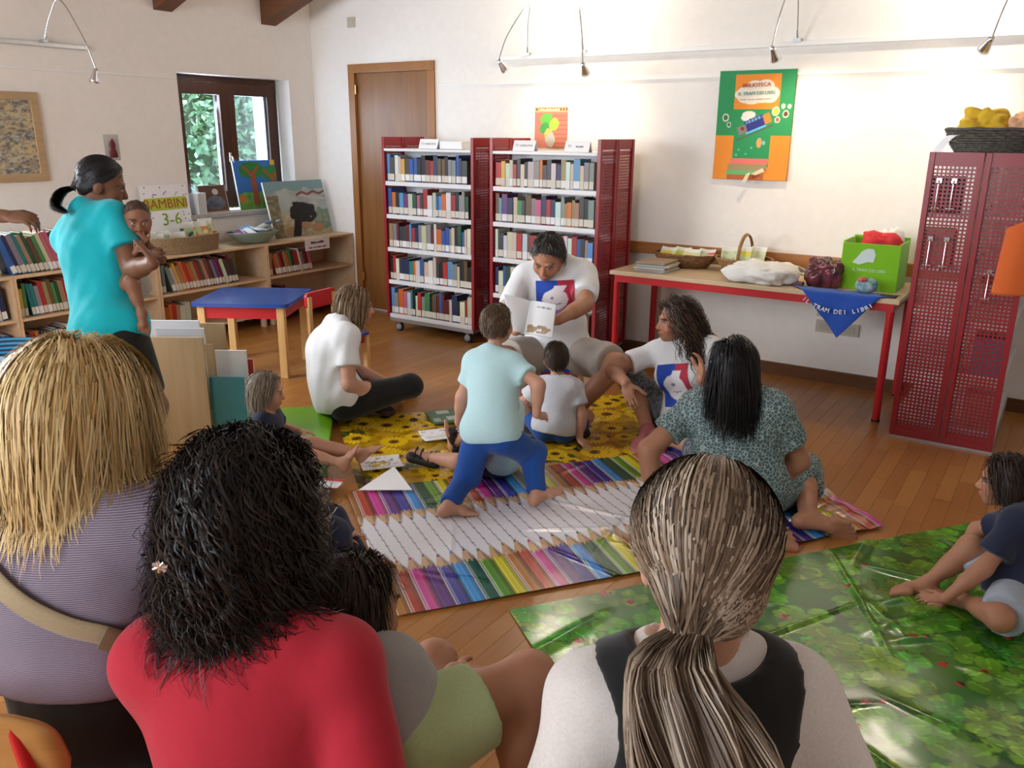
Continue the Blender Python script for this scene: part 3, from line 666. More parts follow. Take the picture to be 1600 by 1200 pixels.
def lean_row(y0, y1, z, hmax, where, grp, seq, lean=.0, x=SX1 - .05, thick=(.012, .035), start=0):
    """books standing with the spine towards the room, leaning along the wall"""
    y = y0; le = -lean; was = False
    for i, col in enumerate(seq):
        th = random.uniform(*thick); h = hmax * random.uniform(.80, .96); d = random.uniform(.15, .20); a = le if i > 1 else 0.
        if a and not was: y += h * math.sin(a) * .97; was = True
        if y + th / math.cos(a) + .004 > y1: break
        o = book('%s picture book, %s from left, %s' % (col, ordinal(i + start), where), grp, col, th, h, d, (x - d / 2, y + th / 2 / math.cos(a), z + th / 2 * math.sin(a) + .0012))
        o.rotation_euler = (Matrix.Rotation(a, 3, 'X') @ Matrix.Rotation(PI / 2, 3, 'Z')).to_euler()
        y += th / math.cos(a) + .0025
random.seed(21)
lean_row(3.79, 4.78, .43, .25, 'middle shelf under straw basket', 'picture books under the straw basket', ['teal', 'grey', 'grey', 'cream', 'yellow', 'tan', 'orange', 'red', 'orange', 'tan', 'red', 'brown', 'tan', 'brown', 'maroon', 'grey', 'purple', 'maroon', 'white', 'charcoal', 'maroon', 'dark green'], -.30, thick=(.02, .034))
lean_row(3.80, 4.7, .12, .24, 'bottom shelf under straw basket', 'picture books under the straw basket', ['orange', 'orange', 'red', 'tan', 'cream', 'cream'], 0, thick=(.03, .05))
lean_row(4.85, 5.6, .43, .22, 'corner shelf under the white label', 'picture books in the corner unit', ['brown', 'tan', 'orange', 'tan', 'red', 'maroon', 'tan', 'orange', 'green', 'dark green', 'red', 'red', 'white', 'grey', 'brown', 'maroon', 'pink'], -.22, thick=(.018, .034))
lean_row(4.86, 5.2, .12, .22, 'bottom shelf of corner unit', 'picture books in the corner unit', ['maroon', 'red', 'maroon'], 0, thick=(.04, .06))
lean_row(2.74, 3.7, .43, .24, 'middle shelf behind standing woman', 'picture books behind the standing woman', ['yellow', 'green', 'teal', 'teal', 'grey', 'red', 'tan', 'brown', 'green', 'dark green', 'tan', 'red', 'blue', 'white', 'grey', 'tan', 'navy blue', 'cream', 'teal', 'red', 'tan'], -.12, thick=(.02, .035))
lean_row(2.74, 3.7, .12, .23, 'bottom shelf behind standing woman', 'picture books behind the standing woman', ['teal', 'red', 'orange', 'navy blue', 'navy blue', 'charcoal', 'green', 'blue', 'grey', 'brown', 'white', 'teal'], -.35, thick=(.02, .035))
lean_row(2.3, 2.66, .43, .24, 'middle shelf at the left edge', 'picture books at the left edge', ['white', 'tan', 'red', 'green', 'cream', 'sky blue', 'grey', 'white', 'navy blue', 'white', 'charcoal', 'blue', 'blue'], -.10, thick=(.025, .045))
lean_row(2.3, 2.66, .12, .23, 'bottom shelf at the left edge', 'picture books at the left edge', ['white', 'tan', 'grey', 'green', 'blue', 'blue', 'sky blue', 'navy blue', 'blue', 'red', 'red', 'red', 'tan'], -.05, thick=(.025, .045))
lean_row(2.58, 3.72, STZ, .30, 'standing on top of the left shelf', 'picture books on top of the left shelf', ['cream', 'cream', 'blue', 'navy blue', 'grey', 'teal', 'tan', 'dark green', 'brown', 'green', 'cream', 'pink', 'pink', 'charcoal', 'dark green', 'charcoal', 'tan'], -.30, thick=(.02, .04))
be = MB().b2((-6.02, 2.50, STZ), (-5.80, 2.552, STZ + .17), .004).b2((-6.02, 2.552, STZ), (-5.80, 2.556, STZ + .004)); tag(be.obj('bookend', black_m), 'black bookend beside the books on left shelf', 'bookend')
# things on the shelf tops
st = thing('basket', 'large oval straw basket of cards on the birch shelf', 'basket', (-5.945, 4.12, STZ + .001))
woven(st, 'weave', straw_m, [(.145, .006), (.15, .06), (.155, .125)], 44, 1.05, 2.1, .002, 16); rim(st, straw_m, .155, .128, 1.05, 2.1, .006)
random.seed(9)
for i, (y, col, h, nm) in enumerate(((3.88, (.55, .56, .50), .14, 'pale grey'), (3.97, (.25, .32, .12), .15, 'olive'), (4.07, (.62, .64, .60), .14, 'white'), (4.20, (.04, .20, .13), .20, 'dark green'), (4.29, (.62, .25, .05), .21, 'orange'), (4.38, (.66, .30, .06), .22, 'amber'))):
    leaflet('%s picture card in the straw basket, %s from left' % (nm, ORD[i]), (-5.90 - .05 * (i % 2), y, STZ + .025), (-.22, 0, PI / 2), col, (.14, h), 'cards in the straw basket')
bw = thing('glass_bowl', 'shallow glass bowl of folded papers on the birch shelf', 'bowl', (-5.93, 4.81, STZ + .001))
gm = nmat('green_glass', (.45, .55, .47), .08, spec=.6, **{'Transmission Weight': .55, 'IOR': 1.35})
MB().lathe([(.001, .004), (.10, .002), (.16, .03), (.20, .075), (.235, .10), (.232, .106), (.19, .082), (.15, .036), (.09, .01), (.001, .01)], (0, 0, 0), 40, None, .78, 1.1).obj('bowl', gm, bw)
for i, (dx, dy, c, nm) in enumerate(((0, -.17, (.25, .08, .2), 'purple'), (.02, -.08, (.7, .72, .75), 'white'), (-.03, -.01, (.12, .3, .55), 'blue'), (.03, .07, (.75, .75, .72), 'cream'), (-.02, .14, (.6, .62, .6), 'grey'), (.02, .19, (.2, .25, .35), 'navy'))):
    m = nmat('paper_' + nm, c, .75)
    draped('folded_paper', '%s folded paper in the glass bowl' % nm, 'paper', m, (-5.94 + dx, 4.81 + dy, STZ + .075 + .014 * i), 0, lambda u, v, k=i: ((u - .5) * .16, (v - .5) * .12, .025 * np.sin(u * 3 + k) + .02 * np.abs(v - .5) * 2 ), .0015, 8)
# paintings
def painting(label, by0, by1, tz0, tz1, xb, xt, fn, edge=.018, name='painting', res=84):
    """canvas leaning on the wall: bottom edge at x=xb, top edge at x=xt"""
    r = thing(name, label, 'painting', (xb, (by0 + by1) / 2, tz0)); w = by1 - by0; h = tz1 - tz0; lx = xt - xb
    me = printed_sheet(fn, res, res, lambda u, v: (v * lx + .0005, (u - .5) * w, v * h))
    cv = add('picture', me, vcol, r)
    b = MB(); up = Vector((lx, 0, h)); n = Vector((h, 0, -lx)).normalized()
    o = [Vector((0, s * w / 2, 0)) for s in (-1, 1)] + [Vector((0, s * w / 2, 0)) + up for s in (1, -1)]
    b.raw([q - n * .0004 for q in o] + [q - n * edge for q in o], [(0, 1, 2, 3), (7, 6, 5, 4), (0, 4, 5, 1), (1, 5, 6, 2), (2, 6, 7, 3), (3, 7, 4, 0)]); b.obj('stretcher', nmat('canvas_edge', (.7, .68, .62), .8), r)
    return r
def sel(c, m, col): c[m] = col
def jungle(u, v):
    n = vnoise(u * 9, v * 9, 2); n2 = vnoise(u * 24, v * 24, 3); c = np.empty((len(u), 3)); c[:] = (.36, .42, .40)
    c = c * (.7 + .6 * n)[:, None]; sel(c, v > .78 + .1 * n, (.20, .34, .36)); m = v < .35 + .15 * n; c[m] = np.array((.42, .38, .24)) * (.7 + .6 * n2[m])[:, None]
    m = (np.hypot((u - .88) * 1.2, v - .28) < .17 + .06 * n2) & (n2 > .3); sel(c, m, (.16, .27, .20)); m = (u < .16 + .05 * n) & (v < .75); c[m] = np.array((.22, .20, .12)) * (.6 + .8 * n2[m])[:, None]
    for x0, y0 in ((.55, .2), (.30, .1), (.75, .12)): sel(c, (np.hypot(u - x0, (v - y0) * 1.3) < .09 + .03 * n2) & (n2 > .25), (.44, .25, .12))
    tr = np.abs(u - (.36 + .10 * np.sin(v * 3))) < .07 - .03 * v; sel(c, tr & (v < .62), (.012, .013, .014)); sel(c, (np.hypot((u - .56) * .8, (v - .42)) < .16 + .05 * n) & (n > .22), (.014, .015, .016))
    sel(c, (np.abs(v - (.82 + .10 * np.abs(((u * 5) % 1) - .5) - .08)) < .022) & (u > .5), (.20, .07, .06)); sel(c, (np.abs(v - (.74 - .2 * (u - .5))) < .014) & (u > .55), (.55, .50, .46)); return c.T
painting('jungle landscape painting with dark tree on the corner shelf', 5.09, 5.80, STZ + .003, 1.215, -5.97, -6.10, jungle)
def trees(u, v):
    n = vnoise(u * 12, v * 12, 5); c = np.empty((len(u), 3)); c[:] = (.02, .13, .42); c *= (.8 + .5 * v)[:, None]
    m = v < .30 + .06 * n; c[m] = np.array((.10, .26, .04)) * (.6 + .7 * n[m])[:, None]; sel(c, (v < .34) & (u > .62), (.02, .12, .03))
    for cx, cy, rx, ry, tw in ((.40, .80, .30, .17, .065), (.88, .72, .22, .16, .05)):
        sel(c, np.hypot((u - cx) / rx, (v - cy) / ry) < .85 + .3 * n, (.02, .19, .03)); sel(c, (np.abs(u - cx - .02) < tw * (1.25 - .6 * v)) & (v < cy - .02) & (v > .08), (.30, .075, .025))
        sel(c, (np.abs(np.abs(u - cx) - (v - cy + .12) * .9) < .035) & (v > cy - .12) & (v < cy + .08), (.33, .09, .03))
    sel(c, (u > .88) & (v > .90), (.70, .45, .04)); sel(c, np.hypot(u - .1, v - .22) < .08, (.45, .12, .02)); return c.T
painting('painting of two green trees on blue on the window sill', 4.93, 5.40, WZ0 + .007, 1.40, -6.215, -6.285, trees)
def moon(u, v):
    n = vnoise(u * 8, v * 8, 6); c = np.empty((len(u), 3)); c[:] = (.10, .045, .03); m = np.hypot(u - .55, (v - .35) * 1.4) < .35; c[m] = np.array((.10, .12, .16)) * (.5 + n[m])[:, None]
    sel(c, np.hypot(u - .60, v - .75) < .11, (.58, .52, .44)); sel(c, (u < .03) | (u > .97) | (v < .05) | (v > .97), (.42, .34, .24)); return c.T
painting('small brown framed picture with pale disc on the sill', 4.52, 4.80, WZ0 + .007, 1.205, -6.20, -6.25, moon, res=60)
pb = thing('paper_bundle', 'stack of white booklets standing on the window sill', 'booklets', (-6.20, 4.475, WZ0 + .006))
for k in range(6): MB().box((0, -.03 + k * .014, .085), (.12, .011, .17 + .006 * (k % 3))).obj('booklet', nmat('booklet_grey', (.58, .58, .57), .7), pb)
# BAMBINI 3-6 sign
sg = thing('sign', 'handmade white BAMBINI 3-6 sign standing on the shelf', 'sign', (-6.12, 4.15, STZ + .001))
MB().raw([(.0, -.215, 0), (.0, .22, 0), (-.06, .22, .51), (-.06, -.215, .51)], [(0, 1, 2, 3)]).raw([(-.008, -.215, 0), (-.008, .22, 0), (-.068, .22, .51), (-.068, -.215, .51)], [(3, 2, 1, 0)]).obj('board', paper_w, sg)
upv = (-.06, 0, .51)
blob2d('highlight_band', [(-.19, -.05), (.19, -.045), (.195, .055), (-.185, .05)], nmat('lime_print', (.46, .55, .06), .7), sg, Vector((-.041, 0, .36)) , (0, 1, 0), upv, .0006)
text_on('lettering', 'BAMBINI', .105, nmat('red_print', (.36, .10, .03), .7), sg, Vector((-.0385, 0, .36)), (0, 1, 0), upv, extrude=.0008)
text_on('lettering', '3-6', .14, nmat('green_print', (.22, .36, .03), .7), sg, Vector((-.024, .03, .235)), (0, 1, 0), upv, extrude=.0008)
random.seed(2)
dm = nmat('violet_print', (.30, .28, .36), .7)
for k in range(26):
    y = random.uniform(-.2, .2); zz = random.choice([random.uniform(.42, .50), random.uniform(.15, .30)])
    if .15 < zz < .31 and -.08 < y < .14: continue
    blob2d('printed_dot', [(.007 * math.cos(a), .007 * math.sin(a)) for a in np.linspace(0, 2 * PI, 7)[:-1]], dm, sg, Vector((-.06 * zz / .51 + .0006, y, zz)), (0, 1, 0), upv, .0006)
lb = thing('shelf_label', 'white paper label with two printed lines on corner shelf edge', 'sign', (SX1 + .0025, 5.395, .665))
MB().box((0, 0, 0), (.003, .30, .105)).obj('card', paper_w, lb)
ink_line('lettering', text_m, lb, (.0015, 0, .018), (0, 1, 0), (0, 0, 1), .16, .024, 2); ink_line('lettering', text_m, lb, (.0015, 0, -.028), (0, 1, 0), (0, 0, 1), .22, .012, 4)
# framed puzzle on the wall, hanging wire, packet
def puzzle(u, v):
    n = vnoise(u * 26, v * 34, 8); n2 = vnoise(u * 60, v * 70, 9); c = np.empty((len(u), 3)); c[:] = (.40, .34, .24); c *= (.35 + .9 * n)[:, None]
    sel(c, (n > .62) & (n2 > .5), (.52, .40, .14)); sel(c, n < .25, (.13, .12, .12)); sel(c, (n2 > .78), (.42, .43, .42)); sel(c, (n2 < .16), (.10, .12, .16)); return c.T
pz = thing('framed_puzzle', 'wood framed jigsaw picture hanging on the left wall', 'picture', (XA, 2.84, 1.6))
add('picture', printed_sheet(puzzle, 100, 75, lambda u, v: (u * 0 + .012, (u - .5) * .73, (v - .5) * .49)), vcol, pz)
f = MB()
for a, b in (((.002, -.415, -.30), (.022, .415, -.245)), ((.002, -.415, .245), (.022, .415, .30)), ((.002, -.415, -.245), (.022, -.36, .245)), ((.002, .36, -.245), (.022, .415, .245))): f.b2(a, b, .002)
f.b2((.001, -.37, -.25), (.011, .37, .25)); f.obj('frame', nmat('pale_oak', rough=.5, build=b_wood((.36, .24, .12), (.46, .32, .18), 1)), pz)
f = MB().tube([(.012, .02, .30), (.010, .02, .455)], .0018, 5).lathe([(.006, .30), (.006, .34)], (.012, .02, 0), 8).obj('hanging_wire', grey_metal, pz)
wl = tag(MB().b2((XA, 2.05, 2.048), (XA + .012, 4.39, 2.062), .002).obj('picture_rail', white_plastic), 'thin white picture rail along the left wall', 'rail')
tag(MB().b2((-4.70, YB - .012, 2.028), (XR - .01, YB, 2.042), .002).obj('picture_rail', white_plastic), 'thin white picture rail along the far wall', 'rail')
pk = thing('packet', 'clear packet with dark red ornament hung on left wall', 'packet', (XA, 3.77, 1.43))
MB().b2((.001, -.06, 0), (.004, .06, .19)).obj('sleeve', nmat('clear_sleeve', (.85, .84, .82), .2, **{'Transmission Weight': .6}), pk)
MB().lathe([(.002, .02), (.032, .022), (.03, .06), (.018, .085), (.022, .10), (.020, .125), (.006, .155), (.001, .16)], (.016, 0, 0), 14, None, .5, 1).obj('ornament', nmat('dark_red_felt', (.12, .015, .02), .8), pk)
# ------------------------------------------------------------------ gooseneck lamps on rails
bulb_m = nmat('bulb_glow', (1, .9, .7), .4); _b = bulb_m.node_tree.nodes['Principled BSDF']; _b.inputs['Emission Color'].default_value = (1, .86, .62, 1); _b.inputs['Emission Strength'].default_value = 30
def lamp(label, base, head, aim, apex, lit=0, power=40, spot=1.9, col=(1, .80, .55), blend=.9):
    base = Vector(base); head = Vector(head); apex = Vector(apex); d = (Vector(aim) - head).normalized()
    r = thing('gooseneck_lamp', label, 'lamp', base, 0, 'gooseneck lamps'); L = lambda p: Vector(p) - base
    MB().box((0, 0, 0), (.05, .03, .02)).tube([(0, 0, 0), L(base + (apex - base) * .15)], .006).obj('mount', grey_metal, r)
    top = head - d * .045
    pts = spline([base, base + (apex - base) * .45 + Vector((0, 0, .05)), apex, (apex + top) / 2 + Vector((0, 0, .06)) + (top - apex) * .18, top], 8)
    MB().tube([L(p) for p in pts], .0045, 7).obj('neck', chrome, r)
    q = d.to_track_quat('Z', 'Y').to_matrix()
    MB().lathe([(.001, -.05), (.014, -.048), (.017, -.025), (.02, -.01), (.030, .03), (.033, .045), (.030, .045), (.016, .0)], L(head), 18, q).obj('shade', chrome, r)
    MB().lathe([(.001, .012), (.013, .016), (.02, .030), (.018, .044), (.001, .052)], L(head), 14, q).obj('bulb', bulb_m if lit else white_plastic, r)
    if lit:
        lo = light('lamp_light', 'SPOT', head + d * .065, aim, power, col, spot_size=spot, spot_blend=blend, shadow_soft_size=.03)
    return r
rl = tag(MB().b2((XA, 2.25, 2.205), (XA + .03, 3.67, 2.235), .003).obj('lamp_rail', grey_metal), 'grey metal lamp rail on the left wall', 'rail')
tag(MB().b2((-4.07, YB - .03, 2.205), (XR - .02, YB, 2.235), .003).obj('lamp_rail', white_plastic), 'white lamp rail high along the far wall', 'rail')
lamp('gooseneck lamp arching from rail on the left wall', (XA + .032, 3.35, 2.24), (-5.80, 3.47, 2.01), (-6.0, 3.35, 1.2), (-6.02, 3.42, 2.50))
lamp('gooseneck lamp nearest the door on far wall', (-3.78, YB - .032, 2.24), (-3.73, 5.42, 2.13), (-3.5, 5.9, 1.5), (-3.62, 5.6, 2.56), 1, 8)
lamp('gooseneck lamp above the orange poster', (-3.28, YB - .032, 2.24), (-3.0, 5.36, 2.08), (-3.1, 5.9, 1.6), (-3.2, 5.6, 2.56), 1, 8)
lamp('lit gooseneck lamp above the green poster', (-1.70, YB - .032, 2.24), (-1.68, 5.32, 2.12), (-1.55, 5.87, 1.5), (-1.66, 5.56, 2.62), 1, 20)
lamp('gooseneck lamp at far right above the basket', (-.35, YB - .032, 2.24), (-.55, 5.32, 2.12), (-.9, 5.87, 1.6), (-.4, 5.56, 2.62), 1, 22)
def wall_spot(label, x, z, power):
    r = thing('wall_spotlight', label, 'lamp', (x, YB - .002, z))
    MB().tube([(0, 0, .10), (0, -.25, .10), (0, -.30, .05)], .008, 8).box((0, -.005, .10), (.06, .012, .06)).obj('arm', black_m, r)
    MB().lathe([(.001, .045), (.03, .04), (.055, .0), (.05, .0), (.02, .03)], (0, -.30, 0), 20).obj('shade', black_m, r)
    MB().lathe([(.001, .025), (.014, .012), (.018, -.004), (.001, -.016)], (0, -.30, 0), 12).obj('bulb', bulb_m, r)
    light('spotlight_glow', 'POINT', (x, YB - .30, z - .035), (x, YB, 0), power, (1, .86, .66), shadow_soft_size=.03)
wall_spot('black spotlight high above the right bookcase', -3.25, 2.68, 26)
wall_spot('black spotlight high above the tall red unit', -.62, 2.70, 30)
# ------------------------------------------------------------------ things on the far wall
tag(MB().box((-5.67, YB - .008, 2.585), (.085, .016, .085), bev=.004).box((-5.67, YB - .017, 2.585), (.05, .003, .05)).obj('wall_plate', beige_plastic), 'small beige square plate high on wall above door', 'plate')
for i, (x, zz, l) in enumerate(((-1.325, .39, 'beige socket plate low on the wall, left of the lower two'), (-1.165, .385, 'beige socket plate low on wall behind the bandana tip'), (-1.325, .50, 'beige socket plate above the others, half behind bandana'))):
    o = thing('socket_plate', l, 'socket', (x, YB, zz), 0, 'socket plates under the table')
    MB().box((0, -.006, 0), (.125, .012, .085), bev=.003).obj('plate', beige_plastic, o); MB().box((0, -.0125, 0), (.07, .004, .045), bev=.001).obj('insert', nmat('socket_insert', (.44, .40, .33), .5), o)
OR = (.74, .25, .03); GR = (.025, .26, .09)
def poster_fn(u, v):
    c = np.empty((len(u), 3)); c[:] = GR
    sel(c, (u > .22) & (u < .82) & (v > .65) & (v < .965), OR); sel(c, (v < .41) & ((u < .25) | (u > .745)), OR); sel(c, (v < .12), OR)
    cl = np.zeros(len(u), bool)
    for x, y, rx, ry in ((.35, .80, .10, .055), (.48, .84, .12, .07), (.62, .845, .12, .07), (.72, .79, .09, .06), (.38, .755, .12, .05), (.55, .76, .18, .055), (.28, .785, .06, .04), (.68, .745, .10, .04), (.45, .735, .12, .04)): cl |= np.hypot((u - x) / rx, (v - y) / ry) < 1
    sel(c, cl, (.78, .70, .58))
    a = R(22); x = (u - .52) * math.cos(a) + (v - .52) * 1.35 * math.sin(a); y = -(u - .52) * math.sin(a) + (v - .52) * 1.35 * math.cos(a)
    sel(c, (np.abs(x) < .13) & (np.abs(y) < .075), (.03, .035, .20)); sel(c, (np.abs(x) < .11) & (np.abs(y - .05) < .018) & ((x * 22) % 1 > .3), (.15, .32, .55)); sel(c, (np.abs(x + .01) < .14) & (np.abs(y + .075) < .012), (.10, .45, .75))
    sel(c, (np.abs(x - .17) < .045) & (np.abs(y) < .06), (.75, .22, .04)); sel(c, (np.abs(x + .18) < .06) & (np.abs(y + .01) < .05), (.22, .20, .17)); sel(c, np.hypot(x + .17, y - .0) < .025, (.25, .03, .03)); sel(c, (np.abs(y + .105) < .008) & (x > -.30) & (x < .22), (.12, .09, .07))
    sel(c, (np.hypot((u - .43) / .09, (v - .60) / .035) < 1) | (np.hypot((u - .39) / .06, (v - .575) / .03) < 1), (.74, .72, .66))
    for x0, y0, rx, col in ((.78, .63, .05, (.70, .60, .05)), (.91, .605, .04, (.14, .05, .03)), (.87, .675, .028, (.72, .62, .45)), (.95, .672, .025, (.66, .62, .45)), (.81, .555, .035, (.5, .12, .06)), (.12, .575, .045, (.04, .16, .07)), (.17, .51, .03, (.04, .16, .07))):
        d = np.hypot((u - x0) / rx, (v - y0) / (rx * .85)); sel(c, d < 1, (.62, .66, .52)); sel(c, d < .68, col)
    sel(c, np.hypot((u - .60) / .035, (v - .345) / .045) < 1, (.68, .33, .12)); sel(c, np.hypot((u - .66) / .02, (v - .345) / .02) < 1, (.2, .5, .5))
    for x0, y0 in ((.50, .30), (.43, .24), (.30, .23), (.33, .28)): sel(c, np.hypot((u - x0), (v - y0) * 1.35) < .014, (.12, .50, .28))
    sel(c, (v > .15) & (v < .20) & (u > .23) & (u < .74), (.72, .16, .14)); sel(c, (v > .085) & (v < .15) & (u > .20) & (u < .72), (.34, .25, .12)); sel(c, (v > .045) & (v < .085) & (u > .18) & (u < .60), (.12, .42, .16)); sel(c, (v < .045) & (u > .2) & (u < .7), (.45, .11, .03))
    return c.T
po = thing('poster', 'green and orange felt BIBLIOTECA poster on the far wall', 'poster', (-1.945, YB - .018, 1.71))
PW, PH = .52, .715
me = printed_sheet(poster_fn, 140, 180, lambda u, v: ((u - .5) * PW, -.006 - .022 * np.clip(.25 - v, 0, 1) ** 2 * 8 * (.4 + u) + .003 * np.sin(u * 8) * (1 - v), (v - .5) * PH))
o = add('fabric', me, vcol_fab, po); md = o.modifiers.new('t', 'SOLIDIFY'); md.thickness = .004; md.offset = -1
text_on('lettering', 'BIBLIOTECA', .036, nmat('rust_print', (.55, .13, .06), .8), po, (0, -.0105, .262), (1, 0, .03), (0, 0, 1), extrude=.002)
text_on('lettering', 'IL TRAM DEI LIBRI', .032, nmat('teal_print2', (.16, .36, .33), .8), po, (0.005, -.0105, .21), (1, 0, .03), (0, 0, 1), extrude=.002)
ink_line('lettering', nmat('grey_print', (.4, .36, .32), .8), po, (0.005, -.0105, .172), (1, 0, .02), (0, 0, 1), .22, .007, 4, .002)
for k, q in enumerate((((.02, -.315), (.10, -.275), (.115, -.30), (.05, -.325)), ((-.03, -.375), (.0, -.375), (.03, -.30), (.0, -.315)))):
    MB().prism(q, 0, .003, lambda x, y, z, k=k: (x, -.03 - z - .03 * (k == 1), y)).obj('paper_flap', nmat('cream_felt', (.72, .62, .45), .9), po)
def small_fn(u, v):
    c = np.empty((len(u), 3)); c[:] = (.62, .20, .12); n = vnoise(u * 8, v * 10, 12); sel(c, ((v * 9) % 1 < .14) & (u > .55), (.42, .08, .05)); sel(c, v > .88, (.66, .46, .18)); sel(c, (v > .9) & (v < .97) & ((u * 11) % 1 > .35), (.32, .08, .05))
    for x0, y0, rr, cc in ((.36, .70, .17, (.12, .50, .05)), (.30, .48, .14, (.06, .36, .06)), (.60, .58, .15, (.42, .58, .05)), (.42, .34, .13, (.62, .55, .12)), (.5, .2, .16, (.55, .52, .42))): sel(c, np.hypot(u - x0, (v - y0)) < rr * (.8 + .4 * n), cc)
    return c.T
sp = thing('poster', 'small orange illustrated poster on the far wall above bookcase', 'poster', (-3.57, YB, 1.695))
o = add('sheet', printed_sheet(small_fn, 60, 60, lambda u, v: ((u - .5) * .30, u * 0 - .003, (v - .5) * .31)), vcol, sp)
ink_line('lettering', nmat('cream_ink', (.75, .66, .45), .8), sp, (.01, -.0045, .135), (1, 0, 0), (0, 0, 1), .24, .02, 1, .001)
# ------------------------------------------------------------------ children's table and chairs
blue_top = nmat('blue_lacquer', rough=.22, spec=.5, build=b_wood((.012, .055, .28), (.02, .085, .38), 0, 5))
kt = thing('table', 'small child table with blue top, red apron, wooden legs', 'table', (-4.79, 3.845, 0), R(31))
def rounded(w, d, r, n=5):
    return [(sx * (w / 2 - r) + r * math.cos(a), sy * (d / 2 - r) + r * math.sin(a)) for sx, sy, a0 in ((1, 1, 0), (-1, 1, 90), (-1, -1, 180), (1, -1, 270)) for a in [R(a0 + 90 * k / n) for k in range(n + 1)]]
MB().prism(rounded(.68, .62, .05), .505, .53).obj('tabletop', blue_top, kt)
MB().b2((-.29, -.27, .42), (.29, -.25, .505)).b2((-.29, .25, .42), (.29, .27, .505)).b2((-.29, -.25, .42), (-.27, .25, .505)).b2((.27, -.25, .42), (.29, .25, .505)).obj('apron', red_paint, kt)
for sx in (-1, 1):
    for sy in (-1, 1): MB().b2((sx * .275 - .026, sy * .255 - .026, 0), (sx * .275 + .026, sy * .255 + .026, .505), .006).obj('leg', pine, kt)
def kid_chair(label, x, y, rz, h=.30, back=.58, z=0.):
    c = thing('child_chair', label, 'chair', (x, y, z), rz)
    MB().prism(rounded(.30, .29, .03), h - .02, h).obj('seat', blue_top, c)
    MB().b2((-.125, -.12, h - .075), (.125, -.10, h - .02)).b2((-.125, .10, h - .075), (.125, .12, h - .02)).b2((-.125, -.10, h - .075), (-.105, .10, h - .02)).b2((.105, -.10, h - .075), (.125, .10, h - .02)).obj('apron', red_paint, c)
    for sx in (-1, 1):
        MB().b2((sx * .128 - .018, .10, 0), (sx * .128 + .018, .136, h - .02), .005).obj('leg', pine, c); MB().b2((sx * .128 - .018, -.17, 0), (sx * .128 + .018, -.145, back - .02), .005).obj('leg', pine, c)
    MB().prism(rounded(.30, .115, .03), -.012, .012, lambda a, b, z: (a, -.1575 - .012 - .01 * (1 - (a / .15) ** 2) + z - .0, back - .05 + b)).obj('backrest', red_paint, c)
    return c
kid_chair('child chair with red back and blue seat at blue table', -4.16, 4.06, -PI / 2 + .1)
# ------------------------------------------------------------------ play mats
def mat_pos(o, ang, L, Wd, sg, z0, wr, seed, crump=None):
    e1 = np.array([math.cos(ang), math.sin(ang)]); e2 = sg * np.array([-math.sin(ang), math.cos(ang)])
    def f(u, v):
        a = u * L; b = v * Wd
        n2 = vnoise(a * 11 + 3, b * 11 + 5, seed + 1); z = z0 + wr * .25 * n2; rr = np.random.default_rng(seed)
        for _ in range(int(16 * L)):                    # straight creases left from folding, and short buckles
            x, y, t, ln, sg = rr.uniform(0, L), rr.uniform(0, Wd), rr.uniform(0, PI), rr.uniform(.12, .45), rr.uniform(.008, .022)
            al = (a - x) * math.cos(t) + (b - y) * math.sin(t); ac = -(a - x) * math.sin(t) + (b - y) * math.cos(t); z = z + wr * rr.uniform(.3, 1) * np.exp(-(ac / sg) ** 2) * np.clip(1 - (al / ln) ** 2, 0, 1)
        if crump is not None: z = z + crump(a, b)
        return o[0] + e1[0] * a + e2[0] * b, o[1] + e1[1] * a + e2[1] * b, z
    return f
PC = np.array([(.40, .055, .025), (.55, .05, .27), (.11, .025, .20), (.035, .03, .28), (.04, .24, .62), (.006, .07, .025), (.11, .26, .012), (.58, .52, .015), (.40, .17, .04)])
def pencils(u, v):
    a = u * PENL; b = v * PENW; pit = .0562; c = np.empty((len(u), 3)); c[:] = (.76, .76, .82)
    for far in (0, 1):
        d = (PENW - b) if far else b
        ph = a / pit + (.45 if far else 0); i = np.floor(ph).astype(int); s = ph - i; x = np.abs(s - .5) * 2
        col = PC[(i + (8 if far else 8)) % 9]; jit = .012 * ((i * 37) % 7 - 3) / 3
        be, te = .305 + jit, .405 + jit
        m = d < be + .012 * np.cos((s - .5) * 6 * PI) - .01
        sh = np.where(s < .16, .55, np.where(s < .24, 1.9, np.where(s < .62, 1.0, np.where(s < .68, 1.35, np.where(s < .9, .72, .35)))))
        cc = np.clip(col * sh[:, None] + np.where((s > .16) & (s < .22), .25, 0)[:, None], 0, .9)
        gap = (s < .05); cc[gap] = (.62, .58, .62)
        c[m] = cc[m]
        cone = (~m) & (d < te) & (x < 1 - (d - be) / (te - be) * .98)
        wd = np.array((.55, .36, .20)) * np.where(s > .62, .55, 1.05)[:, None]; c[cone] = wd[cone]
        lead = cone & (d > te - .028); c[lead] = (col * .8)[lead]
        shd = (d >= be) & (d < te) & (~cone) & (s > .5) & (x < 1 - (d - .02 - be) / (te - be) * .9); c[shd] = (.55, .53, .58)
    t = np.clip((b - .41) / (PENW - .82), 0, 1); ph = a / pit + .45 * t; ln = (b > .405) & (b < PENW - .405) & (np.abs(ph - np.floor(ph) - .5) < .05); c[ln] = (.30, .24, .28)
    return c.T
def pen_crump(a, b):
    t = np.clip((a - 1.45) / .7, 0, 1); return t * (.02 * np.abs(np.sin(a * 21 + b * 7)) + .018 * np.abs(np.sin(a * 9 - b * 23))) * (.3 + b)
def pm_pos(u, v):
    x, y, z = mat_pos(PEN0, R(53.5), PENL, PENW, 1, .0115, .007, 3, pen_crump)(u, v); return x, y, z
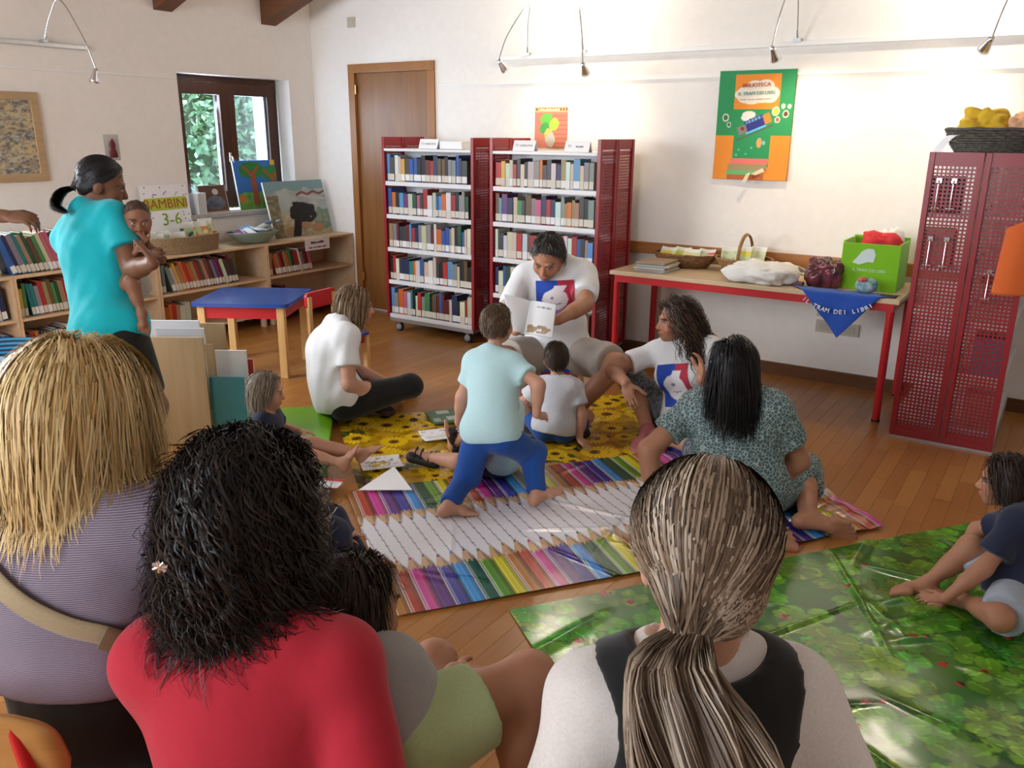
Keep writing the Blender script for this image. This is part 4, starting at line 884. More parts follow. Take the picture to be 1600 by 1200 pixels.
o = add('play_mat', printed_sheet(pencils, 480, 200, pm_pos), vinyl); tag(o, 'glossy vinyl play mat printed with rows of coloured pencils', 'mat')
rs = np.random.default_rng(4)
def sunflowers(u, v):
    a = u * SUNL; b = v * SUNW; c = np.empty((len(u), 3)); n = vnoise(a * 30, b * 30, 1); n2 = vnoise(a * 9, b * 9, 2)
    c[:] = (.46, .26, .008); c *= (.55 + .75 * n)[:, None]; m = (n2 < .27) & (n > .35); c[m] = (.07, .10, .012); m = (n2 < .34) & (n < .3); c[m] = (.05, .03, .008)
    r2 = np.random.default_rng(12)
    F = [(r2.uniform(0, SUNL), r2.uniform(0, SUNW), r2.uniform(.05, .095)) for _ in range(110)]
    for x, y, rr in F:
        d = np.hypot(a - x, b - y); k = d < rr * 1.2
        if not k.any(): continue
        an = np.arctan2(b[k] - y, a[k] - x); dd = d[k] / rr; pet = dd < .80 + .2 * np.abs(np.sin(an * 9)); cc = c[k]
        cc[pet] = np.array((.86, .56, .012)) * (.45 + .62 * np.abs(np.sin(an * 9))[pet, None]); ce = dd < .38; cc[ce] = (.20, .085, .012); ce = dd < .20; cc[ce] = (.07, .04, .01); c[k] = cc
    fx = np.abs(a - .62) < .16; fy = np.abs(b - .52) < .11; return c.T
o = add('play_mat', printed_sheet(sunflowers, 320, 175, mat_pos(SUN0, SUNA, SUNL, SUNW, 1, .003, .009, 7)), vinyl); tag(o, 'yellow vinyl play mat printed with sunflowers', 'mat')
def clovers(u, v):
    a = u * CLOL; b = v * CLOW; n = vnoise(a * 5, b * 5, 4); n2 = vnoise(a * 22, b * 22, 5); c = np.empty((len(u), 3)); c[:] = (.03, .14, .012); c *= (.4 + 1.1 * n)[:, None]; c[:, 1] += .02 * n2
    r2 = np.random.default_rng(5)
    for _ in range(330):
        x, y, rr, t = r2.uniform(0, CLOL), r2.uniform(0, CLOW), r2.uniform(.055, .11), r2.uniform(0, 6.3); tone = np.array((.10, .30, .02)) * r2.uniform(.5, 1.5); tone[0] *= r2.uniform(.5, 1.7)
        k = (np.abs(a - x) < rr * 1.1) & (np.abs(b - y) < rr * 1.1)
        if not k.any(): continue
        an = np.arctan2(b[k] - y, a[k] - x) + t; d = np.hypot(a[k] - x, b[k] - y) / rr; nl = 3; s = np.abs(np.sin(an * nl / 2)); lobe = np.clip(s, 0, 1) ** .45 * (1 - .16 * (s > .985)); cc = c[k]
        m = d < lobe; cc[m] = tone * (.55 + .65 * d[m])[:, None]; e = (d < lobe) & (d > lobe - .05); cc[e] = tone * .35; vn = (d < lobe) & (s > .996); cc[vn] = tone * 1.7; c[k] = cc
    for _ in range(40):
        x, y, rr = r2.uniform(.1, CLOL), r2.uniform(0, CLOW), r2.uniform(.012, .02); d = np.hypot((a - x) / rr, (b - y) / rr / .8); sel(c, d < 1, (.42, .02, .02)); sel(c, (d < 1) & (np.abs(a - x) < .0022), (.03, .005, .005)); sel(c, (d < 1.05) & (a > x + rr * .6), (.02, .01, .01))
    return c.T
o = add('play_mat', printed_sheet(clovers, 390, 180, mat_pos(CLO0, R(53.5), CLOL, CLOW, -1, .003, .016, 15)), vinyl); tag(o, 'glossy green vinyl play mat printed with clover and ladybirds', 'mat')
# folding foam mat
GA = R(-47); gfm = thing('folding_mat', 'green folding foam mat in three shades beside sunflower mat', 'mat', (-2.955, 2.735, 0), GA)
for x0, x1, c, nm in ((-.95, -.16, (.17, .42, .012), 'panel'), (-.155, .20, (.035, .30, .05), 'panel'), (.205, .62, (.008, .17, .09), 'panel')):
    MB().box(((x0 + x1) / 2, -.24, .021), (x1 - x0, .48, .042), bev=.008).obj(nm, nmat('foam_%d' % int(x1 * 100), c, .35), gfm)
# papers and books lying about
def sheet_print(seed, ink=(.05, .05, .06), accent=None):
    def fn(u, v):
        c = np.empty((len(u), 3)); c[:] = (.80, .80, .80); n = vnoise(u * 14, v * 9, seed)
        sel(c, (v > .62) & (v < .92) & (n > .66), (.35, .30, .32)); sel(c, (v < .55) & ((v * 9) % 1 > .62) & (u > .1) & (u < .9) & (n > .35), (.30, .30, .32))
        if accent is not None: d = np.hypot(u - .45, (v - .45) * 1.2); sel(c, (d < .24) & (n > .35), accent); sel(c, (np.abs(d - .25) < .015), ink)
        return c.T
    return fn
def floor_sheet(name, label, cat, fn, x, y, rz, w, h, z=.021, curl=.01, th=.0015):
    me = printed_sheet(fn, 40, 40, lambda u, v: ((u - .5) * w, (v - .5) * h, curl * (2 * v - 1) ** 2 + u * 0))
    o = add(name, me, vcol, None, (x, y, z), (0, 0, rz)); md = o.modifiers.new('t', 'SOLIDIFY'); md.thickness = th; md.offset = -1; tag(o, label, cat); return o
floor_sheet('drawing', 'white sheet with yellow drawing beside the small bare foot', 'paper', sheet_print(3, accent=(.55, .40, .03)), -2.76, 2.93, .9, .21, .17)
floor_sheet('worksheet', 'printed white worksheet on the sunflower mat', 'paper', sheet_print(5), -2.76, 3.45, .95, .26, .17)
def gcov(u, v):
    c = np.empty((len(u), 3)); c[:] = (.12, .22, .13); sel(c, (np.abs(u - .35) < .14) & (np.abs(v - .78) < .12), (.55, .58, .52)); sel(c, (np.abs(u - .5) < .16) & (np.abs(v - .25) < .14), (.55, .58, .52)); sel(c, (np.abs(u - .12) < .08) & (np.abs(v - .2) < .14), (.4, .48, .4)); return c.T
floor_sheet('picture_book', 'closed green picture book lying on sunflower mat edge', 'book', gcov, -2.93, 3.73, .95, .27, .22, .03, .001, .014)
floor_sheet('card', 'small red and white picture card on the green foam mat', 'card', lambda u, v: np.where((v > .75)[None], np.array((.5, .05, .06))[:, None], np.array((.72, .75, .76))[:, None] * (.6 + .5 * vnoise(u * 6, v * 6, 8))), -2.76, 2.56, .4, .13, .10, .046, .002)
fo = MB(); fo.raw([(-.11, -.09, .002), (.14, -.03, .006), (-.01, .12, .05), (-.11, -.09, .001), (.14, -.03, .004), (-.01, .12, .045)], [(0, 1, 2), (5, 4, 3), (0, 3, 4, 1), (1, 4, 5, 2), (2, 5, 3, 0)])
tag(fo.obj('folded_paper', paper_w, None, (-2.55, 2.74, .022), (0, 0, .35)), 'folded back white corner of paper on the pencil mat', 'paper')
# ------------------------------------------------------------------ browser box behind the blonde woman
ply = nmat('birch_ply', rough=.55, build=b_wood((.34, .23, .115), (.42, .30, .16), 2, 4))
bx_ = thing('book_box', 'plywood picture book box standing on the floor by the woman', 'box', (-3.93, 2.50, 0), R(33.75))
MB().box((0, 0, .31), (.50, .016, .60), bev=.002).obj('front_panel', ply, bx_); MB().box((0, .34, .31), (.50, .016, .60), bev=.002).obj('back_panel', ply, bx_)
MB().box((-.242, .17, .25), (.016, .324, .48), bev=.002).obj('side_panel', ply, bx_); MB().box((.242, .17, .10), (.016, .324, .18), bev=.002).obj('side_panel', ply, bx_)
MB().box((0, .17, .05), (.468, .324, .016)).obj('bottom_board', ply, bx_); MB().box((0, .17, .30), (.468, .012, .46)).obj('divider', ply, bx_)
Mb = Matrix.Rotation(R(33.75), 3, 'Z')
def inbox(label, p, size, col, tilt=0, grp='books in the plywood box'):
    q = Mb @ Vector(p) + Vector((-3.93, 2.50, 0)); w, d, h = size; m = MB()
    m.box((0, 0, h / 2), (w, d, h)); nf = len(m.f); m.box((w / 2 - .002, 0, h / 2), (.006, d * .6, h - .006))
    me = m.mesh(); me.materials.append(book_m); me.materials.append(pages_m)
    for pl in me.polygons[nf:]: pl.material_index = 1
    o = add('picture_book', me, None, None, q, (tilt, 0, R(33.75))); o.color = (*col, 1); tag(o, label, 'book', grp)
inbox('white picture book at the back of the plywood box', (.02, .27, .06), (.28, .012, .60), (.62, .62, .64), .12)
inbox('light grey picture book in the plywood box', (.06, .235, .06), (.26, .012, .56), (.5, .5, .52), .1)
inbox('cream picture book in the plywood box front slot', (.10, .10, .06), (.26, .014, .46), (.62, .58, .5), .1)
inbox('teal picture book leaning beside the plywood box', (.345, .03, .0445), (.19, .014, .34), (.05, .22, .25), .0)
inbox('blue and white spiral book beside the plywood box', (.36, .075, .0445), (.19, .016, .30), (.45, .55, .62), .0)
inbox('white booklet beside the plywood box', (.34, .14, .0445), (.17, .012, .46), (.6, .58, .54), .0)
inbox('red booklet beside the plywood box', (.36, .18, .0445), (.17, .012, .40), (.4, .04, .04), .0)
# ------------------------------------------------------------------ table at the left edge with blue basket
lt = thing('table', 'low table under a yellow cloth at the left edge', 'table', (-3.17, 1.10, 0), R(33.75))
MB().box((0, 0, .735), (1.10, .62, .028), bev=.003).obj('tabletop', white_metal, lt)
for sx in (-1, 1):
    for sy in (-1, 1): MB().box((sx * .50, sy * .26, .36), (.04, .04, .72), bev=.004).obj('leg', pine, lt)
ycm = nmat('mustard_cloth', rough=.85, build=b_cloth((.42, .36, .015)))
MB().box((0, -.318, .58), (1.106, .008, .34), bev=.002).box((.557, 0, .58), (.008, .62, .34), bev=.002).obj('tablecloth', ycm, lt)
for k, (dx, dy, nm, c) in enumerate(((.30, -.08, 'white', (.75, .75, .76)), (.16, .02, 'grey', (.5, .52, .54)))):
    q = Mb @ Vector((dx, dy, 0)) + Vector((-3.17, 1.10, .7505 + .013 * k))
    tag(MB().box((0, 0, .006), (.30, .22, .011), bev=.002).obj('booklet', nmat('booklet_%d' % k, c, .6), None, q, (0, 0, R(20 + 25 * k))), '%s booklet on the table at the left edge' % nm, 'booklet')
q = Mb @ Vector((.185, .19, 0)) + Vector((-3.17, 1.10, .752))
bb_ = thing('basket', 'blue striped woven bowl on the table at left edge', 'basket', q)
def b_stripe(nt, b):
    v = coords(nt); sp_ = N(nt, 'ShaderNodeSeparateXYZ'); nt.links.new(v, sp_.inputs[0])
    m = N(nt, 'ShaderNodeMath', operation='MULTIPLY', i_Value=1); nt.links.new(sp_.outputs[2], m.inputs[0]); m.inputs[1].default_value = 75
    fr = N(nt, 'ShaderNodeMath', operation='FRACT'); nt.links.new(m.outputs[0], fr.inputs[0])
    nt.links.new(ramp(nt, fr.outputs[0], [(.45, (.01, .03, .09)), (.55, (.04, .30, .52))]), b.inputs['Base Color'])
bs = nmat('blue_coil', rough=.6, build=b_stripe)
MB().lathe([(.001, .0), (.06, .0), (.10, .05), (.15, .10), (.19, .14), (.196, .145), (.19, .148), (.145, .108), (.095, .06), (.055, .012), (.001, .012)], (0, 0, 0), 40).obj('bowl', bs, bb_)
for k, c in enumerate(('lilac', 'pale blue')):
    o = MB().box((0, 0, .0), (.07, .05, .004)).obj('card', nmat('card_' + c.replace(' ', '_'), ((.45, .38, .6), (.45, .6, .72))[k], .6), None, q + Vector((-.02 + .05 * k, -.05 + .06 * k, .085 + .01 * k)), (.5, .3, .4 * k)); tag(o, '%s card inside the blue striped bowl' % c, 'card')
# ------------------------------------------------------------------ people: implicit surfaces turned into one skin each
A3 = lambda *v: np.array(v, float)
def nz(v): v = np.asarray(v, float); return v / (np.linalg.norm(v) + 1e-12)
class Sdf:
    def __init__(s): s.p = []; s.cuts = []; s.noise = None
    def cone(s, a, b, ra, rb, k=.02, tag='', capa=False, capb=False, neg=False, sq=None):
        s.p.append(('c', np.asarray(a, float), np.asarray(b, float), ra, rb, k, tag, capa, capb, neg)); return s
    def ell(s, c, ax, r, k=.02, tag='', neg=False, pl=None):
        s.p.append(('e', np.asarray(c, float), np.asarray(ax, float), np.asarray(r, float), pl, k, tag, 0, 0, neg)); return s
    def cut(s, p, n): s.cuts.append((np.asarray(p, float), nz(n))); return s       # removes the side n points to
    def bbox(s):
        lo = np.full(3, 9e9); hi = -lo
        for q in s.p:
            if q[9]: continue
            l, h = s.pb(q); lo = np.minimum(lo, l); hi = np.maximum(hi, h)
        return lo, hi
    @staticmethod
    def pb(q):
        if q[0] == 'c': return np.minimum(q[1] - q[3], q[2] - q[4]), np.maximum(q[1] + q[3], q[2] + q[4])
        e = np.sqrt(((q[2] * q[3][:, None]) ** 2).sum(0)); return q[1] - e, q[1] + e
    @staticmethod
    def dist(q, X, Y, Z):
        if q[0] == 'c':
            a, b, ra, rb = q[1:5]; ba = b - a; L2 = ba @ ba + 1e-12; L = math.sqrt(L2)
            t0 = ((X - a[0]) * ba[0] + (Y - a[1]) * ba[1] + (Z - a[2]) * ba[2]) / L2; t = np.clip(t0, 0, 1)
            d = np.sqrt((X - a[0] - t * ba[0]) ** 2 + (Y - a[1] - t * ba[1]) ** 2 + (Z - a[2] - t * ba[2]) ** 2) - (ra + (rb - ra) * t)
            if q[8]: d = np.maximum(d, (t0 - 1) * L)
            if q[7]: d = np.maximum(d, -t0 * L)
            return d
        c, ax, r = q[1:4]; x = X - c[0]; y = Y - c[1]; z = Z - c[2]
        l = [(x * ax[i, 0] + y * ax[i, 1] + z * ax[i, 2]) for i in range(3)]
        k0 = np.sqrt((l[0] / r[0]) ** 2 + (l[1] / r[1]) ** 2 + (l[2] / r[2]) ** 2); k1 = np.sqrt((l[0] / r[0] ** 2) ** 2 + (l[1] / r[1] ** 2) ** 2 + (l[2] / r[2] ** 2) ** 2) + 1e-9
        d = k0 * (k0 - 1) / k1
        if q[4] is not None: p, n = q[4]; d = np.maximum(d, (X - p[0]) * n[0] + (Y - p[1]) * n[1] + (Z - p[2]) * n[2])
        return d
    @staticmethod
    def comb(D, d, k, neg):
        if neg:
            h = np.clip(k - np.abs(D + d), 0, None) / k; return np.maximum(D, -d) + h * h * k * .25
        h = np.clip(k - np.abs(D - d), 0, None) / k; return np.minimum(D, d) - h * h * k * .25
    def at(s, P):
        X, Y, Z = P[:, 0], P[:, 1], P[:, 2]; D = np.full(len(P), 1.)
        for q in s.p: D = s.comb(D, s.dist(q, X, Y, Z), q[5], q[9])
        if s.noise: D = D + s.noise(X, Y, Z)
        for p, n in s.cuts: D = np.maximum(D, (P - p) @ n)
        return D
    def grid(s, h, noise=None, clip=None):
        lo, hi = s.bbox(); m = 4 * h + .02; lo = lo - m; hi = hi + m
        if clip is not None: lo = np.maximum(lo, clip[0]); hi = np.minimum(hi, clip[1])
        n = np.maximum(np.ceil((hi - lo) / h).astype(int) + 1, 4); D = np.full(n, .2, np.float32)
        G = [(lo[i] + h * np.arange(n[i])).astype(np.float32) for i in range(3)]
        for q in s.p:
            l, u = s.pb(q); e = q[5] + 3 * h + .03
            i0 = np.clip(np.floor((l - e - lo) / h).astype(int), 0, n); i1 = np.clip(np.ceil((u + e - lo) / h).astype(int) + 1, 0, n)
            if (i1 <= i0).any(): continue
            sl = tuple(slice(a, b) for a, b in zip(i0, i1))
            d = s.dist(q, G[0][sl[0]][:, None, None], G[1][sl[1]][None, :, None], G[2][sl[2]][None, None, :]); D[sl] = s.comb(D[sl], d, q[5], q[9])
        X, Y, Z = G[0][:, None, None], G[1][None, :, None], G[2][None, None, :]
        if noise: D = D + noise(X, Y, Z)
        for p, nn in s.cuts: D = np.maximum(D, (X - p[0]) * nn[0] + (Y - p[1]) * nn[1] + (Z - p[2]) * nn[2])
        return D, lo, h
def nets(D, o, h, smooth=1):
    n = D.shape; S = D < 0; D = D.astype(np.float64)
    c = [S[i:n[0] - 1 + i, j:n[1] - 1 + j, k:n[2] - 1 + k] for i in (0, 1) for j in (0, 1) for k in (0, 1)]
    sm = sum(q.astype(np.int8) for q in c); act = (sm > 0) & (sm < 8); I = np.argwhere(act)
    idx = np.full(act.shape, -1, np.int64); idx[act] = np.arange(len(I))
    off = np.array([(i, j, k) for i in (0, 1) for j in (0, 1) for k in (0, 1)]); V = np.stack([D[I[:, 0] + a, I[:, 1] + b, I[:, 2] + cc] for a, b, cc in off], 1)
    acc = np.zeros((len(I), 3)); cnt = np.zeros(len(I))
    for a in range(8):
        for b in range(a + 1, 8):
            if np.abs(off[a] - off[b]).sum() != 1: continue
            m = (V[:, a] < 0) != (V[:, b] < 0); t = V[m, a] / (V[m, a] - V[m, b]); acc[m] += off[a] + t[:, None] * (off[b] - off[a]); cnt[m] += 1
    P = o + h * (I + acc / cnt[:, None]); F = []
    for ax in range(3):
        A, B = [slice(None)] * 3, [slice(None)] * 3; A[ax] = slice(0, -1); B[ax] = slice(1, None)
        ch = S[tuple(A)] != S[tuple(B)]; u, v = [(1, 2), (2, 0), (0, 1)][ax]; E = np.argwhere(ch); E = E[(E[:, u] > 0) & (E[:, v] > 0) & (E[:, u] < n[u] - 1) & (E[:, v] < n[v] - 1)]
        def ix(du, dv): q = E.copy(); q[:, u] -= du; q[:, v] -= dv; return idx[q[:, 0], q[:, 1], q[:, 2]]
        Q = np.stack([ix(1, 1), ix(0, 1), ix(0, 0), ix(1, 0)], 1); fl = ~S[E[:, 0], E[:, 1], E[:, 2]]; Q[fl] = Q[fl][:, ::-1]; F.append(Q)
    F = np.concatenate(F); F = F[(F >= 0).all(1)]
    for _ in range(smooth):
        s = np.zeros_like(P); w = np.zeros(len(P))
        for a, b in ((0, 1), (1, 2), (2, 3), (3, 0)):
            np.add.at(s, F[:, a], P[F[:, b]]); np.add.at(s, F[:, b], P[F[:, a]]); np.add.at(w, F[:, a], 1); np.add.at(w, F[:, b], 1)
        P = P * .5 + .5 * s / np.maximum(w, 1)[:, None]
    return P, F
def folds(amp, sc=1., seed=0):
    r = np.random.default_rng(seed); K = r.normal(size=(5, 3)) * np.array([22, 28, 34, 45, 60])[:, None] * sc / 1.7; ph = r.uniform(0, 6.3, 5); w = (1, .8, .6, .4, .25)
    def f(X, Y, Z): return amp * sum(q * np.sin(k[0] * X + k[1] * Y + k[2] * Z + p) for k, p, q in zip(K, ph, w)).astype(np.float32) / 1.6
    return f
def ik(a, c, l1, l2, pole):
    a, c = np.asarray(a, float), np.asarray(c, float); d = c - a; L = np.linalg.norm(d); s = 1.
    if L > (l1 + l2) * .995: s = L / ((l1 + l2) * .995)
    l1, l2 = l1 * s, l2 * s; x = (L * L + l1 * l1 - l2 * l2) / (2 * L); h = math.sqrt(max(l1 * l1 - x * x, 0)); u = d / L; p = np.asarray(pole, float); p = nz(p - u * (p @ u))
    return a + u * x + p * h, s
class Fig:
    """builds joints and body primitives from a pose; lengths follow stature"""
    def __init__(s, S, pel, nk, r, head, face, hup=(0, 0, 1), hands=None, feet=None, kid=False, rh=None, bulk=1., wide=1., hh=None, bend=(0, 0, 0), bust=0, shw=None, baby=False, belly=1., noleg=False, arms=1., legs=1.):
        s.S, s.kid = S, kid; q = Sdf(); s.q = q; pel, nk, head = map(lambda v: np.asarray(v, float), (pel, nk, head)); s.pel, s.nk, s.head = pel, nk, head
        up = nz(nk - pel); r = nz(np.asarray(r, float) - up * (np.asarray(r, float) @ up)); f = np.cross(up, r); s.up, s.r, s.f = up, r, f
        rh = r if rh is None else nz(np.asarray(rh, float)); s.rh = rh; ax = np.array([r, f, up]); fh = nz(np.cross(up, rh)); axh = np.array([rh, fh, np.cross(rh, fh)])
        k = S * bulk * (1.12 if kid else 1.); w = wide; bend = np.asarray(bend, float); mid = lambda t: pel + (nk - pel) * t + bend * math.sin(t * PI); s.mid = mid
        T = np.linalg.norm(nk - pel) / (.305 * S)
        q.ell(pel + up * .012 * S, axh, (.096 * k * w, .070 * k, .072 * S), .05, 'pelvis'); q.ell(mid(.34), ax, (.082 * k * w * belly, .062 * k * belly, .085 * S * T), .05, 'torso'); q.ell(mid(.68), ax, (.093 * k * w, .066 * k, .095 * S * T), .05, 'torso')
        sh = shw or (.108 if not kid else .098); s.sh = {1: nk - up * .038 * S + r * sh * S, -1: nk - up * .038 * S - r * sh * S}
        q.cone(s.sh[-1] + r * .01 * S, s.sh[1] - r * .01 * S, .034 * k, .034 * k, .045, 'torso')
        for g in (1, -1): q.cone(nk + up * .012 * S, s.sh[g] - r * g * .02 * S, .026 * k, .030 * k, .03, 'torso')
        if bust:
            for g in (1, -1): q.ell(mid(.62) + f * .052 * k + r * g * .042 * k, ax, (.042 * bust * S, .04 * bust * S, .045 * bust * S), .03, 'torso')
        # head
        hh = hh or (.225 if not kid else .19); s.hh = hh; hk = hh / .228; s.hk = hk; fu = nz(face); hu = np.asarray(hup, float); hu = nz(hu - fu * (hu @ fu)); hr = np.cross(fu, hu); HA = np.array([hr, fu, hu]); s.HA = HA
        hp = lambda x, y, z: head + (HA.T @ A3(x, y, z)) * hk; s.hp = hp; E = lambda c, rr, kk, tg='head', neg=False: q.ell(hp(*c), HA, A3(*rr) * hk, kk * hk, tg, neg)
        q.cone(nk - up * .01 * S, hp(0, -.028, -.055), .034 * k if not kid else .030 * k, .047 * hk if not kid else .036 * hk, .03, 'neck')
        ch = 1.12 if kid else 1.
        E((0, -.014, .032), (.074, .093, .084), .02); E((0, .028, -.02), (.062 * ch, .058, .07), .03); E((0, .036, -.066), (.044 * ch, .046, .042), .03); E((0, .062, -.092), (.022, .02, .018), .02)
        for g in (1, -1): E((g * .036 * ch, .056, -.032), (.028, .026, .028), .02); E((g * .076, -.012, -.012), (.010, .022, .032), .008); E((g * .031, .097, .002), (.017, .014, .011), .010, 'head', True); E((g * .031, .077, .001), (.0145, .0135, .0125), .004)
        q.cone(hp(0, .082, .012), hp(0, .103, -.030), .0085 * hk, .0125 * hk, .012 * hk, 'head')
        for g in (1, -1): E((g * .011, .094, -.034), (.009, .010, .008), .008); E((g * .030, .084, .022), (.022, .009, .007), .012)
        E((0, .089, -.058), (.021, .011, .0055), .006); E((0, .087, -.068), (.018, .011, .006), .006); E((0, .104, -.063), (.018, .006, .0012), .004, 'head', True)
        # arms
        LA, LF = (.172 * S, .150 * S) if not kid else (.160 * S, .138 * S); ka = S * bulk * (1.15 if kid else 1) * arms; s.el = {}; s.wr = {}; s.stretch = []
        for g, hd in (hands or {}).items():
            wr, pole = np.asarray(hd[0], float), hd[1]; el, st = ik(s.sh[g], wr, LA, LF, pole); s.el[g], s.wr[g] = el, wr; s.stretch.append(round(st, 2)); tg = 'R' if g > 0 else 'L'
            q.cone(s.sh[g], el, .031 * ka, .024 * ka, .025, 'uarm' + tg); q.cone(el, wr, .026 * ka, .0165 * ka, .02, 'farm' + tg); q.cone(el + (wr - el) * .12, el + (wr - el) * .45, .024 * ka, .0235 * ka, .02, 'farm' + tg)
            if len(hd) > 2: s.hand(g, wr, *hd[2:])
        # legs
        LT, LS = (.245 * S, .243 * S) if not kid else (.215 * S, .215 * S); kl = S * bulk * (1.15 if kid else 1) * legs; s.hip = {1: pel - up * .015 * S + rh * .052 * S * w, -1: pel - up * .015 * S - rh * .052 * S * w}; s.kn = {}; s.an = {}; s.toe = {}
        for g, ft in (feet or {}).items():
            an, pole, toe = np.asarray(ft[0], float), ft[1], nz(ft[2]); kn, st = ik(s.hip[g], an, LT, LS, pole); s.kn[g], s.an[g], s.toe[g] = kn, an, toe; s.stretch.append(round(st, 2)); tg = 'R' if g > 0 else 'L'
            q.cone(s.hip[g], kn, .054 * kl * w, .034 * kl, .04, 'thigh' + tg); q.cone(kn, an, .034 * kl, .021 * kl, .03, 'shin' + tg); d = an - kn; cv = nz(np.cross(np.cross(nz(d), kn - (s.hip[g] + an) / 2), nz(d))) if np.linalg.norm(kn - (s.hip[g] + an) / 2) > .02 else fh
            q.cone(kn + d * .15 - cv * .012 * S, kn + d * .5 - cv * .010 * S, .030 * kl, .028 * kl, .03, 'shin' + tg)
            s.foot(g, an, toe, ft[3] if len(ft) > 3 else (0, 0, 1), kl)
    def hand(s, g, w, d, n, curl=.35, spread=1., k=None):
        """w wrist, d towards the fingers, n out of the back of the hand; g=1 right"""
        q = s.q; k = k or (s.S / 1.7 * (1.0 if not s.kid else 1.06)); d = nz(d); n = np.asarray(n, float); n = nz(n - d * (n @ d)); sd = np.cross(n, d) * g; tg = 'hand'     # sd points to the thumb side
        q.ell(w + d * .048 * k, np.array([sd, n, d]), A3(.040, .016, .052) * k, .012 * k, tg)
        for i, (o, L, rr) in enumerate(((.029, .072, .0088), (.010, .080, .009), (-.009, .074, .0086), (-.027, .058, .0076))):
            b = w + d * (.088 - .006 * (i == 3) - .003 * (i == 0)) * k + sd * o * k * 1.02; dr = nz(d + sd * o * 3.2 * spread); a = .25 * curl * 2; p = b
            for sg, ln in enumerate((.45, .31, .24)):
                dr = nz(dr * math.cos(a) - n * math.sin(a)); e = p + dr * L * ln * k; q.cone(p, e, rr * (1 - .08 * sg) * k, rr * (.94 - .1 * sg) * k, .004 * k, tg); p = e; a = curl * (1.2 if sg == 0 else .9)
        b = w + d * .022 * k + sd * .026 * k; dr = nz(d * .62 + sd * .78 - n * .25); e = b + dr * .044 * k; q.cone(b, e, .0135 * k, .0115 * k, .010 * k, tg); dr = nz(dr + d * .55 - n * curl * .5); e2 = e + dr * .030 * k; q.cone(e, e2, .0108 * k, .0100 * k, .004 * k, tg); q.cone(e2, e2 + dr * .022 * k, .0098 * k, .008 * k, .004 * k, tg)
    def foot(s, g, an, toe, up, kl):
        q = s.q; S = s.S; up = nz(np.asarray(up, float) - toe * (np.asarray(up, float) @ toe)); sd = np.cross(toe, up); tg = 'footR' if g > 0 else 'footL'; k = S * (1.08 if s.kid else 1.)
        hl = an - toe * .022 * k - up * .022 * k; q.cone(an, hl, .021 * k, .020 * k, .02, tg); q.cone(hl, an + toe * .065 * k - up * .021 * k, .019 * k, .017 * k, .02, tg); q.cone(an, an + toe * .07 * k - up * .018 * k, .021 * k, .014 * k, .02, tg)
        for i in range(5):
            o = (i - 2) * .0105 * k; L = (.118, .116, .111, .104, .095)[i if g < 0 else i] * k; o = o * g; rr = (.0088, .0068, .0066, .0063, .006)[i] * k
            q.cone(an + toe * .060 * k - up * .024 * k + sd * o * 1.1, an + toe * (L - .012 * k) - up * .029 * k + sd * o * 1.25, .013 * k, rr, .008 * k, tg); q.cone(an + toe * (L - .012 * k) - up * .029 * k + sd * o * 1.25, an + toe * (L + .004 * k) - up * .031 * k + sd * o * 1.3, rr, rr * .92, .003 * k, tg)
SK = {}
def b_skin(nt, b):
    a = N(nt, 'ShaderNodeVertexColor', layer_name='Col'); v = coords(nt); f1 = noise(nt, v, 25, 3)
    nt.links.new(mixc(nt, .12, a.outputs[0], ramp(nt, f1, [(.3, (.30, .11, .06)), (.7, (.62, .36, .25))]), 'OVERLAY'), b.inputs['Base Color']); bump(nt, b, noise(nt, v, 140, 2), .06, .002)
skin_m = nmat('skin', rough=.5, spec=.35, build=b_skin, **{'Subsurface Weight': .08, 'Subsurface Radius': (.012, .005, .003), 'Subsurface Scale': .5})
HAIR_M = nmat('hair', rough=.42, spec=.2, build=b_vcol())
def paint_head(fig, P, skin, brow, lip=(.42, .14, .11), iris=(.06, .03, .015), stubble=None):
    C = np.empty((len(P), 3)); C[:] = skin; L = (P - fig.head) @ fig.HA.T / fig.hk; x, y, z = np.abs(L[:, 0]), L[:, 1], L[:, 2]; m0 = np.linalg.norm(L, axis=1) < .16
    def put(m, c, a=1.): m = m & m0; C[m] = C[m] * (1 - a) + np.array(c) * a
    put((np.hypot(x - .042, (z + .035)) < .026) & (y > .04), np.array(skin) * A3(1.12, .86, .82), .5); put((y > .09) & (np.abs(z + .03) < .02) & (x < .02), np.array(skin) * A3(1.1, .85, .8), .5)
    if stubble is not None: put((z < -.045) & (y > .0) & ~((np.abs(z + .063) < .012) & (x < .02)), stubble, .75)
    put((x < .021 - .3 * np.abs(z + .063)) & (np.abs(z + .063) < .0105) & (y > .07), lip, .55)
    put((np.hypot((x - .031) / .0135, (z - .001) / .0058) < 1) & (y > .062), (.46, .40, .37)); put((np.hypot(x - .031, z - .001) < .0058) & (y > .062), iris); put((np.abs(z - .0085 + 8 * (x - .031) ** 2) < .0022) & (np.abs(x - .031) < .015) & (y > .06), (.05, .03, .025), .8)
    put((np.abs(z - .0235 + 10 * (x - .034) ** 2) < .0042) & (np.abs(x - .033) < .021) & (y > .055), brow, .85)
    return C
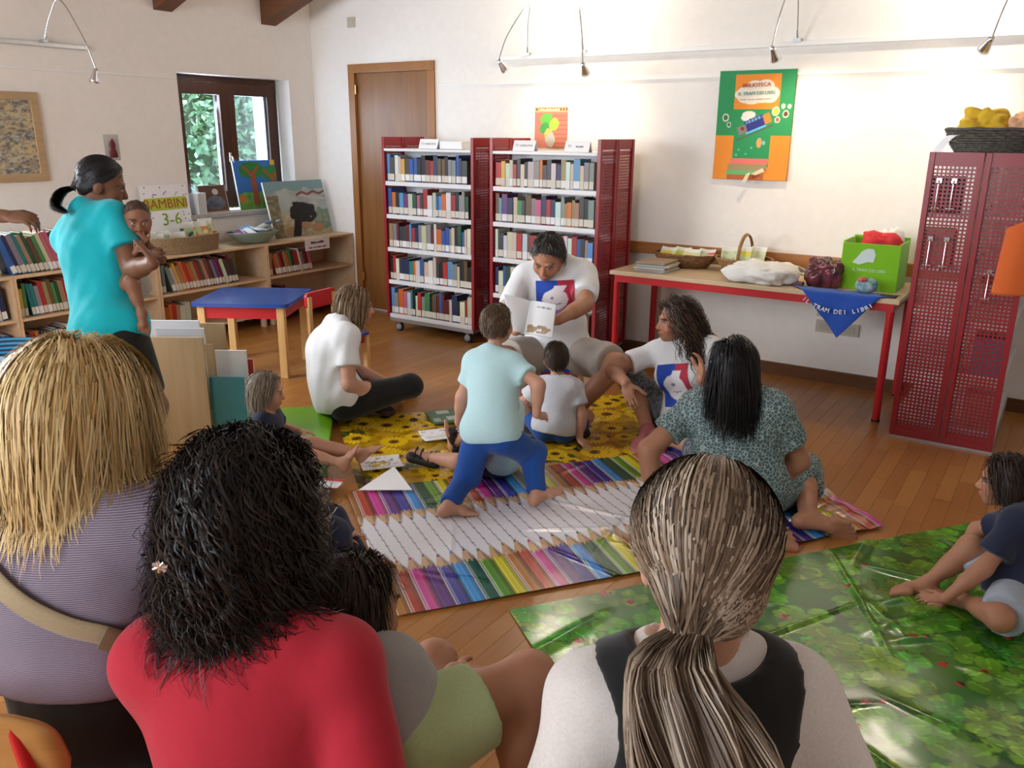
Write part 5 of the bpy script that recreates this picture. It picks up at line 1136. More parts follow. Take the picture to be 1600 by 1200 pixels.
def coarsen(P, F, C, mask, h=.03):
    """merges the vertices under the clothes into a coarse skin; the surface stays one piece"""
    F = np.concatenate([F[:, [0, 1, 2]], F[:, [0, 2, 3]]]); key = np.floor(P[mask] / h).astype(np.int64); _, inv = np.unique(key, axis=0, return_inverse=True); inv = inv.ravel(); m = inv.max() + 1
    n = len(P); mp = np.empty(n, np.int64); mp[mask] = inv; mp[~mask] = m + np.arange((~mask).sum()); Q = np.zeros((m + (~mask).sum(), 3)); cn = np.bincount(inv, minlength=m)
    for a in range(3): Q[:m, a] = np.bincount(inv, P[mask][:, a], m) / cn
    Cn = np.zeros_like(Q)
    for a in range(3): Cn[:m, a] = np.bincount(inv, C[mask][:, a], m) / cn
    Q[m:] = P[~mask]; Cn[m:] = C[~mask]; F = mp[F]; F = F[(F[:, 0] != F[:, 1]) & (F[:, 1] != F[:, 2]) & (F[:, 0] != F[:, 2])]; return Q, F, Cn
def make_person(fig, label, skin, base, cat='person', vox=.0068, brow=(.04, .025, .015), group=None, drop=(), paint=None, hide=(), **kw):
    root = thing('person', label, cat, base, 0, group); B = np.asarray(base, float)
    if drop:
        k = fig.q; k2 = Sdf(); k2.p = [p for p in k.p if p[6] not in drop]; q = k2
    else: q = fig.q
    P, F = nets(*q.grid(vox)); C = paint_head(fig, P, skin, brow, **kw)
    if paint is not None: paint(P, C)
    hid = ('torso', 'pelvis') + tuple(t + s for t in hide for s in 'RL'); qa, qb = Sdf(), Sdf(); qa.p = [p for p in q.p if p[6] in hid]; qb.p = [p for p in q.p if p[6] not in hid]
    if qa.p and hide is not None: mk = (qa.at(P) < .012) & (qb.at(P) > .035); P, F, C = coarsen(P, F, C, mk) if mk.any() else (P, F, C)
    o = add('body', mesh(P - B, F, True, C), skin_m, root); fig.root = root; fig.base = B
    return root
def wear(fig, name, q, mat, vox=.008, fold=.004, sc=1., seed=0, smooth=2, label=None, colfn=None):
    q.noise = folds(fold, sc, seed) if fold else None; P, F = nets(*q.grid(vox, q.noise), smooth=smooth); o = add(name, mesh(P - fig.base, F, True, colfn(P) if colfn else None), mat, fig.root)
    if label: o['label'] = label
    return o
def shirt(fig, off=.013, sleeve=.55, hem=.03, flare=.012, neck=.058, neckf=.02, k=.03, loose=0., long=False, drop=0., arms=(1, -1)):
    q = Sdf(); S = fig.S; pl = (fig.pel - fig.up * (hem * S + drop), -fig.up)
    for p in fig.q.p:
        if p[6] in ('torso', 'pelvis'):
            o = off + (loose if p[6] == 'torso' else loose * 1.2 + .012)
            if p[0] == 'e': q.ell(p[1], p[2], p[3] + o, p[5], pl=pl)
            else: q.cone(p[1], p[2], p[3] + o, p[4] + o, p[5])
    for g in arms:
        if g not in fig.el: continue
        a, e, w = fig.sh[g], fig.el[g], fig.wr[g]; r0 = .031 * S * (1.15 if fig.kid else 1) + off; 
        if long: q.cone(a, e, r0, r0 - .004, k); q.cone(e, e + (w - e) * sleeve, r0 - .006, r0 - .014, k, capb=True)
        else: q.cone(a, a + (e - a) * sleeve, r0 - .004, r0 - .006 + flare, k, capb=True)
    q.ell(fig.nk + fig.up * .035 * S + fig.f * neckf, np.array([fig.r, fig.f, fig.up]), (neck, neck * .95, .045 * S), .012, '', True)
    return q
def trousers(fig, off=.012, to=1., waist=.05, flare=.0, shin=True, thigh=1., k=.03, legs=(1, -1), calf=None):
    q = Sdf(); S = fig.S; pl = (fig.pel + fig.up * waist * S, fig.up); kl = S * (1.15 if fig.kid else 1)
    for p in fig.q.p:
        if p[6] == 'pelvis': q.ell(p[1], p[2], p[3] + min(off, .008), p[5], pl=pl)
    q.ell(fig.mid(.2), np.array([fig.r, fig.f, fig.up]), A3(.082, .062, .06) * S * (1.1 if fig.kid else 1) + min(off, .008), .03, pl=pl)
    if waist > .1: q.ell(fig.mid(.36), np.array([fig.r, fig.f, fig.up]), A3(.090, .068, .10) * S + .008, .03, pl=pl)
    for g in legs:
        if g not in fig.kn: continue
        h, kn, an = fig.hip[g], fig.kn[g], fig.an[g]; r0, r1, r2 = .056 * kl + off, .036 * kl + off, .022 * kl + off + flare
        if shin: q.cone(h, kn, r0, r1, .025); q.cone(kn, kn + (an - kn) * to, r1, r2 if calf is None else calf, k, capb=True)
        else: q.cone(h, h + (kn - h) * to, r0, r1 + flare, .025, capb=True)
    return q
def shoes(fig, off=.006, legs=(1, -1)):
    q = Sdf()
    for p in fig.q.p:
        if p[6] in [('footR' if g > 0 else 'footL') for g in legs] and p[0] == 'c': q.cone(p[1], p[2], p[3] + off, p[4] + off, .02)
    return q
# ------------------------------------------------------------------ hair: strands as thin tapering tubes over a cap
def tubes(P, r0, r1, cols, cen):
    """strands P (n,m,3) as narrow bands lying on the hair volume -> verts, quads, colours"""
    n, m, _ = P.shape; T = np.empty_like(P); T[:, 1:-1] = P[:, 2:] - P[:, :-2]; T[:, 0] = P[:, 1] - P[:, 0]; T[:, -1] = P[:, -1] - P[:, -2]; T /= np.linalg.norm(T, axis=2, keepdims=True) + 1e-9
    O = P - cen; O[..., 2] *= .35; O /= np.linalg.norm(O, axis=2, keepdims=True) + 1e-9; U = np.cross(T, O); U /= np.linalg.norm(U, axis=2, keepdims=True) + 1e-6
    tt = np.linspace(0, 1, m)[None, :, None]; rad = np.asarray(r0, float).reshape(-1, 1, 1) * (1 - tt ** 4) + r1 * tt ** 4
    V = np.stack([P - U * rad, P + U * rad], 2).reshape(-1, 3); b = (np.arange(n)[:, None] * m + np.arange(m - 1)[None]).ravel() * 2
    return V, np.stack([b, b + 1, b + 3, b + 2], 1), np.repeat(cols, m * 2, 0)
def resample(P):
    return P
def scalp_roots(n, rg, front=.35, low=-.55, side=1.):
    """unit directions on the hairy part of the head (x right, y forward, z up)"""
    out = []
    while len(out) < n:
        d = rg.normal(size=(n * 3, 3)); d /= np.linalg.norm(d, axis=1)[:, None]
        ok = (d[:, 1] < front + .55 * np.clip(d[:, 2], 0, 1)) & (d[:, 2] > np.where(d[:, 1] > -.1, -.05 - .3 * np.abs(d[:, 0]) * side, low)) & ~((d[:, 1] > .25) & (d[:, 2] < .45)); out += list(d[ok])
    return np.array(out[:n])
def push(L, rad, c):
    d = (L - c) / rad; q = np.linalg.norm(d, axis=-1, keepdims=True); return np.where(q < 1, c + (L - c) / np.maximum(q, 1e-6), L)
SKC = A3(0, -.014, .032); SKR = A3(.074, .093, .084)
def hair(fig, n, style, colors, length=.30, m=14, seed=0, thick=.0011, vol=.02, curl=0., curln=5, part=0., target=None, tail=None, cap=.006, front=.35, low=-.55, clump=0., name='hair', tips=.0003, down=None, forward=0., capcol=None, face_gap=True, spread=.0, body=None, backsweep=.25, jit=.25, wid=0., streak=0., bias=0.):
    rg = np.random.default_rng(seed); k = fig.hk; d = scalp_roots(n, rg, front, low)
    if bias:
        e = scalp_roots(n * 8, rg, front, low); e = e[(e[:, 1] > .0) & (e[:, 2] > .05)] if style == 'tail' else e[e[:, 2] > .62]; nb = min(int(n * bias), len(e)); d[:nb] = e[:nb]
    lay = rg.uniform(0, 1, (n, 1)) ** .8 * vol; dn = fig.HA @ A3(0, 0, -1) if down is None else fig.HA @ nz(down)     # gravity in head space
    p = SKC + d * (SKR + .002); pts = [p]; ln = length * rg.uniform(.8, 1.08, (n, 1)); ds = ln / (m - 1); vel = None
    sidev = np.where(d[:, :1] - part > 0, 1., -1.)
    for j in range(1, m):
        if style == 'tail':
            if j < m * .45: g = target - p; g /= np.linalg.norm(g, axis=1, keepdims=True) + 1e-9; st = np.linalg.norm(target - pts[0], axis=1, keepdims=True) * 1.22 / (m * .45); p = p + g * st; p = push(p, SKR * 1. + A3(wid, 0, 0) + cap + .0015 + lay * (1 - .8 * j / (m * .45)), SKC); p = push(p, A3(.066, .066, .075) + cap * .4 + .003 + lay * .3, A3(0, -.035, -.02))
            else:
                t = (j - m * .45) / (m * .55); i = min(t, .999) * (len(tail) - 1); a = int(i); fr_ = i - a; t0_, t1_, t2_, t3_ = tail[max(a - 1, 0)], tail[a], tail[a + 1], tail[min(a + 2, len(tail) - 1)]; c = .5 * (2 * t1_ + (t2_ - t0_) * fr_ + (2 * t0_ - 5 * t1_ + 4 * t2_ - t3_) * fr_ ** 2 + (3 * t1_ - t0_ - 3 * t2_ + t3_) * fr_ ** 3); off = rg2 if j > int(m * .45) + 1 else None
                if j <= int(m * .45) + 1: rg2 = np.clip(rg.normal(size=(n, 3)), -1.6, 1.6) * A3(.8, .6, .3) + np.stack([d[:, 0] * .7, -d[:, 2] * .3, d[:, 0] * 0], 1)
                p = c + rg2 * (spread * (.25 + 1.6 * t * (1.25 - t))) + .010 * t * np.sin(t * 7 + rg2[:, :1] * 5) * rg2
        else:
            w = 1 - j / m; g = dn[None] * 1. + np.concatenate([sidev * .55 * w * np.clip(d[:, 1:2] * 1.6 + .55, 0, 1), np.full((n, 1), -backsweep) * w + forward, np.zeros((n, 1))], 1) * (1 if style != 'short' else .6)
            if style == 'short': g = g + d * .15
            g = g + rg.normal(size=(n, 3)) * jit * .3; g /= np.linalg.norm(g, axis=1, keepdims=True); vel = g if vel is None else vel * .45 + g * .55; p = p + vel * ds; p = push(p, SKR + cap + .0015 + lay, SKC)
            p = push(p, A3(.055, .05, .075) + lay * .8, A3(0, .02, -.05)) if style != 'short' else p
            p = push(p, A3(.05, .055, .10) + lay * .6, A3(0, -.03, -.10)) if style != 'short' else p
        pts.append(p)
    L = np.stack(pts, 1); ci = np.arange(n)
    if clump:
        ci = rg.integers(0, max(n // 14, 1), n); cen = np.stack([L[np.where(ci == c)[0][0]] if (ci == c).any() else L[0] for c in range(max(n // 14, 1))]); wt = (np.linspace(0, 1, m) ** 1.5 * clump)[None, :, None]; L = L * (1 - wt) + cen[ci] * wt
    if curl:
        t = np.linspace(0, 1, m)[None, :]; ph = rg.uniform(0, 6.3, (n, 1))[ci] + rg.normal(size=(n, 1)) * .25; fr = curln * rg.uniform(.7, 1.3, (n, 1))[ci]; am = curl * np.minimum(t * 3, 1) * rg.uniform(.5, 1.3, (n, 1))[ci]; L = L + np.stack([np.cos(ph + fr * 6.28 * t) * am, np.sin(ph + fr * 6.28 * t) * am, np.sin(ph * 2 + fr * 5 * t) * am * .6], 2)
    if face_gap:
        f = (L[..., 1] > .055) & (L[..., 2] < .055) & (np.abs(L[..., 0]) < .062); L[..., 0] = np.where(f, np.sign(L[..., 0] + 1e-6) * (.062 + .02 * rg.random(L.shape[:2])), L[..., 0])
    colors = np.asarray(colors, float); C = colors[rg.integers(0, len(colors), n)] * rg.uniform(.85, 1.15, (n, 1))
    if streak: sn = vnoise(np.arctan2(d[:, 0], -d[:, 1] + .3) * streak + 20, d[:, 2] * .8 + 9, seed) * .75 + .25 * rg.random(n); C = colors[np.clip((sn * len(colors)).astype(int), 0, len(colors) - 1)] * rg.uniform(.9, 1.1, (n, 1))
    Wp = fig.head + (L * k) @ fig.HA
    if body is not None:                                   # keep long hair outside the clothes
        fl = Wp.reshape(-1, 3); dd = body.at(fl); e = .004
        bad = dd < .006
        if bad.any():
            q = fl[bad]; G = np.stack([body.at(q + A3(*v)) - dd[bad] for v in ((e, 0, 0), (0, e, 0), (0, 0, e))], 1); G /= np.linalg.norm(G, axis=1, keepdims=True) + 1e-9; fl[bad] = q + G * np.clip(.006 - dd[bad], 0, .03)[:, None]; Wp = fl.reshape(Wp.shape)
    V, F, Cc = tubes(Wp, thick * k * rg.uniform(.7, 1.3, n), tips, C, fig.hp(0, -.02, 0))
    if cap:
        q = Sdf(); q.ell(fig.hp(*SKC), fig.HA, (SKR + cap) * k, .01)
        if style != 'short': q.ell(fig.hp(0, -.035, -.02), fig.HA, A3(.066, .066, .075) * k, .02)
        q.cut(fig.hp(0, .045, .06), fig.HA.T @ nz(A3(0, .75, -.66))); q.cut(fig.hp(0, .0, -.055 if low < -.3 else -.02), fig.HA.T @ A3(0, .2, -1))
        V2, F2 = nets(*q.grid(.006 * max(k, .8)), smooth=2); cc = np.empty((len(V2), 3)); cc[:] = colors.mean(0) * .75 if capcol is None else capcol
        F = np.concatenate([F, F2 + len(V)]); V = np.concatenate([V, V2]); Cc = np.concatenate([Cc, cc])
    return add(name, mesh(V - fig.base, F, True, Cc), HAIR_M, fig.root)
def decal(fig, name, q, o, ux, uy, w, h, fn, nu=40, nv=40, mat=None, off=.003, reach=.12):
    """print laid on a garment: points of a grid marched down onto the surface"""
    ux, uy = nz(ux), nz(uy); n = np.cross(ux, uy); u, v = np.meshgrid(np.linspace(0, 1, nu), np.linspace(0, 1, nv)); u = u.ravel(); v = v.ravel(); P = np.asarray(o) + (u[:, None] - .5) * w * ux + (v[:, None] - .5) * h * uy + n * reach
    for _ in range(40): P = P - n * np.clip(q.at(P) - off, -.02, .03)[:, None] * .8
    i = (np.arange(nv - 1)[:, None] * nu + np.arange(nu - 1)[None]).ravel(); F = np.stack([i, i + 1, i + nu + 1, i + nu], 1); C = np.stack(fn(u, v), 1)
    return add(name, mesh(P - fig.base, F, True, C), mat or vcol_fab, fig.root)
def strap(fig, name, q, pts, w, mat, n=None, off=.004, wdir=None, th=.003, seg=8):
    """ribbon pressed onto a garment along a world space path; n = outward direction per point"""
    C = np.array([tuple(p) for p in spline(pts, seg)]); T = np.gradient(C, axis=0); T /= np.linalg.norm(T, axis=1)[:, None]
    def grad(P): e = .006; d = q.at(P); G = np.stack([q.at(P + A3(*v)) - d for v in ((e, 0, 0), (0, e, 0), (0, 0, e))], 1); return G / (np.linalg.norm(G, axis=1, keepdims=True) + 1e-9), d
    for _ in range(12): G, d = grad(C); C = C - G * (d - off)[:, None]
    S_ = np.cross(T, G); S_ /= np.linalg.norm(S_, axis=1)[:, None] + 1e-9; rows = []
    for s in (-1, -.33, .33, 1):
        Q = C + S_ * w / 2 * s
        for _ in range(6): G2, d2 = grad(Q); Q = Q - G2 * (d2 - off)[:, None]
        rows.append(Q)
    V = np.stack(rows, 1).reshape(-1, 3); m = len(C); F = np.array([(i * 4 + k, i * 4 + k + 1, (i + 1) * 4 + k + 1, (i + 1) * 4 + k) for i in range(m - 1) for k in range(3)])
    o = add(name, mesh(V - fig.base, F, True), mat, fig.root); md = o.modifiers.new('t', 'SOLIDIFY'); md.thickness = th; md.offset = 0; return o
# joint positions of the people, metres in the room frame
J = {'man_pel': (-2.484, 4.203, 0.393),
     'man_nk': (-2.502, 4.181, 0.921),
     'man_head': (-2.467, 4.049, 0.976),
     'man_wL': (-2.229, 3.778, 0.691),
     'man_wR': (-2.440, 3.686, 0.620),
     'man_kL': (-2.111, 4.026, 0.534),
     'man_kR': (-2.480, 3.785, 0.548),
     'man_aL': (-2.263, 4.016, 0.025),
     'man_aR': (-2.434, 3.902, 0.023),
     'ww_pel': (-3.455, 3.336, 0.069),
     'ww_nk': (-3.529, 3.421, 0.511),
     'ww_head': (-3.492, 3.541, 0.634),
     'ww_wR': (-3.248, 3.491, 0.114),
     'ww_wL': (-3.422, 3.683, 0.098),
     'ww_aR': (-3.302, 3.781, -0.024),
     'ww_aL': (-3.396, 3.645, -0.055),
     'bc_pel': (-3.250, 2.603, 0.096),
     'bc_nk': (-3.244, 2.651, 0.215),
     'bc_head': (-3.230, 2.662, 0.324),
     'bc_aR': (-2.818, 2.711, 0.046),
     'bc_aL': (-2.801, 2.831, 0.068),
     'bc_w': (-3.074, 2.595, 0.093),
     'rn_pel': (-2.051, 2.905, 0.344),
     'rn_nk': (-2.111, 3.010, 0.676),
     'rn_head': (-2.124, 3.050, 0.811),
     'rn_aL': (-2.110, 2.653, 0.035),
     'rn_aR': (-1.841, 2.962, 0.045),
     'rn_wL': (-2.300, 2.982, 0.324),
     'rn_wR': (-1.866, 2.990, 0.446),
     'sb_pel': (-2.220, 3.748, 0.074),
     'sb_nk': (-2.235, 3.804, 0.325),
     'sb_head': (-2.258, 3.809, 0.448),
     'sb_wR': (-2.064, 3.754, 0.045),
     'sb_wL': (-2.394, 3.784, 0.042),
     'sb_aR': (-2.317, 3.884, 0.002),
     'sb_aL': (-2.287, 3.949, -0.012),
     'cw_pel': (-1.606, 4.234, 0.072),
     'cw_nk': (-1.713, 4.262, 0.555),
     'cw_head': (-1.733, 4.203, 0.672),
     'cw_wR': (-1.862, 3.884, 0.377),
     'cw_wL': (-1.472, 3.957, 0.447),
     'cw_aR': (-1.712, 4.015, 0.115),
     'cw_aL': (-1.797, 4.048, 0.118),
     'bw_pel': (-1.072, 3.423, 0.110),
     'bw_nk': (-1.131, 3.467, 0.546),
     'bw_head': (-1.147, 3.429, 0.679),
     'bw_wL': (-1.374, 3.257, 0.172),
     'bw_wR': (-0.830, 3.441, 0.196),
     'bw_aR': (-0.758, 3.458, 0.041),
     'bw_aL': (-1.264, 3.096, 0.046),
     'bw_kL': (-1.506, 3.118, 0.033),
     'rk_pel': (0.033, 3.209, 0.046),
     'rk_nk': (0.001, 3.301, 0.289),
     'rk_head': (-0.062, 3.332, 0.387),
     'rk_aL': (-0.242, 3.154, 0.054),
     'rk_aR': (-0.158, 3.110, 0.056),
     'rk_wL': (-0.167, 3.029, 0.093),
     'rk_wR': (-0.157, 3.345, 0.079),
     'ck_pel': (-2.216, 3.206, 0.026),
     'ck_nk': (-2.233, 3.286, 0.208),
     'ck_head': (-2.293, 3.316, 0.298),
     'ck_aR': (-2.553, 3.068, -0.013),
     'ck_aL': (-2.557, 3.290, 0.020),
     'ck_wR': (-2.235, 3.014, -0.020),
     'ck_wL': (-2.317, 3.236, -0.051),
     'hk_pel': (-2.111, 1.790, 0.083),
     'hk_nk': (-2.130, 1.837, 0.249),
     'hk_head': (-2.176, 1.842, 0.348),
     'hk_wR': (-2.000, 1.838, 0.186),
     'hk_aR': (-2.000, 1.926, 0.081),
     'hk_kR': (-1.951, 1.964, 0.268),
     'rw_nk': (-0.981, 0.728, 0.892),
     'rw_head': (-1.058, 0.755, 1.041),
     'rw_pel': (-0.837, 0.587, 0.586),
     'rw_wR': (-0.720, 0.797, 0.671),
     'rw_wL': (-0.922, 0.890, 0.608),
     'lc_head': (-0.963, 0.937, 0.812),
     'lc_nk': (-0.953, 0.916, 0.701),
     'lc_pel': (-0.847, 0.914, 0.536),
     'lc_kR': (-0.731, 1.102, 0.631),
     'lc_aR': (-0.669, 1.012, 0.477),
     'lc_wL': (-0.895, 1.060, 0.611),
     'lc_wR': (-0.799, 0.921, 0.604),
     'pt_head': (-0.346, 0.990, 1.103),
     'pt_nk': (-0.334, 0.959, 0.962),
     'pt_tie': (-0.318, 0.883, 1.051),
     'pt_t1': (-0.315, 0.822, 1.031),
     'pt_t2': (-0.281, 0.800, 0.979),
     'pt_t3': (-0.236, 0.779, 0.908),
     'pt_wL': (-0.450, 0.848, 0.659),
     'pt_wR': (-0.145, 1.056, 0.671),
     'pt_pel': (-0.223, 0.717, 0.748),
     'bl_head': (-1.349, 0.706, 1.164),
     'bl_nk': (-1.318, 0.666, 1.066),
     'bl_pel': (-1.259, 0.545, 0.762),
     'sw_head': (-3.609, 2.128, 1.421),
     'sw_nk': (-3.657, 2.071, 1.283),
     'sw_pel': (-3.452, 1.982, 0.797),
     'sw_wR': (-3.092, 1.992, 1.133),
     'sw_wL': (-3.348, 2.121, 1.128),
     'sw_elR': (-3.210, 2.027, 1.029),
     'sw_tie': (-3.665, 2.036, 1.409),
     'sw_t1': (-3.688, 1.989, 1.392),
     'sw_t2': (-3.680, 1.949, 1.335),
     'sw_t3': (-3.619, 1.956, 1.310),
     'bb_head': (-3.399, 2.140, 1.274),
     'bb_nk': (-3.424, 2.118, 1.191),
     'bb_pel': (-3.420, 2.089, 0.998),
     'bb_aR': (-3.258, 2.023, 0.900),
     'bb_wR': (-3.327, 2.130, 1.184),
     'bb_wL': (-3.347, 2.061, 1.134),
     'bb_aL': (-3.485, 2.070, 0.893),
     'ea_w': (-3.642, 1.714, 1.311),
     'ea_nk': (-4.156, 1.479, 1.437),
     'ea_pel': (-3.997, 1.274, 0.751),
     'bs0': (-1.446, 0.536, 1.047),
     'bs1': (-1.297, 0.530, 0.963),
     'bs2': (-1.194, 0.543, 0.913),
     'bs3': (-1.123, 0.578, 0.879),
     'bs4': (-1.090, 0.644, 0.826),
     'clip': (-0.982, 0.590, 1.068),
     'c_bl': (-1.180, 0.375, 0.840),
     'c_rw': (-0.908, 0.430, 0.906)}
D_TL = (-2.456, 3.590, 0.834)
D_TM = (-2.356, 3.693, 0.795)
D_TR = (-2.206, 3.715, 0.788)
D_BL = (-2.357, 3.541, 0.655)
D_BM = (-2.334, 3.599, 0.634)
D_BR = (-2.174, 3.629, 0.629)
# ------------------------------------------------------------------ the people
def V3(r, f, u=0.):            # right / away / up as seen standing at the entrance, in room axes
    c, s = math.cos(R(33.75)), math.sin(R(33.75)); return A3(c * r - s * f, s * r + c * f, u)
def JP(k, dz=0., z=None):
    p = A3(*J[k]); p[2] = p[2] + dz if z is None else z; return p
TAN = (.40, .20, .12); FAIR = (.52, .29, .20); BROWN = (.17, .075, .038)
white_tee = nmat('white_jersey', rough=.9, build=b_cloth((.76, .77, .79), fold=.35)); red_tee = nmat('red_jersey', rough=.9, build=b_cloth((.44, .012, .03), fold=.35)); navy_c = nmat('navy_cotton', rough=.9, build=b_cloth((.012, .018, .05), fold=.35)); black_c = nmat('black_cotton', rough=.9, build=b_cloth((.008, .0086, .009), fold=.3))
grey_tee = nmat('grey_jersey', rough=.9, build=b_cloth((.30, .29, .28), fold=.4)); aqua_tee = nmat('aqua_jersey', rough=.9, build=b_cloth((.50, .74, .78), fold=.35)); blue_c = nmat('blue_sweatcloth', rough=.9, build=b_cloth((.008, .07, .32), fold=.35)); grey_short = nmat('grey_short', rough=.9, build=b_cloth((.36, .32, .28), fold=.4))
teal_tee = nmat('teal_jersey', rough=.9, build=b_cloth((.0, .40, .46), fold=.35)); pale_tee = nmat('pale_jersey', rough=.9, build=b_cloth((.62, .64, .70), fold=.4)); lime_c = nmat('lime_cotton', rough=.9, build=b_cloth((.40, .50, .25), fold=.4)); khaki = nmat('khaki', rough=.9, build=b_cloth((.20, .13, .085), fold=.4)); lgrey = nmat('pale_grey_blue', rough=.9, build=b_cloth((.36, .42, .50), fold=.5))
def emblem(u, v):
    c = np.empty((len(u), 3)); c[:] = (.015, .06, .38); sel(c, u > .66 - .2 * (v - .5), (.42, .03, .06)); sel(c, (v < .22) & (u > .45), (.30, .18, .42))
    f = np.hypot((u - .50) / .34, (v - .46) / .30) < 1; f |= (np.abs(u - .5 - (v - .6) * .6) < .16) & (v > .4) & (v < .86); sel(c, f, (.74, .72, .74))
    sel(c, np.hypot((u - .42) / .045, (v - .52) / .04) < 1, (.2, .2, .35)); sel(c, (np.abs(v - .34 - .5 * (u - .5) ** 2) < .015) & (np.abs(u - .5) < .16), (.25, .22, .4)); return c.T
# --- man reading aloud
def man():
    f = Fig(1.76, JP('man_pel'), JP('man_nk'), V3(-1, .05), JP('man_head'), V3(-.28, -.78, -.56), hup=V3(.05, -.3, 1), bulk=1.0, wide=1.06, shw=.106, hh=.245, belly=1.12,
            hands={1: (JP('man_wR'), V3(-.5, .1, -.7), V3(.55, -.25, .15), V3(-.1, -.2, -1), .7), -1: (JP('man_wL'), V3(.9, 0, -.35), V3(-.95, -.2, -.2), V3(.1, -.3, .9), .55)},
            feet={1: (JP('man_aR', z=.075), V3(-.7, -.6, .8), V3(-.2, -1, 0)), -1: (JP('man_aL', z=.075), V3(.75, -.5, .8), V3(.2, -1, 0))})
    make_person(f, 'person in white printed T-shirt and grey shorts reading from a picture book', TAN, (J['man_pel'][0], J['man_pel'][1], 0), hide=('thigh',),  brow=(.05, .04, .035), stubble=(.22, .15, .12), vox=.0068)
    q = shirt(f, .012, .72, .06, .014, loose=.005); wear(f, 't_shirt', q, white_tee, .0098, .009, seed=1)
    wear(f, 'shorts', trousers(f, .02, .86, .03, .022, shin=False), grey_short, .0098, .006, seed=2)
    decal(f, 'shirt_print', q, f.mid(.66) + f.f * .08, -f.r, f.up, .22, .20, emblem, 44, 40)
    hair(f, 1500, 'short', [(.018, .015, .014), (.03, .026, .024), (.10, .095, .09), (.02, .016, .014)], .05, 7, 1, .0016, .012, forward=-.05, cap=.006, backsweep=.5, front=.22, part=.3)
    wear(f, 'sandals', shoes(f, .008), black_m, .008, 0)
    return f
F_man = man(); print('man', F_man.stretch)
def reading_book():
    P = {'tl': D_TL, 'tm': D_TM, 'tr': D_TR, 'bl': D_BL, 'bm': D_BM, 'br': D_BR}
    r = thing('picture_book', 'open picture book held up by the seated man', 'book', tuple((D_BM)))
    b = A3(*D_BM)
    def page(a, bb, c, d, name, fn):      # corners: top-left, top-right, bottom-left, bottom-right
        a, bb, c, d = map(lambda t: A3(*t) - b, (a, bb, c, d)); n = nz(np.cross(bb - a, a - c))
        def pos(u, v): p = (a * (1 - u)[:, None] + bb * u[:, None]) * v[:, None] + (c * (1 - u)[:, None] + d * u[:, None]) * (1 - v)[:, None] + n * (.012 * np.sin(u * PI))[:, None]; return p.T
        o = add(name, printed_sheet(fn, 40, 40, pos), vcol, r); md = o.modifiers.new('t', 'SOLIDIFY'); md.thickness = .006; md.offset = -1
    blank = lambda u, v: np.broadcast_to(A3(.74, .75, .77)[:, None], (3, len(u)))
    def pic(u, v):
        c = np.empty((len(u), 3)); c[:] = (.76, .77, .79); n = vnoise(u * 10, v * 14, 4); sel(c, (v > .80) & (v < .86) & (u > .35) & (u < .85) & ((u * 22) % 1 > .3), (.2, .2, .22)); m = (v < .30) & (v > .06) & (n > .38) & (u > .1) & (u < .92); c[m] = A3(.34, .24, .14) * (.5 + n[m])[:, None]; return c.T
    page(D_TL, D_TM, D_BL, D_BM, 'page', blank); page(D_TM, D_TR, D_BM, D_BR, 'page', pic)
reading_book()
kid_chair('child chair with red seat back under the reading man', J['man_pel'][0], J['man_pel'][1] + .02, R(33.75) + PI, .30, .58, .014)
# --- woman in white tee on the foam mat
def white_woman():
    pel = JP('ww_pel', z=.135)
    f = Fig(1.64, pel, JP('ww_nk', .035), V3(.42, -.9), JP('ww_head', .02), V3(.93, .30, -.08), hup=V3(.05, 0, 1), bulk=1.02, wide=1.05, bend=tuple(V3(-.05, -.02)),
            hands={1: (JP('ww_wR', z=.16), V3(-.3, -.5, -.5), V3(.8, .4, -.2), V3(0, -.3, 1), .5), -1: (JP('ww_wL', z=.17), V3(-.2, .6, -.5), V3(.8, -.1, -.2), V3(0, 0, 1), .5)},
            feet={1: (JP('ww_aR', z=.075) + V3(-.10, .10), V3(.5, -.75, .35), V3(.3, .9, -.05), V3(-.7, .2, .5)), -1: (JP('ww_aL', z=.08) + V3(-.08, -.05), V3(.3, .9, .3), V3(.8, -.5, 0), V3(0, .3, 1))})
    make_person(f, 'person in white T-shirt and black trousers sitting on green foam mat', FAIR, (pel[0], pel[1], 0), hide=('thigh', 'shin'), brow=(.12, .08, .05))
    q = shirt(f, .016, .62, .05, .014, loose=.012); wear(f, 't_shirt', q, white_tee, .0098, .006, seed=3)
    wear(f, 'trousers', trousers(f, .012, .95, .03), black_c, .0098, .003, seed=4); wear(f, 'shoes', shoes(f, .007), nmat('brown_shoe', (.05, .025, .018), .6), .007, 0)
    hair(f, 1200, 'bob', [(.15, .095, .05), (.24, .16, .09), (.09, .055, .03), (.30, .21, .12)], .33, 11, 2, .0019, .022, part=-.2, body=q, clump=.3)
    return f
F_ww = white_woman(); print('ww', F_ww.stretch)
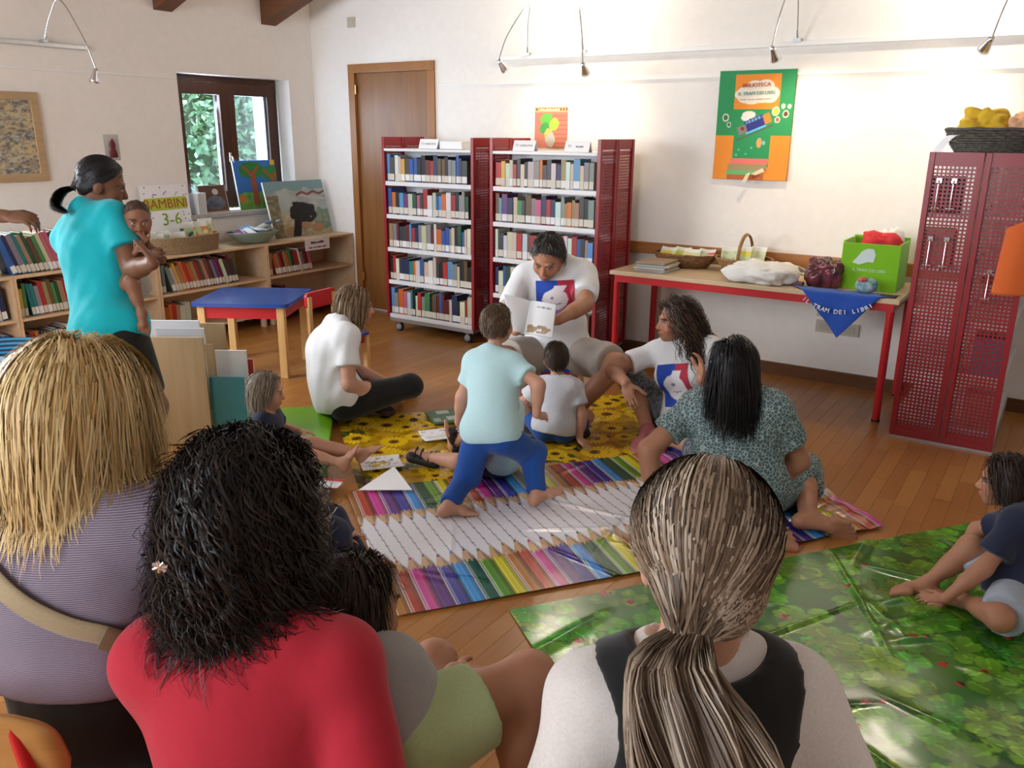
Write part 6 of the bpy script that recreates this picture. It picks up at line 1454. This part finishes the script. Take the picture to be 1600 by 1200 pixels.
# --- small fair child on the foam mat
def fair_child():
    pel = JP('bc_pel', z=.12)
    f = Fig(.84, pel, pel + A3(0, 0, .18) + V3(.02, 0), V3(0, -1), pel + A3(0, 0, .285) + V3(.03, 0), V3(.95, .2, -.15), kid=True, hh=.185,
            hands={1: (JP('bc_w', z=.17), V3(-.5, -.5, -.3), V3(.9, .2, -.2), V3(0, 0, 1), .4), -1: (JP('bc_w', z=.17) + V3(.02, .18), V3(-.5, .5, -.3), V3(.9, .2, -.2), V3(0, 0, 1), .4)},
            feet={1: (JP('bc_aR', z=.085), V3(0, 0, 1), V3(.45, .05, .8), V3(-.8, 0, .4)), -1: (JP('bc_aL', z=.10), V3(0, 0, 1), V3(.75, .15, .55), V3(-.6, 0, .8))})
    make_person(f, 'person, small fair-haired child with bare legs on the foam mat', FAIR, (pel[0], pel[1], 0), vox=.006, brow=(.2, .14, .08))
    wear(f, 't_shirt', shirt(f, .012, .6, .03, .01), navy_c, .0086, .004, seed=5); wear(f, 'shorts', trousers(f, .012, .7, .04, .008, shin=False), navy_c, .0086, .003, seed=6)
    hair(f, 1300, 'bob', [(.20, .16, .12), (.30, .25, .19), (.13, .10, .075), (.38, .33, .27)], .15, 10, 3, .0016, .016, part=.05, clump=.25)
    return f
F_bc = fair_child(); print('bc', F_bc.stretch)
# --- running boy
def runner():
    f = Fig(1.0, JP('rn_pel'), JP('rn_nk'), V3(.92, -.38), JP('rn_head'), V3(.32, .92, .05), kid=True, hh=.195, rh=V3(.95, -.3),
            hands={-1: (JP('rn_wL'), V3(-.6, -.3, -.3), V3(.1, .5, -.9), V3(-1, 0, 0), .5), 1: (JP('rn_wR'), V3(.7, -.6, -.3), V3(.6, .55, -.3), V3(.3, -.6, .6), .35)},
            feet={-1: (JP('rn_aL', z=.062), V3(.25, .9, 0), V3(.95, .25, -.05)), 1: (JP('rn_aR', z=.075), V3(.3, .9, .3), V3(.82, .35, .25), V3(-.3, 0, 1))})
    make_person(f, 'person, running barefoot boy in pale aqua T-shirt and blue trousers', FAIR, (J['rn_pel'][0], J['rn_pel'][1], 0), hide=('thigh', 'shin'), vox=.0058)
    q = shirt(f, .013, .62, .02, .014, loose=.012, drop=.03); wear(f, 't_shirt', q, aqua_tee, .0086, .006, seed=7); wear(f, 'trousers', trousers(f, .016, .94, .03, .004), blue_c, .0086, .005, seed=8)
    hair(f, 1300, 'short', [(.10, .06, .035), (.15, .095, .055), (.07, .04, .025)], .03, 6, 4, .0016, .006, cap=.005, low=-.75)
    return f
F_rn = runner(); print('rn', F_rn.stretch)
# --- seated boy in front of the man
def seated_boy():
    pel = JP('sb_pel', z=.09)
    f = Fig(.95, pel, JP('sb_nk', .02), V3(.97, -.2), JP('sb_head', .02), V3(-.15, .97, .15), kid=True, hh=.185,
            hands={1: (JP('sb_wR', z=.055), V3(.8, -.3, 0), V3(.35, -.5, -.25), V3(0, -.1, 1), .1, 1.5), -1: (JP('sb_wL', z=.1), V3(-.8, -.2, 0), V3(-.2, .9, -.2), V3(0, 0, 1), .3)},
            feet={1: (JP('sb_aR', z=.06), V3(1, .2, .25), V3(-.9, .3, 0), V3(0, -.4, 1)), -1: (JP('sb_aL', z=.09), V3(-1, .2, .25), V3(.9, .3, 0), V3(0, -.4, 1))})
    make_person(f, 'person, small boy in white T-shirt sitting on sunflower mat before the reader', FAIR, (pel[0], pel[1], 0), vox=.0058)
    wear(f, 't_shirt', shirt(f, .012, .66, .03, .014, loose=.01), pale_tee, .0086, .005, seed=9); wear(f, 'shorts', trousers(f, .014, .8, .05, .008, shin=False), blue_c, .0086, .003, seed=10)
    hair(f, 1300, 'short', [(.045, .028, .018), (.07, .045, .028), (.03, .02, .013)], .04, 6, 5, .0016, .008, cap=.005, low=-.75)
    return f
F_sb = seated_boy(); print('sb', F_sb.stretch)
# --- curly-haired woman on the floor
def curly_woman():
    pel = JP('cw_pel', z=.11)
    f = Fig(1.64, pel, JP('cw_nk'), V3(-.75, .62), JP('cw_head'), V3(-.97, -.10, -.04), hup=V3(.04, 0, 1), bulk=1.0, bust=.9,
            hands={1: (JP('cw_wR'), V3(-.8, .1, -.2), V3(.25, -.3, -.9), V3(-.5, -.8, .1), .3), -1: (JP('cw_wL'), V3(.6, .1, -.7), V3(-.1, -.2, 1), V3(.9, .1, .1), .45)},
            feet={1: (JP('cw_aL', z=.075), V3(-1, .1, .35), V3(-.35, -.9, -.1)), -1: (JP('cw_aR', z=.07), V3(.75, -.8, .12), V3(-.3, -.9, -.1))})
    make_person(f, 'person with long dark curly hair and printed white T-shirt sitting cross-legged', TAN, (pel[0], pel[1], 0), hide=('thigh',),  brow=(.03, .018, .012))
    q = shirt(f, .015, .62, .06, .016, loose=.008); wear(f, 't_shirt', q, white_tee, .0098, .006, seed=11)
    decal(f, 'shirt_print', q, f.mid(.50) + f.f * .08, -f.r, f.up, .19, .24, emblem, 40, 44)
    st = nmat('grey_stripe', rough=.9, build=lambda nt, b: (nt.links.new(ramp(nt, noise(nt, coords(nt, (90, 90, 6)), 1, 2), [(.35, (.05, .055, .065)), (.65, (.20, .21, .24))]), b.inputs['Base Color']), bump(nt, b, noise(nt, coords(nt), 12, 3), .5, .03)))
    wear(f, 'trousers', trousers(f, .024, .34, .04, .03, calf=.066), st, .0098, .012, seed=12)
    wear(f, 'sandals', shoes(f, .005), nmat('pink_leather', (.32, .09, .09), .6), .007, 0)
    hair(f, 1250, 'bob', [(.03, .017, .012), (.055, .03, .02), (.02, .012, .009), (.09, .05, .03)], .46, 17, 6, .0018, .040, curl=.012, curln=5, body=q, part=.1, clump=.25, backsweep=.6)
    MB().tube([f.hp(.078, .03, .012) - f.base, f.hp(.078, -.02, .006) - f.base], .002, 5).box(f.hp(.079, .028, .012) - f.base, (.012, .012, .012)).tube([f.hp(.082, .025, .005) - f.base, f.hp(.07, .02, -.06) - f.base, f.hp(.06, .0, -.12) - f.base], .0015, 5).obj('glasses_cord', nmat('cord_yellow', (.45, .36, .04), .6), f.root)
    return f
F_cw = curly_woman(); print('cw', F_cw.stretch)
# --- woman with black bob in patterned dress
def bob_woman():
    pel = JP('bw_pel', z=.13)
    f = Fig(1.62, pel, JP('bw_nk'), V3(.93, -.35), JP('bw_head', .01), V3(-.45, .88, -.05), bulk=1.12, wide=1.12,
            hands={-1: (JP('bw_wL', z=.06) + V3(-.02, .0), V3(-.8, -.2, .2), V3(-.3, .3, -.4), V3(0, 0, 1), .2), 1: (JP('bw_wR', z=.10) + V3(-.12, .15), V3(.8, 0, 0), V3(.2, .7, -.4), V3(0, 0, 1), .3)},
            feet={-1: (pel * A3(1, 1, 0) + A3(0, 0, .075) + V3(-.02, -.30), V3(-1, .15, .05), V3(.9, -.2, 0), V3(0, -.6, .6)), 1: (JP('bw_aR', z=.065), V3(.2, .9, .1), V3(1, -.25, -.05), V3(0, 1, .35))})
    make_person(f, 'person with black bob and green patterned dress sitting on the pencil mat', TAN, (pel[0], pel[1], 0), hide=('thigh',),  brow=(.02, .015, .012))
    def b_pat(nt, b):
        v = coords(nt); vo = N(nt, 'ShaderNodeTexVoronoi', feature='DISTANCE_TO_EDGE'); vo.inputs['Scale'].default_value = 62; nt.links.new(v, vo.inputs['Vector']); n1 = noise(nt, v, 75, 2)
        m = N(nt, 'ShaderNodeMath', operation='MULTIPLY'); nt.links.new(vo.outputs['Distance'], m.inputs[0]); m.inputs[1].default_value = 3.2
        s = N(nt, 'ShaderNodeMath', operation='ADD'); nt.links.new(m.outputs[0], s.inputs[0]); nt.links.new(n1, s.inputs[1])
        nt.links.new(ramp(nt, s.outputs[0], [(.70, (.34, .42, .41)), (.76, (.07, .125, .135))]), b.inputs['Base Color']); bump(nt, b, noise(nt, v, 9, 3), .3, .03)
    pat = nmat('dress_print', rough=.85, build=b_pat)
    q = shirt(f, .016, .62, .10, .018, loose=.012); wear(f, 'dress_top', q, pat, .0098, .005, seed=13)
    wear(f, 'skirt', trousers(f, .03, .25, .05, .03, calf=.085, k=.05), pat, .0098, .007, seed=14)
    hair(f, 1600, 'bob', [(.008, .007, .008), (.014, .012, .013), (.006, .005, .006)], .33, 11, 7, .0020, .026, body=q, part=-.1, clump=.25)
    return f
F_bw = bob_woman(); print('bw', F_bw.stretch)
# --- child at the right edge
def right_kid():
    pel = JP('rk_pel', z=.10)
    f = Fig(.98, pel, JP('rk_nk', .06), V3(.45, .88), JP('rk_head', .06), V3(-.88, .45, -.1), kid=True, hh=.19, bend=tuple(V3(.03, -.02)),
            hands={-1: (JP('rk_wL', z=.08), V3(.1, -.8, -.2), V3(-.8, .3, -.15), V3(0, -.3, 1), .25), 1: (JP('rk_wR', z=.1), V3(0, .9, 0), V3(-.8, 0, -.2), V3(0, 0, 1), .3)},
            feet={1: (JP('rk_aL', z=.055), V3(-.2, .35, 1), V3(-.96, .18, -.08)), -1: (JP('rk_aR', z=.055) + V3(.03, -.02), V3(-.2, -1, .15), V3(-.85, .4, -.05), V3(0, -.5, .8))})
    make_person(f, 'person, barefoot child in navy T-shirt sitting on clover mat at right edge', TAN, (pel[0], pel[1], 0), vox=.0058)
    q = shirt(f, .014, .72, .03, .016, loose=.012); wear(f, 't_shirt', q, navy_c, .0086, .006, seed=15); wear(f, 'shorts', trousers(f, .018, .86, .05, .018, shin=False), lgrey, .0086, .006, seed=16)
    hair(f, 1300, 'bob', [(.025, .015, .011), (.045, .027, .018), (.015, .01, .008)], .20, 12, 8, .0016, .02, part=.1, clump=.3)
    return f
F_rk = right_kid(); print('rk', F_rk.stretch)
# --- child leaning on the pencil mat, mostly behind the runner
def crawl_kid():
    pel = JP('ck_pel', z=.10)
    f = Fig(.95, pel, pel + A3(0, 0, .26) + V3(.03, -.03), V3(-.35, -.93), pel + A3(0, 0, .38) + V3(.0, .0), V3(-.9, -.2, -.3), kid=True, hh=.185, rh=V3(0, -1),
            hands={1: (JP('ck_wR', z=.05), V3(.8, -.2, 0), V3(-.5, -.6, -.4), V3(0, 0, 1), .15, 1.3), -1: (JP('ck_wL', z=.14), V3(-.3, .8, 0), V3(-.8, 0, -.2), V3(0, 0, 1), .3)},
            feet={1: (JP('ck_aR', z=.06), V3(-.2, -1, .2), V3(-.8, .1, .25), V3(0, -.6, .8)), -1: (JP('ck_aL', z=.07), V3(-.1, .3, 1), V3(-.2, -.1, 1), V3(.9, 0, .2))})
    make_person(f, 'person, child in aqua top and black sandals behind the running boy', FAIR, (pel[0], pel[1], 0), vox=.006)
    wear(f, 't_shirt', shirt(f, .014, .5, .05, .012, loose=.015), aqua_tee, .0086, .005, seed=17); wear(f, 'shorts', trousers(f, .014, .75, .05, .01, shin=False), navy_c, .0086, .004, seed=18)
    hair(f, 600, 'short', [(.07, .045, .03), (.04, .03, .02)], .04, 6, 9, .0017, .008, cap=.006)
    q = Sdf()
    for g in (1, -1):
        a, t = f.an[g], f.toe[g]
        for s_ in (-.022, 0., .045, .075):
            c = a + t * s_; m = MB(); n_ = nz(np.cross(t, V3(.1, .9, .3)))
            m.tube([c + (n_ * math.cos(w) + np.cross(t, n_) * math.sin(w)) * .030 - f.base for w in np.linspace(0, 2 * PI, 15)], .0045, 6, False); m.obj('sandal_strap', black_m, f.root)
        sole = Sdf(); up = nz(np.cross(n_, t)); sole.cone(a - t * .03 - V3(0, 0, .028), a + t * .10 - V3(0, 0, .036), .026, .03, .02); wear(f, 'sandal_sole', sole, black_m, .007, 0)
    return f
F_ck = crawl_kid(); print('ck', F_ck.stretch)
# --- child in khaki with navy trousers, mostly hidden by the woman in red
def hidden_kid():
    pel = JP('hk_pel', z=.11)
    f = Fig(1.05, pel, pel + A3(0, 0, .31) + V3(.02, 0), V3(.3, -.95), pel + A3(0, 0, .43) + V3(.01, .02), V3(.9, .3, -.1), kid=True,
            hands={1: (JP('hk_wR', z=.16), V3(0, -.6, -.3), V3(.8, .3, -.1), V3(0, 0, 1), .4), -1: (JP('hk_wR', z=.2) + V3(0, .2), V3(0, .6, -.3), V3(.8, .3, -.1), V3(0, 0, 1), .4)},
            feet={1: (JP('hk_aR', z=.06), V3(.2, .1, 1), V3(.9, .2, 0)), -1: (JP('hk_aR', z=.06) + V3(0, .2), V3(.2, .3, 1), V3(.9, .2, 0))})
    make_person(f, 'person in khaki top and navy trousers mostly hidden behind woman in red', FAIR, (pel[0], pel[1], 0), hide=('thigh', 'shin'), vox=.008)
    wear(f, 'jacket', shirt(f, .022, .9, .05, .01, loose=.015, long=True), khaki, .0098, .008, seed=19); wear(f, 'trousers', trousers(f, .018, .95, .05), navy_c, .0098, .004, seed=20)
    hair(f, 600, 'short', [(.05, .035, .025), (.03, .02, .015)], .04, 6, 10, .0018, .008, cap=.006)
    return f
F_hk = hidden_kid(); print('hk', F_hk.stretch)
# ------------------------------------------------------------------ people in the foreground and by the shelves, and their chairs
def tube_chair(label, pos, face, seat=.42, w=.40):
    """school chair: red tube frame, moulded wooden seat and back; face = direction the sitter looks"""
    f = nz(face); rz = math.atan2(f[1], f[0]) - PI / 2; c = thing('school_chair', label, 'chair', (pos[0], pos[1], 0), rz); h = w / 2
    wd = nmat('beech_ply', rough=.35, build=b_wood((.42, .20, .055), (.52, .27, .09), 0))
    n = 14; P = []; F = []
    for j in range(n):
        for i in range(n): u = i / (n - 1) * 2 - 1; v = j / (n - 1) * 2 - 1; P.append((u * h * (1 - .05 * v * v), v * .19, seat - .012 * (1 - u * u) - .02 * max(v, 0) ** 3))
    F = [(j * n + i, j * n + i + 1, (j + 1) * n + i + 1, (j + 1) * n + i) for j in range(n - 1) for i in range(n - 1)]
    o = add('seat', mesh(P, F, True), wd, c); md = o.modifiers.new('t', 'SOLIDIFY'); md.thickness = .011
    P = []
    for j in range(n):
        for i in range(n): u = i / (n - 1) * 2 - 1; v = j / (n - 1) * 2 - 1; k = (1 - abs(v) ** 4 * .12); P.append((u * h * k, -.205 - .03 * (1 - u * u) - .02 * v, seat + .30 + v * .085 * (1 - abs(u) ** 5 * .25)))
    o = add('backrest', mesh(P, F, True), wd, c); md = o.modifiers.new('t', 'SOLIDIFY'); md.thickness = .011
    for s in (-1, 1):
        MB().tube(spline([(s * (h - .02), .20, .008), (s * (h - .03), .17, seat - .05), (s * (h - .03), .12, seat - .026), (s * (h - .03), -.10, seat - .026), (s * (h - .03), -.185, seat + .02), (s * (h - .05), -.205, seat + .18), (s * (h - .06), -.222, seat + .36)], 6), .0115, 10).obj('frame_tube', red_paint, c)
        MB().tube(spline([(s * (h - .02), -.22, .008), (s * (h - .03), -.12, seat - .06), (s * (h - .03), -.06, seat - .026)], 5), .0115, 10).obj('leg', red_paint, c)
    MB().tube([(-h + .03, .10, seat - .028), (h - .03, .10, seat - .028)], .010, 8).obj('stretcher', red_paint, c)
    return c
def seated(S, nk, r, f, head, face, hands, seatz, kn=(.10, .42), **kw):
    """adult on a chair: pelvis under the neck, feet on the floor ahead"""
    nk = np.asarray(nk, float); f = nz(f); r = nz(r); pel = nk - f * kw.pop('lean', .05); pel[2] = seatz + .085
    feet = {g: (A3(*(pel[:2] + (r * g * kn[0] + f * kn[1])[:2]), .085), f + A3(0, 0, 1) + r * g * .15, f) for g in (1, -1)}
    return Fig(S, pel, nk, r, head, face, hands={g: h for g, h in hands(pel, r, f).items()}, feet=feet, **kw), pel
lap = lambda pel, r, f: {g: (pel + f * .30 + r * g * .09 + A3(0, 0, .09), r * g * .35 - f * .4 + A3(0, 0, -.8), f - r * g * .5, A3(0, 0, 1), .4) for g in (1, -1)}
# --- woman in red with black curls
def red_woman():
    fd = V3(.10, 1); r = V3(1, -.06)
    nk = JP('rw_nk') + A3(0, 0, .01)
    hands = lambda pel, rr, ff: {1: (JP('rw_wR', z=.66) + V3(.0, .16), V3(.35, -.3, -.9), V3(-.5, .8, -.1), V3(.5, .2, .8), .5), -1: (JP('rw_wL', z=.68) + V3(-.02, .05), V3(-.35, -.3, -.9), V3(.8, .5, 0), V3(0, 0, 1), .5)}
    f, pel = seated(1.62, nk, r, fd, JP('rw_head') + V3(.03, .02), V3(.30, .90, -.25), hands, .36, lean=.10, bulk=.95, wide=.97, shw=.094)
    make_person(f, 'person with black curly hair in red T-shirt hugging a child', TAN, (pel[0], pel[1], 0), hide=('thigh', 'shin'),  vox=.0095)
    q = shirt(f, .014, .72, .10, .012, loose=.010, neck=.07); wear(f, 't_shirt', q, red_tee, .0082, .010, .6, seed=31); wear(f, 'trousers', trousers(f, .014, .95, .04), black_c, .012, .004, seed=32); wear(f, 'shoes', shoes(f), black_m, .012, 0)
    hair(f, 5200, 'bob', [(.010, .008, .008), (.016, .012, .011), (.007, .006, .006), (.028, .018, .014)], .215, 17, 33, .0013, .040, curl=.015, curln=2.2, body=q, clump=.72, backsweep=.5, jit=.3, cap=.016, capcol=(.008, .006, .006))
    c = JP('clip'); m = MB()
    for k in range(7): a = k * .9; m.tube([A3(*c) - f.base, c - f.base + V3(.011 * math.cos(a), 0, .009 * math.sin(a))], .003, 6)
    m.obj('hair_clip', chrome, f.root)
    tube_chair('school chair with wooden back under the woman in red', (pel[0], pel[1]), fd, .36, .38)
    return f
F_rw = red_woman(); print('rw', F_rw.stretch)
def lap_child():
    pel = JP('lc_pel', z=.63); fd = V3(.80, .6)
    f = Fig(1.10, pel, JP('lc_nk', .02), V3(.72, -.7), JP('lc_head', .02), V3(.6, .75, -.2), kid=True, hh=.195,
            hands={1: (JP('lc_wR', z=.70) + V3(.05, .1), V3(-.2, -.7, -.5), V3(.7, .3, -.3), V3(0, -.3, 1), .4), -1: (JP('lc_wL') + V3(.03, 0), V3(-.1, .6, -.6), V3(.8, -.2, -.3), V3(.2, .2, .9), .3)},
            feet={1: (JP('lc_aR', z=.48), V3(.6, .5, .5), V3(.7, .6, -.3)), -1: (JP('lc_aR', z=.42) + V3(-.2, .12), V3(.2, .9, .1), V3(.6, .7, -.3))})
    make_person(f, 'person, dark-haired child in grey top and lime shorts on the lap', TAN, (pel[0], pel[1], 0), vox=.0065)
    wear(f, 't_shirt', shirt(f, .012, .75, .03, .014, loose=.004), grey_tee, .0082, .008, seed=34); wear(f, 'shorts', trousers(f, .016, .55, .05, .016, shin=False), lime_c, .0082, .006, seed=35)
    hair(f, 2200, 'short', [(.028, .017, .012), (.045, .028, .019), (.018, .012, .009)], .055, 8, 36, .0013, .012, cap=.007, low=-.75)
    return f
F_lc = lap_child(); print('lc', F_lc.stretch)
# --- woman with ponytail
def pony_woman():
    fd = V3(.0, 1); r = V3(1, .04); nk = JP('pt_nk')
    hands = lambda pel, rr, ff: {1: (JP('pt_wR', z=.66) + V3(-.02, .10), V3(.25, -.6, -.8), V3(-.4, .9, 0), V3(0, 0, 1), .4), -1: (JP('pt_wL', z=.66) + V3(.0, .10), V3(-.25, -.6, -.8), V3(.4, .9, 0), V3(0, 0, 1), .4)}
    f, pel = seated(1.60, nk, r, fd, JP('pt_head'), V3(.02, .93, -.36), hands, .45, lean=.06, bulk=.86, shw=.088, hh=.235)
    make_person(f, 'person with long streaked ponytail in white T-shirt and black vest', FAIR, (pel[0], pel[1], 0), hide=('thigh', 'shin'),  vox=.0095)
    q = shirt(f, .013, .66, .05, .014, loose=.010, neck=.062); wear(f, 't_shirt', q, nmat('cream_jersey', rough=.9, build=b_cloth((.70, .66, .63), fold=.35)), .0082, .006, seed=41)
    v = shirt(f, .021, .1, .08, 0, loose=.010, neck=.10, neckf=-.02, arms=())
    for g in (1, -1): v.ell(f.sh[g] + f.r * g * .045 - f.up * .02, np.array([f.r, f.f, f.up]), (.085, .12, .12), .01, '', True)
    wear(f, 'vest', v, black_c, .0082, .004, seed=42); wear(f, 'trousers', trousers(f, .014, .95, .04), black_c, .012, .004, seed=43); wear(f, 'shoes', shoes(f), black_m, .012, 0)
    tol = lambda p: ((np.asarray(p) - f.head) @ f.HA.T) / f.hk
    tie = tol(JP('pt_tie')); tl = np.array([tie, tol(JP('pt_t1')), tol(JP('pt_t2')), tol(JP('pt_t3')), tol(JP('pt_t3') + A3(0, 0, -.06))])
    hair(f, 5600, 'tail', [(.15, .10, .065), (.24, .175, .12), (.10, .065, .042), (.36, .29, .22), (.19, .13, .085), (.45, .38, .31), (.22, .155, .10)], .5, 17, 44, .0014, .008, target=tie, tail=tl, spread=.042, cap=.010, wid=.008, streak=2.6, bias=.75, low=-.85, front=.5, body=v, face_gap=False)
    t0 = JP('pt_tie'); ax = nz(JP('pt_t1') - t0 + V3(0, 0, .02)); u = nz(np.cross(ax, V3(1, 0, 0))); w = np.cross(ax, u); m = MB()
    for k in (-.006, .0, .006): m.tube([t0 + ax * k + (u * math.cos(a) + w * math.sin(a)) * .0195 - f.base for a in np.linspace(0, 2 * PI, 25)], .0042, 7, False)
    m.obj('hair_tie', nmat('mauve_elastic', (.36, .19, .21), .8), f.root)
    tube_chair('school chair with wooden back under the ponytailed woman', (pel[0], pel[1]), fd, .45, .38)
    return f
F_pt = pony_woman(); print('pt', F_pt.stretch)
# --- blonde woman
def blonde():
    fd = V3(.15, 1); r = V3(1, -.05); nk = JP('bl_nk')
    f, pel = seated(1.63, nk, r, fd, JP('bl_head'), V3(.25, .95, -.12), lap, .47, lean=.04, bulk=1.02, wide=1.06, shw=.100)
    make_person(f, 'person with straight blonde hair and lavender top with beige bag strap', FAIR, (pel[0], pel[1], 0), hide=('thigh', 'shin'),  vox=.0095)
    def b_lav(nt, b):
        v = coords(nt, (1, 1, 1)); wv = N(nt, 'ShaderNodeTexWave', wave_type='BANDS', bands_direction='Z'); wv.inputs['Scale'].default_value = 95; wv.inputs['Distortion'].default_value = 1.2; wv.inputs['Detail Scale'].default_value = 2; nt.links.new(v, wv.inputs['Vector'])
        nt.links.new(ramp(nt, wv.outputs['Fac'], [(.35, (.12, .09, .14)), (.75, (.30, .255, .30))]), b.inputs['Base Color']); bump(nt, b, noise(nt, v, 8, 3), .35, .03)
    lav = nmat('lavender_knit', rough=.9, build=b_lav)
    q = shirt(f, .015, .96, -.12, .01, loose=.010, long=True); wear(f, 'top', q, lav, .0082, .010, .6, seed=51); wear(f, 'trousers', trousers(f, .016, .95, .16), black_c, .012, .004, seed=52); wear(f, 'shoes', shoes(f), black_m, .012, 0)
    hair(f, 6400, 'bob', [(.42, .25, .09), (.60, .42, .19), (.66, .50, .25), (.50, .32, .12), (.72, .60, .38), (.58, .40, .17)], .235, 12, 53, .0013, .045, streak=3., bias=.7, body=q, clump=.18, cap=.012, jit=.22, backsweep=.3)
    bm = nmat('beige_webbing', rough=.8, build=b_cloth((.34, .26, .15), 300))
    strap(f, 'bag_strap', q, [JP('bs%d' % k) for k in range(5)], .034, bm, off=.010)
    strap(f, 'strap_keeper', q, [JP('bs2') * .25 + JP('bs3') * .75, JP('bs3') * .85 + JP('bs4') * .15], .042, nmat('brown_webbing', (.16, .11, .06), .7), off=.015)
    tube_chair('school chair with wooden back and red tubes under the blonde woman', (pel + V3(-.12, .02))[:2], V3(.1, 1), .45, .40)
    return f
F_bl = blonde(); print('bl', F_bl.stretch)
# --- standing woman and baby
def standing():
    pel = JP('sw_pel'); 
    f = Fig(1.56, pel, JP('sw_nk'), V3(.86, -.5), JP('sw_head'), V3(.88, .38, -.30), hup=V3(.2, 0, 1), bulk=1.05, wide=1.05, hh=.225,
            hands={1: (JP('sw_wR'), V3(.45, -.5, -1), V3(-.5, .8, .4), V3(.9, -.2, 0), .4), -1: (JP('sw_wL'), V3(.2, .6, -.8), V3(.9, -.3, .1), V3(0, .9, .2), .4)},
            feet={1: (A3(pel[0], pel[1], .08) + V3(.08, -.06), V3(.5, .9, 0), V3(.5, .85, 0)), -1: (A3(pel[0], pel[1], .08) + V3(-.08, .06), V3(.5, .9, 0), V3(.5, .85, 0))})
    make_person(f, 'person standing in turquoise T-shirt with dark ponytail holding a baby', BROWN, (pel[0], pel[1], 0), vox=.0072, lip=(.14, .05, .04))
    q = shirt(f, .014, .62, .09, .012, loose=.010, drop=.03); wear(f, 't_shirt', q, teal_tee, .009, .006, seed=61); wear(f, 'shorts', trousers(f, .014, .80, .05, .008, shin=False), black_c, .009, .003, seed=62); wear(f, 'shoes', shoes(f), black_m, .012, 0)
    tol = lambda p: ((np.asarray(p) - f.head) @ f.HA.T) / f.hk; tie = tol(JP('sw_tie')); tl = np.array([tie, tol(JP('sw_t1')), tol(JP('sw_t2')), tol(JP('sw_t3'))])
    hair(f, 1300, 'tail', [(.008, .007, .008), (.014, .012, .013), (.02, .018, .02)], .3, 18, 63, .0017, .008, target=tie, tail=tl, spread=.020, cap=.004, front=.42, bias=.5)
    return f
F_sw = standing(); print('sw', F_sw.stretch)
def baby():
    pel = JP('bb_pel')
    f = Fig(.66, pel, JP('bb_nk'), V3(-.6, -.75), JP('bb_head'), V3(.50, -.84, -.15), hup=V3(.1, 0, 1), kid=True, hh=.165,
            hands={1: (JP('bb_wL') + V3(.03, -.02, .02), V3(.1, -.2, -1), V3(.5, -.2, .6), V3(0, -1, .2), .6), -1: (JP('bb_wR'), V3(.7, -.2, -.6), V3(-.4, -.2, .9), V3(.4, -.8, 0), .6)},
            feet={1: (JP('bb_aR'), V3(.4, -.5, .3), V3(.2, -.4, -.8), V3(.5, -.8, .2)), -1: (JP('bb_aL'), V3(-.2, .6, 0), V3(.1, 0, -1), V3(.9, -.3, 0))})
    make_person(f, 'person, bare baby with short dark hair held on the arm', (.24, .11, .06), (pel[0], pel[1], pel[2] - .1), vox=.005, lip=(.2, .07, .06))
    wear(f, 'nappy', trousers(f, .008, .25, .07, .004, shin=False), nmat('nappy_cloth', rough=.9, build=b_cloth((.45, .42, .36))), .007, .002, seed=64)
    hair(f, 700, 'short', [(.03, .02, .016), (.05, .035, .03)], .012, 4, 65, .0014, .003, cap=.002, capcol=(.09, .05, .035))
    return f
F_bb = baby(); print('bb', F_bb.stretch)
# --- person reaching in at the left edge
def edge_person():
    pel = JP('ea_pel')
    f = Fig(1.66, pel, JP('ea_nk'), V3(.3, -.95), JP('ea_nk') + A3(0, 0, .15) + V3(.02, .03), V3(.95, .3, -.05),
            hands={1: (JP('ea_w'), V3(.1, -.5, -.8), V3(.95, .1, -.1), V3(0, -.45, .9), 1.3), -1: (pel + V3(-.05, .22, .0), V3(-.5, .5, 0), V3(.2, 0, -1), V3(0, 1, 0), .3)},
            feet={1: (A3(pel[0], pel[1], .08) + V3(.02, -.10), V3(.9, .3, 0), V3(.95, .3, 0)), -1: (A3(pel[0], pel[1], .08) + V3(-.02, .10), V3(.9, .3, 0), V3(.95, .3, 0))})
    make_person(f, 'person reaching in at the left edge with only hand showing', (.22, .11, .065), (pel[0], pel[1], 0), hide=('thigh', 'shin'),  vox=.0072)
    wear(f, 't_shirt', shirt(f, .014, .7, .08, .012, loose=.01), grey_tee, .010, .006, seed=71); wear(f, 'trousers', trousers(f, .014, .95, .05), navy_c, .010, .004, seed=72); wear(f, 'shoes', shoes(f), black_m, .012, 0)
    hair(f, 500, 'short', [(.02, .015, .013)], .05, 6, 73, .002, .012, cap=.008)
    return f
F_ea = edge_person(); print('ea', F_ea.stretch)
